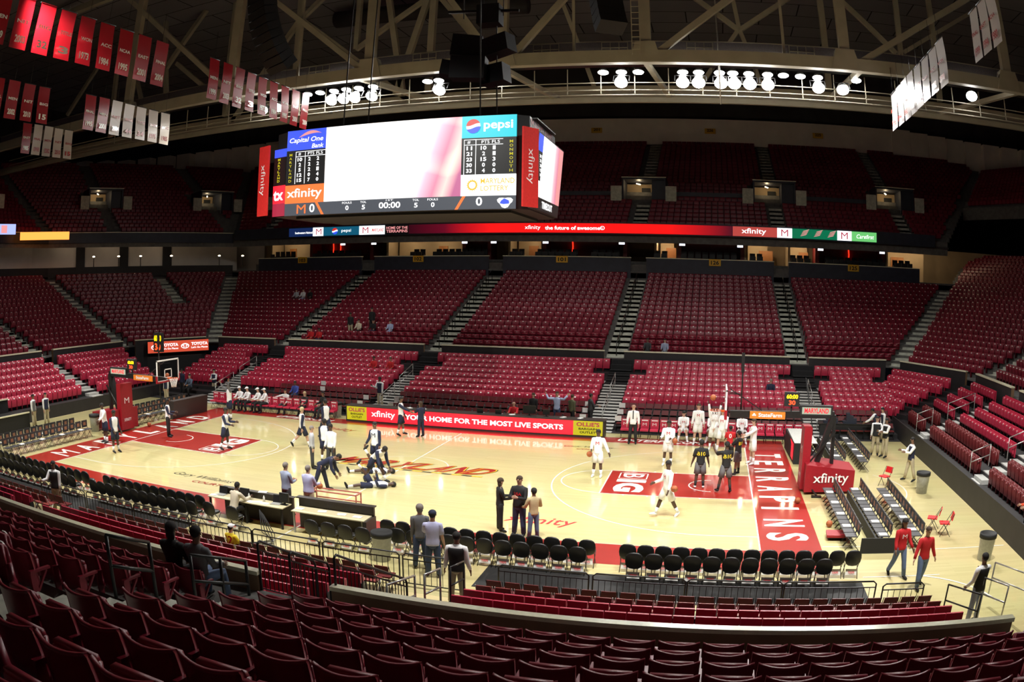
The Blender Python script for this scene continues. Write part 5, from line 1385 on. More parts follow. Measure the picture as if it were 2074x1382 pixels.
def pad_chair(card=True):
    o = thing('padded_chair', 'x', 'chair')
    link('backrest', ME_CB, o); s = link('seat', ME_CS, o); link('seat_underside', ME_CU, s)
    for m in ME_CF: link('side_frame', m, o)
    c = link('card', ME_CC, o); link('card_mark', ME_CT, c); c['label'] = 'white card with a red mark'
    return o
pc0 = None
def padrow(x0, x1, y, n, where, group, rz=0.0, yend=None):
    global pc0
    for j in range(n):
        t = j / max(1, n - 1)
        if pc0 is None: pc0 = o = pad_chair()
        else: o = copy_tree(pc0)
        yy = y if yend is None else y + (yend - y) * t
        place(o, (x0 + (x1 - x0) * t, yy, 0.004), rz + 0.03 * math.sin(j * 2.3), 'black padded chair, %s from left in %s' % (nth(j + 1), where), group)
padrow(3.42, 9.35, -9.78, 13, 'the front row beside the bin', 'black padded chairs of the middle group')
padrow(4.0, 9.2, -10.42, 11, 'the back row right of the grey bin', 'black padded chairs of the middle group')
padrow(10.5, 16.9, -9.92, 14, 'the front row of the right group', 'black padded chairs of the right group')
padrow(10.75, 15.95, -10.6, 11, 'the back row of the right group', 'black padded chairs of the right group')
padrow(-8.0, -3.3, -10.2, 12, 'the front row left of the scorers', 'black padded chairs of the left group', yend=-10.25)
padrow(-8.0, -3.1, -11.0, 12, 'the back row left of the scorers', 'black padded chairs of the left group')
padrow(-17.2, -9.2, -10.3, 18, 'the front row at the far left', 'black padded chairs at the far left')
padrow(-14.5, -9.2, -11.1, 12, 'the back row at the far left', 'black padded chairs at the far left')
padrow(1.35, 3.05, -10.75, 4, 'the row behind the scorers table', 'black padded chairs at the scorers table')
padrow(-2.55, -1.6, -10.75, 2, 'the pair at the left scorers table', 'black padded chairs at the scorers table')

for (x0, x1, y0, y1) in ((6.7, 17.2, -12.0, -10.3), (-16.5, -3.2, -12.3, -10.8)):
    b = MB(); b.box(x0, x1, y0, y1, 0.003, 0.012); b.build('rubber_mat', M['black'], floor)
# slatted grey folding chairs behind both baselines
b = MB(); b.box(-.21, .21, -.03, .0, .50, .86); ME_GB = b.mesh('slate_back', mat('slate_chair_back', (0.035, 0.035, 0.038), .5))
b = MB(); b.box(-.09, .09, .001, .008, .60, .76); ME_GM = b.mesh('emblem', mat('tan_emblem', (.35, .16, .08), .6))
b = MB(); b.box(-.2, .2, .03, .42, .42, .45); ME_GS = b.mesh('slate_seat', mat('grey_chair_seat', (.06, .06, .065), .4))
b = MB(); b.box(-.13, .13, .08, .36, .452, .47); ME_GP = b.mesh('seat_paper', M['paper'])
gc0 = None
def endrow(x, y0, y1, n, where, group, rz):
    global gc0
    for j in range(n):
        if gc0 is None:
            gc0 = o = thing('baseline_chair', 'x', 'chair'); link('backrest', ME_GB, o); link('emblem', ME_GM, o); link('seat', ME_GS, o)
            for m in ME_CF: link('side_frame', m, o)
        else: o = copy_tree(gc0)
        if (j + int(x * 10)) % 3 == 0 and o is not gc0: link('programme', ME_GP, o)
        place(o, (x, y0 + (y1 - y0) * j / (n - 1), 0.004), rz, 'slate folding chair, %s in %s' % (nth(j + 1), where), group)
for x, a in ((17.5, 'court'), (18.6, 'middle'), (19.75, 'outer')):
    endrow(x, -7.3, -1.7, 13, 'the %s line of the near right baseline block' % a, 'slate chairs of the near right block', PI / 2)
    endrow(x + .15, 3.3, 8.9, 13, 'the %s line of the far right baseline block' % a, 'slate chairs of the far right block', PI / 2)
for x, a in ((-17.3, 'court'), (-18.4, 'outer')):
    endrow(x, 1.6, 7.8, 13, 'the %s line of the far left baseline block' % a, 'slate chairs of the far left block', -PI / 2)
    endrow(x, -8.6, -2.6, 13, 'the %s line of the near left baseline block' % a, 'slate chairs of the near left block', -PI / 2)
for (x, y0, y1, nm) in ((18.15, -7.3, -1.7, 'near'), (18.3, 3.3, 8.9, 'far')):
    b = MB(); b.box(x - .08, x - .02, y0 - .3, y1, 0.0, .42); b.box(x - .6, x + .6, y0 - .55, y0 - .5, 0.0, .5); q = b.build('equipment_case', M['black']); q['label'] = 'black draped frame under the %s chair block at the right baseline' % nm; q['category'] = 'frame'

# team benches on the far side
b = MB(); b.box(-.22, .22, -.04, .03, .45, .95); ME_TB = b.mesh('bench_back', M['seatred2'])
b = MB(); b.box(-.21, .21, .03, .46, .40, .48); ME_TS = b.mesh('bench_seat', M['seatred2'])
b = MB(); b.box(-.16, .16, .031, .036, .86, .92); put_text(b, 'M', (.11, .036, .62), nX, UP, .2, .14, 0, .0); ME_TM = b.mesh('bench_mark', M['white'])
tb0 = None
def bench(x0, n, y, nm):
    global tb0
    for j in range(n):
        if tb0 is None:
            tb0 = o = thing('bench_chair', 'x', 'chair'); bk = link('backrest', ME_TB, o); link('white_mark', ME_TM, bk); link('seat', ME_TS, o)
            for m in ME_CF: link('side_frame', m, o)
        else: o = copy_tree(tb0)
        place(o, (x0 + .5 * j, y, 0.008), PI, 'red bench chair with white mark, %s from the left on the %s bench' % (nth(j + 1), nm), 'red chairs of the %s team bench' % nm)
bench(8.2, 19, 9.25, 'home'); bench(-16.6, 18, 9.0, 'visitors')

# scorers tables, near side
o = thing('scorers_table', 'dark scorers table with a tall court-side panel and cream desk', 'table', (0, 0, 0))
b = MB(); b.box(.1, 2.75, -9.32, -9.22, 0, 1.02); b.box(.05, 2.8, -9.42, -9.2, 1.02, 1.06); b.build('front_panel', M['tablebrown'], o)
b = MB(); b.box(.15, 2.7, -9.95, -9.32, .72, .75); b.build('desk_top', M['tabletop'], o)
b = MB(); b.prism([(2.68, -9.95), (2.78, -9.95), (2.78, -9.22), (2.68, -9.22)], 0, .72); b.build('end_panel', M['tablebrown'], o)
for x in (.2, 2.6):
    b = MB(); b.bar((x, -9.85, 0), (x, -9.85, .72), .05); b.build('leg', M['greyvinyl'], o)
o = thing('scorers_table', 'cluttered left scorers table with laptops and papers', 'table', (0, 0, 0))
b = MB(); b.box(-2.95, -.15, -9.3, -9.2, 0, .95); b.box(-3.0, -.1, -9.36, -9.16, .95, .98); b.build('front_panel', M['tablebrown'], o)
b = MB(); b.box(-3.25, -.2, -9.9, -9.3, .72, .75); b.build('desk_top', M['tabletop'], o)
for x in (-3.2, -1.7, -.3):
    b = MB(); b.bar((x, -9.8, 0), (x, -9.8, .72), .06); b.build('leg', M['black'], o)
laptop((-2.9, -9.55, .75), 0, 'laptop with a raised dark screen at the left end of the scorers table'); laptop((-.65, -9.55, .75), 0.1, 'laptop near the lavender shirts on the scorers table')
monitor((-1.95, -9.45, .75), 0, .36, .24, 'small black monitor in front of the man in cream'); monitor((-.35, -9.5, .75), 0, .34, .3, 'second black monitor on the scorers table')
for (x, y_, r, l) in ((-3.1, -9.7, .2, 'white paper on the left end of the scorers desk'), (-1.3, -9.65, .5, 'white papers in the middle of the cluttered desk'), (-1.0, -9.7, .1, 'white papers beside the laptop on the cluttered desk'), (-1.55, -9.75, -.2, 'white papers under the hands of the man in cream'), (2.35, -9.65, 0, 'open papers at the right end of the scorers table'), (1.1, -9.6, .3, 'white sheet on the scorers table between chairs'), (1.8, -9.62, .2, 'white sheet on the scorers table, second from right'), (.3, -9.65, 0, 'white sheet at the left of the right scorers table')):
    b = MB(); b.box(-.14, .14, -.1, .1, 0, .012); q = b.build('paper', M['paper'], None, (x, y_, .752), rz=r); q['label'] = l; q['category'] = 'papers'
b = MB(); b.box(-.15, .15, -.1, .1, 0, .01); q = b.build('paper', M['paper'], None, (-1.35, -9.24, .985), rz=.3); q['label'] = 'white sheet lying on top of the front panel'; q['category'] = 'papers'
for (x, l) in ((-1.15, 'clear water bottle on the cluttered desk'), (-1.75, 'white cup beside the small monitor')):
    b = MB(); b.lathe([(.035, 0), (.035, .14), (.015, .18), (.015, .2)], 10); q = b.build('bottle' if 'bottle' in l else 'cup', M['white'], None, (x, -9.5, .752)); q['label'] = l; q['category'] = q.name.split('.')[0]
o = MB(); 
for i in range(5): o.tube([(-.9 + .1 * i, -10.2 - .1 * i, .7), (-.6 + .12 * i, -10.6, .1), (.0 + .1 * i, -10.9 - .15 * i, .03), (-.5 - .2 * i, -11.6, .03)], .015, 5)
q = o.build('cable_bundle', M['black']); q['label'] = 'tangle of black cables on the floor behind the scorers table'; q['category'] = 'cables'
# ball rack in front of the table
o = thing('ball_rack', 'low red and white ball rack by the scorers table', 'rack', (-.1, -6.35, 0))
b = MB()
for y_ in (-.2, .2):
    for z_ in (.12, .45): b.bar((-.9, y_, z_), (.9, y_, z_), .04)
for x in (-.9, .9):
    for y_ in (-.2, .2): b.bar((x, y_, 0), (x, y_, .45), .04)
    b.bar((x, -.2, .45), (x, .2, .45), .04)
b.build('rack_frame', mat('rack_rose', (.38, .10, .08), .4), o)
# crowd rails of the near side
def fence(x0, x1, y, z0, label, h=.95, z1=None, xyz=None):
    """railing panel from x0 to x1 (or between two free ends) with thin balusters"""
    o = thing('railing', label, 'railing', (0, 0, 0))
    if xyz is None: a = Vector((x0, y, z0)); c = Vector((x1, y, z0 if z1 is None else z1))
    else: a, c = Vector(xyz[0]), Vector(xyz[1])
    L_ = (c - a).length; n = max(2, int(L_ / .15)); H = Vector((0, 0, h)); lo = Vector((0, 0, .12)); mid = Vector((0, 0, h - .16))
    b = MB(); b.tube([a, a + H * .93, a + H + (c - a).normalized() * .08, c + H - (c - a).normalized() * .08, c + H * .93, c], .022, 6); b.build('frame', M['blackmetal'], o)
    b = MB(); b.bar(a + lo, c + lo, .025); b.bar(a + mid, c + mid, .025); b.build('cross_bars', M['blackmetal'], o)
    for i in range(1, n):
        p = a + (c - a) * i / n; b = MB(); b.bar(p + lo, p + mid, .014); b.build('baluster', M['blackmetal'], o)
    return o
FY_ = -12.6
fence(-4.4, -2.0, FY_, 0, 'black crowd railing left of the fan in yellow'); fence(-1.9, .35, FY_, 0, 'black crowd railing behind the fan in yellow'); fence(.4, 2.6, FY_, 0, 'black crowd railing below the left of the scorers table')
fence(2.7, 4.95, FY_, 0, 'black crowd railing below the grey bin'); fence(5.05, 6.6, FY_, 0, 'short black railing left of the two standing men')
fence(7.6, 9.85, FY_, 0, 'black crowd railing right of the stair foot'); fence(9.95, 12.2, FY_, 0, 'black crowd railing below the red gap in the chairs'); fence(12.25, 14.6, FY_, 0, 'black crowd railing below the middle of the right chair group')
fence(14.65, 17.05, FY_, 0, 'black crowd railing below the right end of the chairs'); fence(17.2, 18.35, -12.8, 0, 'short black crowd railing at the right end of the line')
fence(-9.5, -6.9, FY_, 0, 'black crowd railing under the left chair group'); fence(-6.8, -4.5, FY_, 0, 'black crowd railing at the right end of the left chair group')
# stair railings in the gap of the brown wall
fence(0, 0, 0, 0, 'black stair railing beside the end of the left brown wall', xyz=((5.62, -20.1, 2.75), (5.62, -18.2, 1.75)), h=.98); fence(0, 0, 0, 0, 'black middle stair railing in the wall gap', xyz=((6.35, -20.3, 2.75), (6.35, -19.0, 2.1)), h=.98)
fence(0, 0, 0, 0, 'black stair railing on the right of the wall gap', xyz=((7.05, -20.1, 2.75), (7.05, -17.2, 1.25)), h=.98)
def rail(pts, label, m='steel', r=.022, posts=None):
    o = thing('handrail', label, 'handrail', (0, 0, 0))
    for dz in (0, -.42):
        b = MB(); b.tube([(x, y_, z_ + dz) for x, y_, z_ in pts], r, 6); b.build('rail', M[m], o)
    for (x, y_, z_) in pts:
        b = MB(); b.tube([(x, y_, z_), (x, y_, z_ - .88)], r, 6); b.build('post', M[m], o)
rail([(7.3, -18.7, 2.72), (7.3, -17.4, 2.42)], 'pale steel handrail at the near stair, lower left piece'); rail([(7.3, -16.9, 2.25), (7.3, -16.0, 2.06)], 'pale steel handrail by the man in lavender')
rail([(7.45, -15.8, 2.03), (7.45, -14.9, 1.85)], 'black handrail in front of the man in the vest', 'blackmetal')
rail([(18.85, -13.4, 1.1), (19.3, -14.8, 1.35)], 'dark stair handrail left of the usher at bottom right', 'blackmetal'); rail([(19.8, -13.6, 1.3), (20.0, -14.9, 1.55)], 'pale handrail right of the usher at bottom right'); rail([(20.5, -12.6, 1.3), (20.9, -14.6, 1.6)], 'pale handrail at the right edge')
rail([(5.55, -20.4, 3.45), (5.55, -21.1, 3.72), (5.55, -21.85, 4.0)], 'black handrail with shiny top beside the seated couple', 'blackmetal', .028); rail([(5.55, -22.75, 4.45), (5.55, -23.6, 4.78)], 'black handrail with shiny top left of the seated couple', 'blackmetal', .028)
for s, ys in ((1, (7.4, -1.9)),):
    for y_ in ys:
        rail([(23.5, y_ + .5, 1.85), (24.4, y_ + .5, 2.15)], 'short pale handrail low in the %s aisle behind the right basket' % ('far' if y_ > 0 else 'near')); rail([(25.3, y_ + .5, 2.4), (26.9, y_ + .5, 2.95)], 'long pale handrail high in the %s aisle behind the right basket' % ('far' if y_ > 0 else 'near'))
for x, nm in ((-18.3, 'leftmost'), (-6.2, 'left of the table'), (6.7, 'right of the table'), (18.5, 'right behind the basket')):
    rail([(x, 11.2, 1.1), (x, 13.4, 1.65)], 'pale lower handrail of the far aisle %s' % nm); rail([(x, 14.2, 1.9), (x, 16.4, 2.45)], 'pale upper handrail of the far aisle %s' % nm)
for x, nm in ((-18.3, 'leftmost'), (-6.15, 'left of section 101'), (6.15, 'right of section 101'), (18.3, 'left of section 125')):
    o = thing('aisle_railing', 'black railing running up the raised far aisle %s' % {'leftmost': 'between sections 103 and 102', 'left of section 101': 'beside section 101 towards the scoreboard', 'right of section 101': 'beside section 101 above the tie wearer', 'left of section 125': 'above the right basket'}[nm], 'railing')
    for k in range(0, 16, 2):
        y_ = 21.2 + .85 * k; z_ = rowz(k) + .1; b = MB(); b.tube([(x, y_, z_), (x, y_, z_ + .9), (x, y_ + 1.1, z_ + 1.3), (x, y_ + 1.1, z_ + .4)], .03, 5); b.build('loop', M['blackmetal'], o)
# bins
def bin_(loc, label, h=.85):
    o = thing('waste_bin', label, 'bin', loc)
    b = MB(); b.lathe([(.24, 0), (.29, h - .05), (.31, h)], 20); b.build('body', M['canary'], o); b = MB(); b.lathe([(.315, h - .12), (.32, h + .02), (.28, h + .03), (.26, h + .005)], 20); b.build('black_liner', M['black'], o)
bin_((3.72, -10.95, 0), 'round grey bin with black liner left of the middle chairs'); bin_((21.6, -.6, 0), 'grey bin by the black fascia behind the right goal'); bin_((21.75, -8.8, 0), 'grey bin at lower right by the stand fascia')
bin_((-8.1, 9.35, 0), 'grey bin at the left end of the LED table'); bin_((-6.0, 10.1, 0), 'grey bin at the foot of the left far aisle', .7); bin_((-17.9, -1.2, 0), 'grey bin left of the left goal', .9)
# row marker cards hung on aisle seats of the far stand
for n_, (x, k) in enumerate(((-11.0, 3), (-10.6, 2), (-7.2, 3), (-7.2, 1), (-7.2, 0), (-5.2, 1), (-5.25, 0), (5.75, 2), (5.75, 1), (5.75, 0), (7.65, 2), (7.65, 1), (7.65, 0))):
    b = MB(); b.box(-.17, .17, -.01, .01, 0, .26); q = b.build('seat_card', M['paper'], None, (x, lower_row(k) - .24, ZL * k + .58)); q['category'] = 'card'
    q['label'] = 'white card on a far lower seat, %s' % ['left of the aisle, upper one amid the seats', 'left of the aisle, lower one amid the seats', 'topmost beside the usher on the steps', 'second beside the usher on the steps', 'lowest left of the left aisle', 'upper one right of the left aisle', 'lower one right of the left aisle', 'topmost left of the right aisle', 'middle left of the right aisle', 'lowest left of the right aisle', 'topmost right of the right aisle', 'middle right of the right aisle', 'lowest right of the right aisle'][n_]
# LED boards behind the baselines
o = thing('baseline_board', 'dark unlit LED board behind the left baseline', 'led board', (0, 0, 0)); b = MB(); b.add([(-16.35, 4.1, 0), (-16.15, 7.3, 0), (-16.0, 7.25, 1.05), (-16.2, 4.1, 1.05), (-16.75, 4.1, 0), (-16.6, 7.3, 0), (-16.45, 7.3, 1.05), (-16.6, 4.1, 1.05)], [(0, 1, 2, 3), (5, 4, 7, 6), (0, 3, 7, 4), (1, 5, 6, 2), (3, 2, 6, 7)]); b.build('board', mat('unlit_led', (.035, .028, .024), .5), o)
o = thing('baseline_board', 'black courtside table with a lit red end at the right baseline', 'led board', (0, 0, 0)); b = MB(); b.prism([(16.5, 4.3), (17.1, 4.3), (17.1, 8.0), (16.4, 8.0)], 0, .95); b.build('cabinet', M['black'], o)
b = MB(); b.quad((16.47, 7.9, .15), (16.47, 4.5, .15), (16.47, 4.5, .9), (16.44, 7.9, .9)); b.build('lit_side', M['ledred'], o); b = MB(); b.box(16.5, 17.6, 4.4, 8.0, .95, .97); b.build('grey_top', M['greystep'], o)
# tunnel board on the left corner
o = thing('tunnel_board', 'lit orange red advert board hanging over the tunnel in the left corner', 'led board', (0, 0, 0))
p0, p1 = Vector((-27.55, 14.6, 0)), Vector((-24.85, 19.2, 0)); d = (p1 - p0).normalized(); nn_ = Vector((d.y, -d.x, 0))
b = MB(); b.prism([(v.x, v.y) for v in (p0, p1, p1 - nn_ * .2, p0 - nn_ * .2)], 2.35, 3.3); b.build('case', M['black'], o)
q0 = p0 + nn_ * .01; q1 = p1 + nn_ * .01; b = MB(); b.quad(q0 + Vector((0, 0, 2.4)), q1 + Vector((0, 0, 2.4)), q1 + Vector((0, 0, 3.26)), q0 + Vector((0, 0, 3.26))); b.build('lit_face', emis('orange_red_led', (.85, .10, .045), .8), o)
for k in (0, 1):
    s0 = q0 + d * (.25 + 2.6 * k) + nn_ * .012
    b = MB()
    for rx, rz_, in ((.36, .2), (.14, .19), (.25, .09)):
        N_ = 24
        for i in range(N_):
            a0, a1 = 2 * PI * i / N_, 2 * PI * (i + 1) / N_; c0 = s0 + d * .4 + Vector((0, 0, 2.83 + (.06 if rx == .25 else 0)))
            P_ = [c0 + d * (r_ * rx) * math.cos(a) + Vector((0, 0, r_ * rz_ * math.sin(a))) for a, r_ in ((a0, 1), (a1, 1), (a1, .8), (a0, .8))]; b.add(P_, [(0, 1, 2, 3)])
    b.build('oval_mark', M['ledwhite'], o)
    b = MB(); put_text(b, 'TOYOTA', s0 + d * .95 + Vector((0, 0, 2.85)), d, UP, 1.45, .24, 0, .03); put_text(b, "Let's Go Places", s0 + d * .95 + Vector((0, 0, 2.62)), d, UP, 1.45, .14, 0, .01); b.build('lettering', M['ledwhite'], o)
b = MB(); b.box(-31, -24.4, 19.9, 20.0, 0, 2.3) ; b.prism([(-26.2, 13.0), (-24.0, 17.0), (-23.9, 17.0), (-26.1, 12.9)], 0, 2.3)
b.build('wall_tunnel', M['black'], kind='structure')
# red bag, chairs, table and bits at the right
b = MB(); b.prism([(-.4, -.3), (.45, -.35), (.5, .25), (-.35, .3)], .12, .2); q = b.build('floor_cushion', M['padred'], None, (17.0, -6.3, 0.0)); q['label'] = 'flat crimson padded box on the floor by the right baseline'; q['category'] = 'pad'
b = MB(); b.box(-.3, .3, -.2, .2, 0, .12); b.build('black_foot', M['black'], q)
def red_fold(loc, rz, label):
    o = thing('red_folding_chair', label, 'chair', loc, rz)
    for n, me in FA: link(n, me, o)
FA = [(n, me) for n, me in folding_chair(M['red'], M['blackmetal'])]
red_fold((20.3, .6, 0), 2.2, 'single red folding chair behind the right goal'); red_fold((20.9, -5.6, 0), 1.2, 'red folding chair beside the right stand fascia, farther one'); red_fold((21.2, -6.2, 0), 1.4, 'red folding chair beside the right stand fascia, nearer one')
o = thing('equipment_table', 'long table under a black cloth at the far right corner', 'table', (0, 0, 0)); b = MB(); b.box(18.6, 21.9, 10.6, 11.3, 0.01, .78); b.build('black_cloth', M['black'], o); b = MB(); b.box(18.5, 22.0, 10.55, 11.35, .78, .8); b.build('table_top', M['blackmetal'], o)
for x, l in ((19.2, 'jumble of dark equipment on the black corner table, left heap'), (20.3, 'jumble of dark equipment on the black corner table, right heap')):
    b = MB(); [b.box(-.4 + .2 * i, -.2 + .2 * i, -.15, .15, 0, .12 + .14 * ((i * 7) % 4)) for i in range(4)]; q = b.build('equipment_pile', M['navywall'], None, (x, 10.95, .8)); q['label'] = l; q['category'] = 'equipment'
o = MB().tube([(17.6, 10.5, 3.2), (17.9, 9.0, 1.0), (18.0, 8.6, .02)], .03, 6).build('cable', M['black']); o['label'] = 'black cable hanging by the right goal'; o['category'] = 'cable'
# black deck boxes of the left stand and concourse features at left
for k in range(3):
    b = MB(); b.box(-23.2 - 1.6 * k, -22.0 - 1.6 * k, -12.0, -3.0 - .5 * k, 0.0, .85 + .65 * k); q = b.build('wall_left_fascia', M['black'], kind='structure')
    b = MB(); b.box(-22.05 - 1.6 * k, -21.95 - 1.6 * k, -12.0, -3.0 - .5 * k, .85 + .65 * k, .92 + .65 * k); b.build('edge', M['ledge'], q)
for s in (1,):
    b = MB(); b.box(23.22, 23.3, -12.2, 12.6, 0.0, .98); b.build('wall_right_fascia', M['blackwall'], kind='structure')
    b = MB()
    for j in range(44): b.box(25.72, 25.95, -11.6 + .52 * j, -11.3 + .52 * j, 1.4, 1.43)
    q = b.build('step_edge_plates', M['plate'], kind='structure')
# left end: suites level wall with downlights and lit boards
b = MB(); b.box(-62, -33.5, 41.0, 41.2, 8.6, 14.0); b.build('wall_left_back', M['upperwall'], kind='structure')
for n_, s_ in enumerate((-3.0, -.3, 2.1, 5.5, 10.9, 13.6)):
    q_ = along(LC, s_, 15.1); px_, y_, z_ = q_.x, q_.y, 10.25
    pst = MB(); pst.box(-.03, .03, -.03, .03, -1.0, 0)
    b = MB(); b.ell((0, 0, 0), (.14, .14, .07), 10, 6); q = b.build('wall_lamp', M['lampsoft'], None, (px_, y_, z_)); pst.build('post', M['blackmetal'], q); q['category'] = 'lamp'; q['group'] = 'small warm lamps along the left concourse'; q['label'] = 'small warm lamp on the dark concourse rail, %s from the left' % nth(n_ + 1)
b = MB(); b.box(-.08, .08, -2.6, 2.6, -.35, .35); q = b.build('end_board', emis('amber_board', (1.0, .30, .05), 2.0), None, (-41.9, 15.2, 12.1), rz=-.45); q['label'] = 'blurry orange lit board at the left edge of the upper ribbon'; q['category'] = 'led board'
b = MB(); b.box(-.08, .08, -1.2, 1.2, -.4, .4); q = b.build('end_board', emis('blue_board', (.35, .42, .95), 1.4), None, (-37.5, 6.6, 12.2), rz=-.2); q['label'] = 'blurry blue and pink lit board at the very left edge'; q['category'] = 'led board'
b = MB(); b.box(.09, .1, -.3, .3, -.3, .3); b.build('pink_mark', M['l_pink'], q)

# ================================================================ PEOPLE
TS = bpy.data.scenes.new('work')
JOBS = []
def job(V, E_, R_, sub=1, root=0):
    """a surface grown round a stick figure; all are evaluated together"""
    JOBS.append((V, E_, R_, sub, root)); return len(JOBS) - 1
def run_jobs():
    import bmesh
    obs = []
    for (V, E_, R_, sub, root) in JOBS:
        me = bpy.data.meshes.new('w'); me.from_pydata([tuple(v) for v in V], E_, [])
        bm = bmesh.new(); bm.from_mesh(me); L_ = bm.verts.layers.skin.verify(); bm.verts.ensure_lookup_table()
        for i, v in enumerate(bm.verts):
            r = R_[i]; v[L_].radius = (r, r) if not isinstance(r, tuple) else r; v[L_].use_root = (i == root)
        bm.to_mesh(me); bm.free()
        o = bpy.data.objects.new('w', me); TS.collection.objects.link(o)
        m = o.modifiers.new('s', 'SKIN'); m.use_smooth_shade = True
        m = o.modifiers.new('d', 'SUBSURF'); m.levels = sub; m.render_levels = sub
        obs.append(o)
    vl = TS.view_layers[0]; vl.update(); dg = vl.depsgraph
    out = []
    for o in obs: out.append(bpy.data.meshes.new_from_object(o.evaluated_get(dg)))
    for o in obs:
        me = o.data; bpy.data.objects.remove(o); bpy.data.meshes.remove(me)
    return out
def rx(v, a): c, s_ = math.cos(a), math.sin(a); return Vector((v.x, v.y * c + v.z * s_, v.z * c - v.y * s_))   # lean forward by a
CM = {}
def cmat(key, col=None, rough=.8):
    if key not in CM: CM[key] = mat('cloth_' + key, col, rough, var=.08, scale=6)
    return CM[key]
SKIN = {'d': (.075, .038, .024), 'm': (.20, .105, .065), 'l': (.50, .30, .21)}
COLS = {'white': (.80, .80, .80), 'navy': (.012, .016, .045), 'black': (.010, .010, .011), 'grey': (.13, .13, .14), 'khaki': (.42, .36, .24), 'ltblue': (.40, .47, .68), 'lavender': (.45, .45, .66), 'greyblue': (.30, .34, .46),
        'cream': (.66, .58, .44), 'yellow': (.80, .60, .02), 'red': (.50, .010, .015), 'jeans': (.10, .15, .26), 'dkjeans': (.03, .05, .11), 'green': (.10, .10, .05), 'charcoal': (.035, .035, .038), 'bluegrey': (.09, .13, .20), 'tan': (.50, .40, .22),
        'orange': (.75, .07, .02), 'palegrey': (.45, .46, .50), 'shoe_w': (.7, .7, .7), 'hair_b': (.010, .008, .007), 'hair_br': (.05, .028, .014), 'hair_g': (.22, .19, .17), 'blue': (.05, .08, .35)}
def C(k): return cmat(k, COLS[k])
PEOPLE = []
ST = ((0, 4, 8, 0), (0, 4, 8, 0))          # standing arms: flex, abduct, elbow, inward
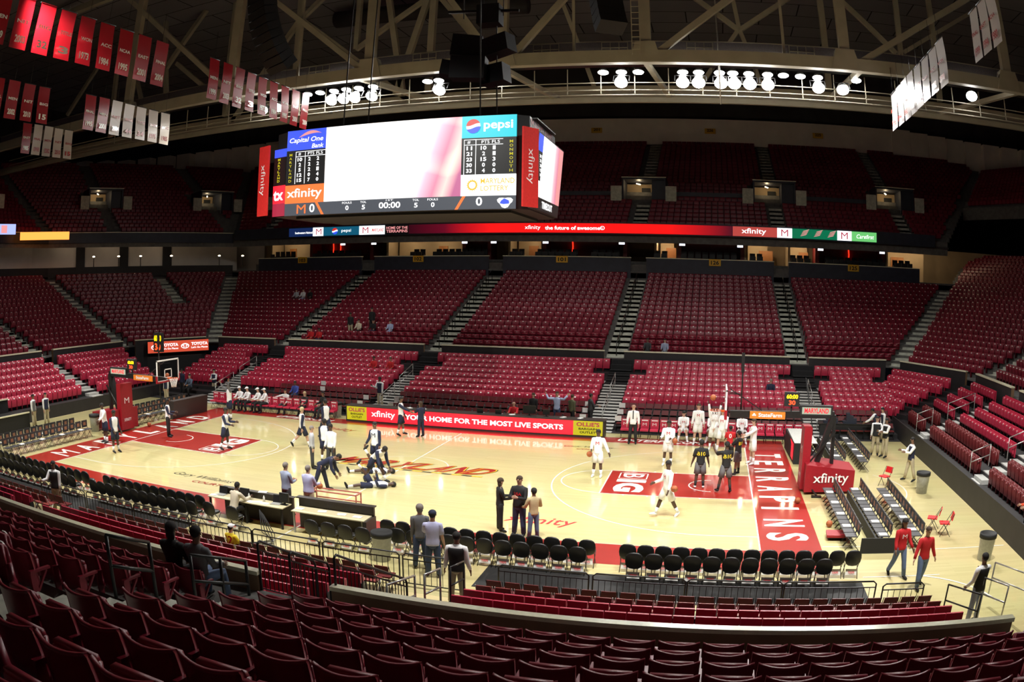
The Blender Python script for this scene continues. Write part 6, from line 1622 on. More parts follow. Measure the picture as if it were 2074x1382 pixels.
def person(label, loc, face, H=1.85, skin='d', top='white', sleeve='long', sleeve_c=None, bottom='pants', bot_c='khaki', vest=None, hair='short', hair_c='hair_b', lean=0, arms=ST, legs=((0, 4, 0), (0, 4, 0)),
           head=0, lie=False, shoe='black', fat=1.0, mark=None, group=None, turn=0, cap=None, sock=None, dz=0.0):
    P = {}; torso = math.radians(lean)
    def T(x, y, z): return rx(Vector((x, y, z)) * H, torso)
    V = [T(0, 0, 0), T(0, .005, .075), T(0, 0, .17), T(0, -.005, .245), T(0, 0, .30), T(0, .005, .335), T(0, .012, .372), T(0, .012, .42), T(0, .004, .452)]
    if head:
        nb = V[4]; hv = math.radians(head)
        for i in (5, 6, 7, 8): V[i] = nb + rx(V[i] - nb, hv)
    R_ = [.058, .056, .058, .050, .034, .031, .042, .050, .033]
    E_ = [(0, 1), (1, 2), (2, 3), (3, 4), (4, 5), (5, 6), (6, 7), (7, 8)]
    A = []; Lg = []
    for s_, (fl, ab, el, inw) in zip((-1, 1), arms):
        sh = T(s_ * .098, -.005, .262)
        def dv(f, a): f, a = math.radians(f), math.radians(a); return Vector((s_ * math.sin(a), math.sin(f) * math.cos(a), -math.cos(f) * math.cos(a)))
        u = dv(fl, ab); w_ = dv(fl + el, ab - inw)
        elb = sh + u * .172 * H; wr = elb + w_ * .145 * H; A.append((sh, elb, wr, w_))
    for s_, (fl, ab, kn) in zip((-1, 1), legs):
        hp = Vector((s_ * .05, 0, -.02)) * H
        def dv2(f, a): f, a = math.radians(f), math.radians(a); return Vector((s_ * math.sin(a), math.sin(f) * math.cos(a), -math.cos(f) * math.cos(a)))
        u = dv2(fl, ab); w_ = dv2(fl - kn, ab)
        kne = hp + u * .245 * H; an = kne + w_ * .235 * H
        fd = dv2(fl - kn + 82, ab); Lg.append((hp, kne, an, fd, w_))
    def addv(p, r, par):
        V.append(p); R_.append(r); E_.append((par, len(V) - 1)); return len(V) - 1
    for (sh, elb, wr, w_), s_ in zip(A, (-1, 1)):
        a = addv(sh, .030, 3); m1 = addv(sh.lerp(elb, .5), .030, a); b_ = addv(elb, .025, m1); m2 = addv(elb.lerp(wr, .4), .024, b_); c_ = addv(wr, .016, m2)
        side = w_.cross(Vector((0, 0, 1)) if abs(w_.z) < .9 else Vector((0, 1, 0))).normalized(); fw = side.cross(w_).normalized()
        pl = addv(wr + w_ * .030 * H, .019, c_)
        for q, (off, ln_, bend) in enumerate(((-.017, .042, .10), (-.006, .050, .06), (.006, .047, .10), (.016, .038, .16))):
            k1 = addv(wr + (w_ * .050 + fw * off) * H, .0062, pl); k2 = addv(wr + (w_ * (.050 + ln_ * .5) + fw * off * 1.2 - side * s_ * bend * .04) * H, .0052, k1)
            addv(wr + (w_ * (.050 + ln_ * .95) + fw * off * 1.25 - side * s_ * bend * .13) * H, .0042, k2)
        t1 = addv(wr + (w_ * .030 + fw * .026) * H, .0070, pl); addv(wr + (w_ * .055 + fw * .036) * H, .0055, t1)
    for (hp, kne, an, fd, w_) in Lg:
        a = addv(hp, .046, 0); m1 = addv(hp.lerp(kne, .5), .043, a); b_ = addv(kne, .034, m1); m2 = addv(kne.lerp(an, .35), .033, b_); c_ = addv(an, .021, m2)
        addv(an + (fd * .045 + w_ * .022) * H, .020, c_)
    sk = job(V, E_, [r * H * 1.10 for r in R_])
    jb = {'body': sk}
    # garments: closed lofts round the torso and tapered tubes along the limbs, one mesh per garment
    def loft(mb, rings, sc=1.0, mi=0, n=18):
        vs = []; fs = []
        for (z_, a_, b_) in rings:
            for i in range(n):
                t = 2 * PI * i / n; c_, s2 = math.cos(t), math.sin(t)
                vs.append(T(a_ * sc * fat * math.copysign(abs(c_) ** .85, c_), b_ * sc * fat * math.copysign(abs(s2) ** .85, s2), z_))
        for j in range(len(rings) - 1):
            for i in range(n): fs.append((j * n + i, j * n + (i + 1) % n, (j + 1) * n + (i + 1) % n, (j + 1) * n + i))
        fs.append(tuple(range(n - 1, -1, -1))); fs.append(tuple((len(rings) - 1) * n + i for i in range(n)))
        mb.add(vs, fs, mi, True)
    top_r = [(-.045, .094, .070), (-.02, .095, .071), (.03, .089, .067), (.08, .086, .064), (.15, .097, .068), (.21, .106, .068), (.245, .112, .062), (.268, .104, .056), (.285, .080, .048), (.298, .056, .043), (.312, .037, .037)]
    g = MB(); loft(g, top_r)
    for (sh, elb, wr, w_) in A:
        if sleeve == 'none': break
        i0 = T(math.copysign(.05, sh.x), -.003, .250); i1 = T(math.copysign(.085, sh.x), -.005, .256)
        sh = sh + Vector((math.copysign(.006 * H, sh.x), 0, -.006 * H)); pts = [i0, i1, sh, sh.lerp(elb, .2), sh.lerp(elb, .55), elb, elb.lerp(wr, .5), elb.lerp(wr, .95)] if sleeve == 'long' else [i0, i1, sh, sh.lerp(elb, .2), sh.lerp(elb, .5), sh.lerp(elb, .84)]
        rr = [.036, .040, .042, .041, .037, .033, .029, .025] if sleeve == 'long' else [.036, .040, .043, .043, .043, .044]
        g.tube(pts, [r * H for r in rr], 10, 1)
    jb['shirt'] = g
    if vest:
        g = MB(); loft(g, [(-.05, .094, .070)] + top_r[1:8], 1.07); jb['vest'] = g
    g = MB(); z0_ = Vector((0, 0, 0))
    tp = torso; vs = []; n = 18
    for (z_, a_, b_) in ((.035, .084, .062), (.0, .090, .067), (-.04, .094, .070), (-.075, .082, .062), (-.10, .050, .040)):
        for i in range(n): t = 2 * PI * i / n; vs.append(Vector((a_ * fat * math.cos(t), b_ * fat * math.sin(t), z_)) * H)
    g.add(vs, [(j * n + i, j * n + (i + 1) % n, (j + 1) * n + (i + 1) % n, (j + 1) * n + i)[::-1] for j in range(4) for i in range(n)] + [tuple(range(n)), tuple(4 * n + i for i in range(n))[::-1]], 0, True)
    for (hp, kne, an, fd, w_) in Lg:
        i0 = hp + Vector((-hp.x * .3, 0, .03 * H))
        if bottom == 'pants': pts = [i0, hp, hp.lerp(kne, .3), hp.lerp(kne, .7), kne, kne.lerp(an, .35), kne.lerp(an, .99)]; rr = [.046, .056, .055, .048, .043, .042, .037]
        else: pts = [i0, hp, hp.lerp(kne, .4), hp.lerp(kne, .9)]; rr = [.048, .060, .063, .066]
        g.tube(pts, [r * H * (fat ** .6) for r in rr], 12, 0)
    jb['trousers' if bottom == 'pants' else 'shorts'] = g
    for i, (hp, kne, an, fd, w_) in enumerate(Lg):
        if bottom != 'pants': g = MB(); g.tube([kne.lerp(an, .55), kne.lerp(an, .8), an], [.032 * H, .027 * H, .026 * H], 10); jb['sock%d' % i] = g
        g = MB(); up_ = -w_; ln = fd.normalized()
        pts = [an - ln * .030 * H - up_ * .018 * H, an - ln * .012 * H - up_ * .014 * H, an + ln * .03 * H - up_ * .016 * H, an + ln * .075 * H - up_ * .024 * H, an + ln * .110 * H - up_ * .030 * H]
        g.tube(pts, [.014 * H, .028 * H, .028 * H, .024 * H, .013 * H], 10); jb['shoe%d' % i] = g
    # ground contact
    M0 = Matrix.Identity(4)
    if lie: M0 = Matrix.Rotation(math.radians(90), 4, 'X')
    zs = [(M0 @ v).z - r * H * .8 for v, r in zip(V, R_)]
    for (hp, kne, an, fd, w_) in Lg: zs += [(M0 @ (an + (fd * .05 + w_ * .024) * H)).z - .027 * H, (M0 @ (an + w_ * .02 * H)).z - .029 * H]
    dz0 = -min(zs)
    PEOPLE.append(dict(label=label, loc=loc, face=face, H=H, skin=skin, top=top, sleeve_c=sleeve_c, bot_c=bot_c, vest=vest, hair=hair, hair_c=hair_c, jb=jb, M0=M0, dz=dz0 + dz, shoe=shoe, mark=mark, group=group,
                       hc=V[7], ht=V[8], hj=V[6], cap=cap, turn=turn, chest=T(0, 0, .18), lean=torso + 0, sock=sock, fat=fat, arms=A, lg=Lg))
def finish_people():
    MS = run_jobs()
    for p in PEOPLE:
        H = p['H']
        o = thing('person', p['label'], 'person', (p['loc'][0], p['loc'][1], p['loc'][2] + p['dz'] + .004), math.radians(p['face']), p['group'])
        def put(name, g, m, m2=None):
            g.v = [tuple(p['M0'] @ Vector(v)) for v in g.v]
            return g.build(name, [m, m2 or m], o)
        skm = cmat('skin_' + p['skin'], SKIN[p['skin']], .5)
        up = (p['ht'] - p['hj']).normalized(); hc = p['hc']
        side = Vector((1, 0, 0)); fw = up.cross(side).normalized() * 1.0
        if fw.y < 0 and not p['lean'] > 1.4: fw = -fw
        Rt = Matrix.Rotation(math.radians(p['turn']), 4, up); fw = Rt @ fw; side = Rt @ side
        B = Matrix((( side.x, fw.x, up.x, hc.x), (side.y, fw.y, up.y, hc.y), (side.z, fw.z, up.z, hc.z), (0, 0, 0, 1)))
        body = MS[p['jb']['body']]; ft_ = MB()
        ft_.ell((0, .050 * H, -.012 * H), (.010 * H, .014 * H, .014 * H), 6, 4, 0, p['M0'] @ B)
        for s_ in (-1, 1):
            ft_.ell((s_ * .052 * H, 0, -.012 * H), (.007 * H, .012 * H, .018 * H), 6, 4, 0, p['M0'] @ B); ft_.ell((s_ * .019 * H, .044 * H, .0), (.006 * H, .004 * H, .004 * H), 6, 4, 1, p['M0'] @ B)
        ft_.ell((0, .045 * H, -.033 * H), (.014 * H, .004 * H, .003 * H), 6, 4, 1, p['M0'] @ B)
        # body and facial features as one mesh
        body.transform(p['M0']); n = len(body.vertices); co = np.empty(n * 3); body.vertices.foreach_get('co', co)
        mb = MB(); mb.v = [tuple(c) for c in co.reshape(-1, 3)]; mb.f = [list(q.vertices) for q in body.polygons]; mb.m = [0] * len(mb.f); mb.sm = [True] * len(mb.f)
        mb.add(ft_.v, ft_.f, None, True); mb.m[len(body.polygons):] = ft_.m
        mb.build('body', [skm, C('hair_b')], o)
        put('shirt', p['jb']['shirt'], C(p['top']), C(p['sleeve_c'] or p['top']))
        if p['vest']: put('vest', p['jb']['vest'], C(p['vest']))
        k = 'trousers' if 'trousers' in p['jb'] else 'shorts'; put(k, p['jb'][k], C(p['bot_c']))
        for i in (0, 1):
            if 'sock%d' % i in p['jb']: put('sock', p['jb']['sock%d' % i], C(p['sock'] or 'white'))
            put('shoe', p['jb']['shoe%d' % i], C(p['shoe']))
        if p['hair'] != 'bald':
            h = MB(); MM = p['M0'] @ B
            g = {'short': 1.04, 'long': 1.14, 'bob': 1.12, 'buzz': 1.01, 'afro': 1.12}[p['hair']]
            h.ell((0, -.006 * H, .006 * H), (.052 * H * g, .056 * H * g, .050 * H * g), 12, 7, 0, MM, z0=-.15)
            h.ell((0, -.022 * H, -.010 * H), (.046 * H * g, .042 * H * g, .044 * H * g), 10, 6, 0, MM)
            if p['hair'] in ('long', 'bob'): h.ell((0, -.030 * H, -.055 * H if p['hair'] == 'long' else -.03 * H), (.050 * H, .034 * H, .085 * H if p['hair'] == 'long' else .05 * H), 10, 8, 0, MM)
            h.build('hair', C(p['hair_c']), o)
        if p['cap']:
            h = MB(); MM = p['M0'] @ B; h.ell((0, 0, .012 * H), (.060 * H, .062 * H, .050 * H), 12, 6, 0, MM, z0=-.05); h.ell((0, .06 * H, .012 * H), (.045 * H, .045 * H, .006 * H), 10, 4, 0, MM); h.build('cap', C(p['cap']), o)
        if p['mark']:
            txt, where, colr, wd, hg = p['mark']
            s_ = 1 if where == 'front' else -1; r = .070 * H * p['fat']; rw = .10 * H * p['fat']
            t = MB(); cpt = p['chest']; a = p['lean']
            upv = rx(Vector((0, 0, 1)), a); fwv = rx(Vector((0, 1, 0)), a)
            g_, fs, _ = text_geo(txt, .0 if txt == 'M' else .02)
            u_ = Vector((-s_, 0, 0)) * 1.0
            vs = []
            for q in g_:
                xx = (q[0] - .5) * wd; zz = (q[1] - .4) * hg
                bulge = r * math.sqrt(max(.1, 1 - (xx / rw) ** 2))
                vs.append(p['M0'] @ (cpt + u_ * xx + upv * zz + fwv * s_ * (bulge + .012)))
            t.add(vs, fs); t.build('shirt_mark', C(colr), o)
        p['obj'] = o
def ball(loc, label):
    o = thing('basketball', label, 'ball', loc)
    b = MB(); b.ell((0, 0, 0), (.12, .12, .12), 18, 12); b.build('cover', M['orange'], o)
    b = MB()
    for rot in (Matrix.Identity(4), Matrix.Rotation(PI / 2, 4, 'X'), Matrix.Rotation(PI / 2, 4, 'Y')):
        b.tube([rot @ Vector((.1205 * math.cos(t), .1205 * math.sin(t), 0)) for t in [2 * PI * i / 24 for i in range(25)]], .0022, 4, caps=False)
    b.build('seams', M['black'], o)

G_ = None
SIT = ((85, 8, 85), (85, 8, 85))
REL = ((25, 10, 50, 10), (25, 10, 50, 10))
KNEES = ((35, 8, 45, 25), (35, 8, 45, 25))
# --- visitors in white with navy sleeves
V_ = dict(top='white', sleeve_c='navy', bottom='shorts', bot_c='navy', shoe='black', sock='white')
person('player in white and navy top at the left key with hands held forward', (-8.9, -.82, 0), -80, 1.95, arms=((30, 5, 60, 5), (20, 5, 60, 5)), legs=((5, 5, 5), (-8, 5, 8)), lean=5, **V_)
person('player in white and navy top standing nearest the left baseline', (-13.2, -4.3, 0), -100, 1.95, arms=((5, 8, 20, 0), (10, 8, 35, 10)), **V_)
person('player in all white top just behind the leftmost player', (-15.2, -3.0, 0), 160, 1.95, top='white', bottom='shorts', bot_c='navy', arms=((35, 10, 30, 0), (10, 8, 20, 0)), lean=8, sock='white')
person('man in white top and dark trousers standing in the left key', (-13.3, .05, 0), -60, 1.9, top='white', sleeve_c='navy', bot_c='black', arms=((20, 5, 70, 10), (15, 5, 60, 10)))
person('tall player in white top at the far left corner of the court', (-13.3, 5.8, 0), 150, 2.0, top='white', sleeve_c='grey', bottom='shorts', bot_c='navy', skin='m', arms=((150, 10, 30, 0), (120, 10, 40, 0)))
person('player walking in white and navy top by the left bench', (-5.82, 3.7, 0), 60, 1.98, arms=((-15, 6, 15, 0), (25, 6, 25, 0)), legs=((22, 3, 8), (-18, 3, 22)), skin='m', **V_)
person('blond player in white and navy top walking right of the left arc', (-5.9, 1.45, 0), -40, 1.92, arms=((10, 8, 10, 0), (-15, 8, 10, 0)), legs=((-20, 3, 30), (20, 3, 5)), skin='l', hair_c='tan', **V_)
person('man in pale grey shirt and dark trousers beside the bending man', (-3.4, -2.1, 0), -60, 1.78, top='palegrey', bot_c='charcoal', skin='l', hair_c='hair_g', sleeve_c=None)
person('man in crisp white shirt and charcoal trousers facing the court logo', (-2.5, -2.05, 0), 170, 1.93, top='white', bot_c='charcoal', arms=((5, 6, 15, 0), (5, 6, 15, 0)), legs=((0, 5, 0), (6, 5, 0)))
person('player mostly hidden behind the man in the crisp white shirt', (-3.5, -.75, 0), 10, 1.85, **V_)
person('man in dark suit bending forward towards the floor', (-1.35, -5.1, 0), -75, 1.9, top='navy', bot_c='navy', lean=62, head=5, arms=((12, 4, 15, 0), (5, 4, 25, 0)), legs=((14, 6, 4), (-18, 6, 4)), skin='m')
person('grey haired man in blue grey shirt standing at the scorers table', (-.95, -8.35, 0), -20, 1.8, top='greyblue', bot_c='charcoal', skin='l', hair_c='hair_g', arms=((20, 6, 70, 30), (20, 6, 70, 30)), fat=1.12)
person('man in lavender shirt and khaki trousers seen from behind at the table', (-.1, -8.3, 0), -10, 1.78, top='lavender', bot_c='khaki', skin='l', hair_c='hair_g', arms=((25, 10, 60, 20), (25, 10, 60, 20)), fat=1.2)
person('seated man in cream shirt working at the left scorers table', (-2.0, -10.1, 0), -10, 1.78, top='cream', bot_c='black', arms=((45, 10, 50, 10), (45, 10, 50, 10)), legs=SIT, lean=18)
person('seated fan in yellow jersey number 12 and white cap', (.15, -13.35, 0), -10, 1.55, top='yellow', sleeve='short', bot_c='dkjeans', legs=SIT, arms=REL, skin='l', cap='white', mark=('12', 'back', 'red', .26, .24))
person('player with navy letter on chest standing behind the stretching group', (-1.0, -.9, 0), 170, 1.93, arms=((5, 10, 15, 0), (15, 10, 25, 0)), skin='m', mark=('M', 'front', 'navy', .2, .18), **V_)
person('player in white top bending over the stretching player', (-.05, -3.0, 0), -120, 1.93, lean=55, arms=((8, 6, 15, 0), (18, 6, 15, 0)), legs=((20, 12, 8), (-22, 10, 8)), **V_)
person('near player lying on his back with one leg held up', (.15, -3.75, 0), 115, 1.93, lie=True, arms=((10, 25, 60, 20), (20, 20, 60, 20)), legs=((5, 8, 12), (62, 5, 8)), **V_)
person('far player lying on his back beside the centre lettering', (-.75, -1.7, 0), 105, 1.93, lie=True, arms=((60, 40, 20, 0), (10, 60, 20, 0)), legs=((4, 6, 10), (80, 4, 20)), **V_)
person('player in white and navy top shaking hands in front of the red board', (-2.7, 6.0, 0), -80, 1.92, arms=((5, 6, 20, 0), (55, 4, 15, 0)), skin='m', legs=((8, 5, 5), (-5, 5, 8)), **V_)
person('woman in dark navy outfit and long hair before the red board', (-1.6, 5.95, 0), 60, 1.76, top='navy', sleeve='short', bot_c='navy', skin='l', hair='long', hair_c='hair_br', arms=((50, 4, 30, 10), (5, 6, 10, 0)))
# --- around the left bench
for n_, (x, t_) in enumerate(((-14.6, 'leftmost'), (-14.0, 'second'), (-13.2, 'third'), (-12.7, 'fourth'))):
    person('seated man in white shirt and white cap on the left bench, %s of four' % t_, (x, 8.9, 0.0), 170 - 10 * n_, 1.82, bot_c='black', legs=SIT, arms=KNEES, skin='l', cap='white', lean=8)
person('seated man in white shirt with arm stretched along the left bench', (-11.5, 9.2, 0), 175, 1.8, bot_c='charcoal', legs=SIT, arms=((20, 10, 40, 10), (30, 70, 10, 0)), skin='l')
person('person in blue seated in the row behind the left bench', (-12.1, 11.4, .22), 180, 1.75, top='blue', bot_c='dkjeans', legs=SIT, arms=REL, skin='m')
person('person in dark clothes seated on the left bench, long pale hair', (-10.1, 9.1, 0), 175, 1.72, top='black', bot_c='black', legs=SIT, arms=KNEES, skin='l', hair='long', hair_c='tan')
person('person in black seated near the right end of the left bench', (-8.7, 8.8, 0), 150, 1.85, top='black', bot_c='black', legs=((75, 10, 60), (80, 10, 80)), arms=REL, skin='m')
person('usher in navy vest and khakis standing at the tunnel mouth', (-19.5, 12.7, 0), 180, 1.8, vest='navy', skin='l', arms=((20, 10, 70, 30), (20, 10, 70, 30)))
person('usher in navy vest standing behind the unlit board', (-20.6, 8.6, 0), 170, 1.82, vest='navy', skin='l')
person('man in blue grey top seated on a stool behind the left net', (-20.4, 11.0, 0), 180, 1.85, top='bluegrey', bot_c='black', legs=SIT, arms=KNEES, skin='l', dz=.15)
person('dark figure standing left of the stool sitter behind the net', (-21.6, 11.6, 0), 180, 1.8, top='navy', bot_c='black', skin='m')
person('usher in vest and khakis at the far left stand edge', (-21.7, -1.8, 0), -90, 1.8, vest='navy', skin='l')
person('second usher in white sleeves beside the left stand', (-21.9, -2.7, 0), -70, 1.8, vest='grey', skin='m')
person('usher in black vest with white sleeve standing among the near left seats', (-8.1, -13.0, 0), -160, 1.85, vest='black', bot_c='khaki', skin='m', arms=((5, 5, 10, 0), (30, 20, 60, 0)))
person('person in red shirt and jeans at the very left edge', (-13.9, -12.6, 0), -60, 1.75, top='red', bot_c='dkjeans', skin='m')
# --- far side
person('usher in black vest and khakis on the left far aisle steps', (-6.5, 11.9, .25), 165, 1.82, vest='navy', skin='d', arms=((10, 8, 10, 0), (30, 12, 90, 0)))
person('fan in red seated in the far stand, left of a pair', (-8.95, 16.4, ZL * 7 - .05), 180, 1.7, top='red', bot_c='grey', legs=SIT, arms=REL, skin='m')
person('fan in red seated in the far stand, right of a pair', (-7.75, 16.4, ZL * 7 - .05), 180, 1.7, top='red', bot_c='dkjeans', legs=SIT, arms=REL, skin='l', hair_c='hair_br')
person('bald man in maroon seated behind the red board', (2.1, 10.1, 0), 180, 1.78, top='red', bot_c='black', legs=SIT, arms=((45, 8, 50, 10), (45, 8, 50, 10)), skin='l', hair='bald')
person('woman in dark jacket standing behind the black monitor', (2.95, 11.0, 0), 170, 1.75, top='black', bot_c='black', skin='l', hair='long', hair_c='hair_br')
person('man in light blue shirt with both hands at his head', (4.25, 11.0, 0), 175, 1.88, top='ltblue', bot_c='dkjeans', skin='l', hair_c='hair_br', arms=((95, 55, 118, 25), (95, 55, 118, 25)))
person('person in olive green jacket behind the red board', (5.1, 10.9, 0), -40, 1.78, top='green', bot_c='black', skin='l', hair_c='hair_br')
person('man in charcoal jacket at the right end of the far table', (6.05, 11.2, 0), -60, 1.82, top='charcoal', bot_c='black', skin='m', arms=((25, 5, 60, 10), (25, 5, 60, 10)))
person('person in dark navy seated behind the orange advert arm', (16.1, 15.4, ZL * 5), 180, 1.8, top='navy', bot_c='black', legs=SIT, arms=REL, skin='l', hair_c='hair_g')
# groups in the raised bowl
BW = dict(legs=SIT, arms=REL)
def bowl(x, k): return (x, 20 + rowt(k) - .42, rowz(k) - .05)
person('man in black top and khakis standing in raised section 102', bowl(-13.9, 2), 180, 1.8, top='black', skin='m')
person('standing figure in black with pale collar in raised section 102', bowl(-12.5, 3), 180, 1.85, top='black', bot_c='black', skin='l')
person('seated spectator in cream left of the standing figure in section 102', bowl(-13.2, 2), 180, 1.7, top='cream', bot_c='black', skin='l', **BW)
person('seated spectator in black front of the group in section 102', bowl(-12.0, 2), 180, 1.7, top='black', bot_c='dkjeans', skin='l', **BW)
person('seated spectator in light blue at the right of the group in section 102', bowl(-10.6, 2), 180, 1.7, top='ltblue', bot_c='ltblue', skin='l', **BW)
person('fan in red lounging in the front row of section 102, left one', bowl(-16.4, 0), 180, 1.7, top='red', bot_c='red', skin='l', **BW)
person('fan in red lounging in the front row of section 102, right one', bowl(-15.7, 0), 180, 1.7, top='red', bot_c='dkjeans', skin='m', **BW)
person('seated spectator in grey high in section 103, left of three', bowl(-22.2, 9), 180, 1.7, top='palegrey', bot_c='black', skin='l', **BW)
person('seated spectator in white high in section 103, middle of three', bowl(-21.5, 9), 180, 1.7, top='white', bot_c='ltblue', skin='l', **BW)
person('seated spectator in black high in section 103, right of three', bowl(-20.8, 9), 180, 1.7, top='black', bot_c='black', skin='m', **BW)
person('spectator in dark top in the front row of section 126', bowl(8.2, 0), 180, 1.7, top='charcoal', bot_c='black', skin='m', **BW)
person('spectator in pale blue in the front row of section 126', bowl(9.35, 0), 180, 1.7, top='greyblue', bot_c='grey', skin='l', **BW)
# --- home team, all in white
T_ = dict(top='white', bottom='shorts', bot_c='white', shoe='shoe_w', sock='white')
MK = ('M', 'front', 'red', .15, .13)
person('man in white shirt, black tie and black trousers at the right bench', (8.75, 7.6, 0), 180, 1.92, top='white', bot_c='black', skin='l', hair='bald', arms=((5, 14, 12, 10), (5, 14, 12, 10)), mark=('I', 'front', 'black', .05, .42))
person('player in white with a ball at his hip, left of the right arc', (8.05, .6, 0), 175, 1.93, arms=((5, 28, 15, 0), (25, 8, 50, 20)), mark=MK, **T_)
person('player in white holding a ball behind the walking player', (10.75, 3.3, 0), 175, 1.95, arms=((25, 8, 60, 25), (25, 12, 60, 5)), mark=MK, **T_)
person('player in white walking left across the near court with a ball', (11.2, -4.4, 0), 120, 1.98, arms=((15, 25, 15, 0), (20, 10, 55, 10)), legs=((-20, 3, 8), (22, 3, 4)), mark=MK, turn=20, **T_)
person('tall player in white stepping near the right basket', (13.15, 6.6, 0), 165, 2.05, arms=((30, 8, 20, 0), (25, 10, 20, 0)), legs=((-15, 3, 12), (15, 3, 5)), mark=MK, skin='l', **T_)
person('player in white standing in front of the right bench', (11.95, 8.0, 0), 180, 2.0, mark=MK, skin='l', hair_c='hair_br', arms=((5, 10, 12, 0), (5, 10, 12, 0)), **T_)
person('player in white seated on the right bench, leftmost', (11.2, 9.0, 0), 180, 1.95, legs=SIT, arms=KNEES, mark=MK, skin='l', lean=14, **T_)
person('player in white seated on the right bench behind the net', (12.7, 9.0, 0), 180, 1.95, legs=((80, 12, 70), (85, 12, 85)), arms=KNEES, mark=MK, skin='m', lean=16, **T_)
person('player in white seated on the right bench, rightmost', (14.2, 9.0, 0), 180, 1.95, legs=SIT, arms=KNEES, mark=MK, skin='d', lean=10, **T_)
person('player in white reaching out beside the right baseline', (14.55, 4.1, 0), 110, 2.0, arms=((60, 10, 20, 0), (20, 8, 50, 10)), mark=MK, skin='l', hair_c='hair_br', **T_)
person('player in white under the right rim with a raised arm', (12.75, 6.9, 0), 175, 1.98, arms=((160, 10, 10, 0), (170, 10, 10, 0)), **T_)
B_ = dict(top='black', sleeve='short', bottom='shorts', bot_c='grey', sock='black')
person('coach in black number 10 shirt and grey shorts in the right key', (12.25, -.42, 0), 5, 1.9, arms=((5, 14, 15, 0), (5, 14, 15, 0)), mark=('B10', 'back', 'yellow', .34, .15), shoe='shoe_w', **B_)
person('coach in black number 10 shirt near the right baseline, arms raised', (13.25, -.9, 0), 20, 1.95, arms=((70, 20, 60, 10), (40, 12, 60, 0)), legs=((5, 9, 0), (-5, 7, 0)), mark=('B10', 'back', 'yellow', .34, .15), **B_)
person('coach in black shirt behind the nearer two coaches', (13.8, 2.0, 0), 60, 1.85, arms=((40, 6, 60, 10), (10, 6, 20, 0)), mark=('B10', 'back', 'yellow', .3, .14), skin='m', **B_)
person('child in red number 0 shirt among the tall players', (13.5, 4.5, 0), 0, 1.6, top='red', sleeve='short', bottom='shorts', bot_c='black', arms=((20, 10, 40, 0), (30, 10, 60, 0)), mark=('0', 'back', 'white', .12, .2))
# --- right side
person('usher in vest leaning over at the far right corner', (21.6, 9.4, 0), 60, 1.85, vest='navy', skin='m', lean=25, arms=((40, 8, 20, 0), (40, 8, 20, 0)))
person('second usher in navy vest at the far right corner', (22.1, 9.9, 0), 100, 1.8, vest='navy', skin='l', lean=10)
person('usher in vest and khakis facing the court, left of the right pair', (20.95, 6.6, 0), 165, 1.85, vest='black', skin='l', arms=((5, 30, 60, 60), (5, 8, 10, 0)))
person('usher in vest and khakis turned left, right of the right pair', (21.35, 6.1, 0), 120, 1.85, vest='black', skin='m', arms=((30, 8, 70, 20), (30, 8, 70, 20)))
person('usher in vest holding papers by the black fascia', (21.5, 1.35, 0), 100, 1.85, vest='navy', skin='m', arms=((40, 8, 60, 10), (40, 8, 60, 10)), legs=((-12, 4, 4), (12, 4, 4)))
person('woman in red jacket and jeans with long dark hair walking', (18.35, -9.9, 0), -165, 1.74, top='red', bot_c='jeans', skin='m', hair='long', arms=((15, 12, 25, 0), (10, 12, 25, 0)), legs=((16, 4, 6), (-16, 4, 14)), mark=('M', 'front', 'white', .16, .12), turn=10)
person('man in red jacket and jeans walking at right', (18.85, -10.8, 0), -170, 1.76, top='red', bot_c='jeans', skin='l', hair_c='hair_br', arms=((-5, 20, 15, 0), (10, 22, 15, 0)), legs=((-14, 4, 14), (14, 4, 4)))
person('usher in black vest at the bottom right stair', (19.75, -13.5, .0), 20, 1.85, vest='black', bot_c='greyblue', skin='m', arms=((10, 10, 30, 0), (40, 15, 50, 0)))
person('fan in orange red shirt bent forward in the right stand', (23.95, -8.2, .72), 90, 1.75, top='orange', bot_c='black', skin='l', legs=SIT, arms=((50, 6, 40, 10), (50, 6, 40, 10)), lean=35, hair_c='hair_g')
person('fan in red shirt seated one row above the orange one', (24.8, -6.9, 1.05), 90, 1.75, top='red', bot_c='black', skin='m', legs=SIT, arms=REL)
person('spectator in yellow and black high in the right stand', (26.5, -3.6, 1.65), 90, 1.75, top='black', bot_c='yellow', skin='m', legs=SIT, arms=REL)
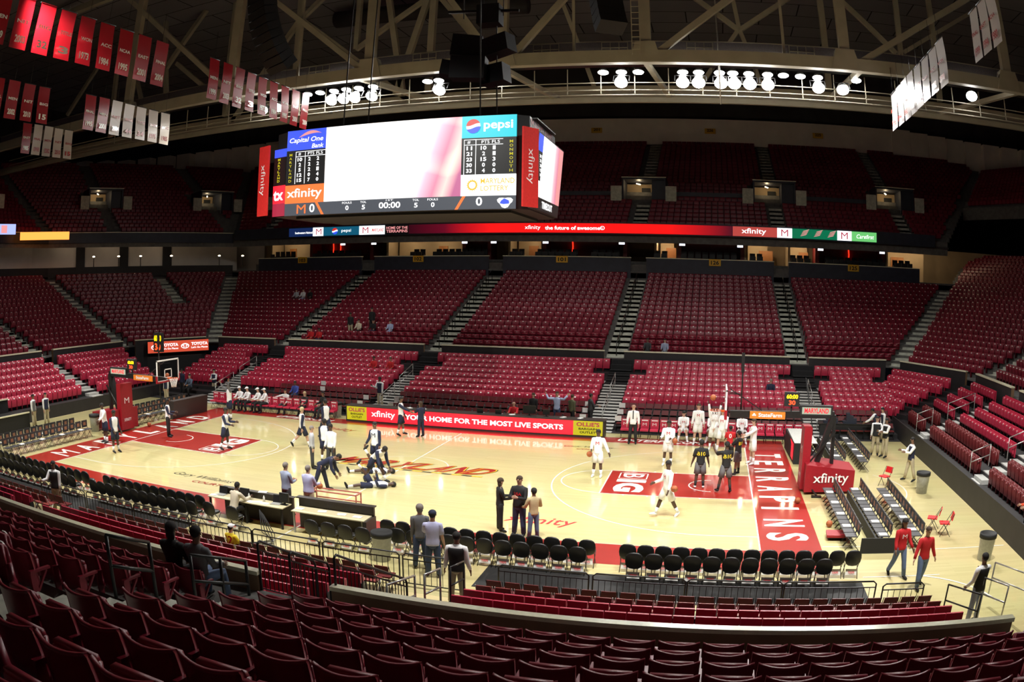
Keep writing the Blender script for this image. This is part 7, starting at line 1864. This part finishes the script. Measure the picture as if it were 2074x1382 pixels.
# --- near centre
person('woman in long black coat standing left of the man in the sweatshirt', (6.15, -7.25, 0), -60, 1.72, top='black', bot_c='black', skin='l', hair='long', hair_c='hair_br', arms=((20, 5, 70, 10), (20, 5, 70, 10)))
person('big bald man in black sweatshirt with folded arms', (6.85, -7.55, 0), 170, 1.92, top='black', bot_c='dkjeans', skin='l', hair='buzz', hair_c='hair_br', arms=((25, 12, 85, 55), (25, 12, 85, 55)), fat=1.15, mark=('USA', 'front', 'red', .24, .1))
person('person in tan shirt and jeans facing away towards the bald man', (7.35, -7.75, 0), 35, 1.62, top='tan', bot_c='jeans', skin='m', arms=((15, 20, 60, 20), (15, 20, 60, 20)), hair='afro')
person('man in lavender polo and dark cap leaning on the near chairs', (5.55, -11.7, 0), 15, 1.86, top='lavender', sleeve='short', bot_c='dkjeans', skin='l', arms=((35, 8, 40, 0), (5, 10, 15, 0)), fat=1.1, cap='navy')
person('grey haired person partly hidden behind the man in lavender', (5.0, -11.2, 0), 20, 1.84, top='grey', bot_c='dkjeans', skin='l', hair='bob', hair_c='hair_g')
person('man in black vest and khakis standing with his back to us', (6.75, -13.3, .0), 5, 1.9, top='white', vest='black', bot_c='khaki', skin='m', arms=((2, 12, 12, 0), (2, 12, 12, 0)), fat=1.05)
# --- seated couple in the foreground
person('dark haired woman seated behind the brown wall in the foreground', (4.72, -21.28, 2.9 - .04), 4, 1.7, top='black', bot_c='black', skin='m', hair='long', legs=((88, 8, 88), (88, 8, 88)), arms=REL)
person('man in grey seated beside the dark haired woman in the foreground', (5.24, -21.28, 2.9 - .04), 0, 1.74, top='grey', bot_c='jeans', skin='m', legs=((88, 8, 88), (88, 8, 88)), arms=REL)
finish_people()
bpy.data.scenes.remove(TS)
for l_, t_ in (((7.75, .35, 1.0), 'basketball at the hip of the player left of the right arc'), ((11.05, 3.05, 1.15), 'basketball in the hands of the far ball holder'), ((11.45, -4.75, 1.1), 'basketball carried by the walking player'),
               ((12.6, -.1, 3.55), 'basketball in the air above the right rim'), ((12.9, 7.2, .14), 'basketball on the floor at the right bench'), ((16.05, -2.2, .13), 'basketball resting by the corner of the right goal base'),
               ((-.75, -6.35, .58), 'basketball lying on the rack beside the scorers table'), ((16.9, -5.1, .13), 'basketball under the near slate chairs at right'), ((-14.6, 1.7, 2.9), 'basketball near the glass of the left board'), ((-16.1, 1.6, .13), 'basketball on the floor by the left goal')):
    ball(l_, t_)
print('people', len(PEOPLE), 'objects', len(bpy.data.objects))
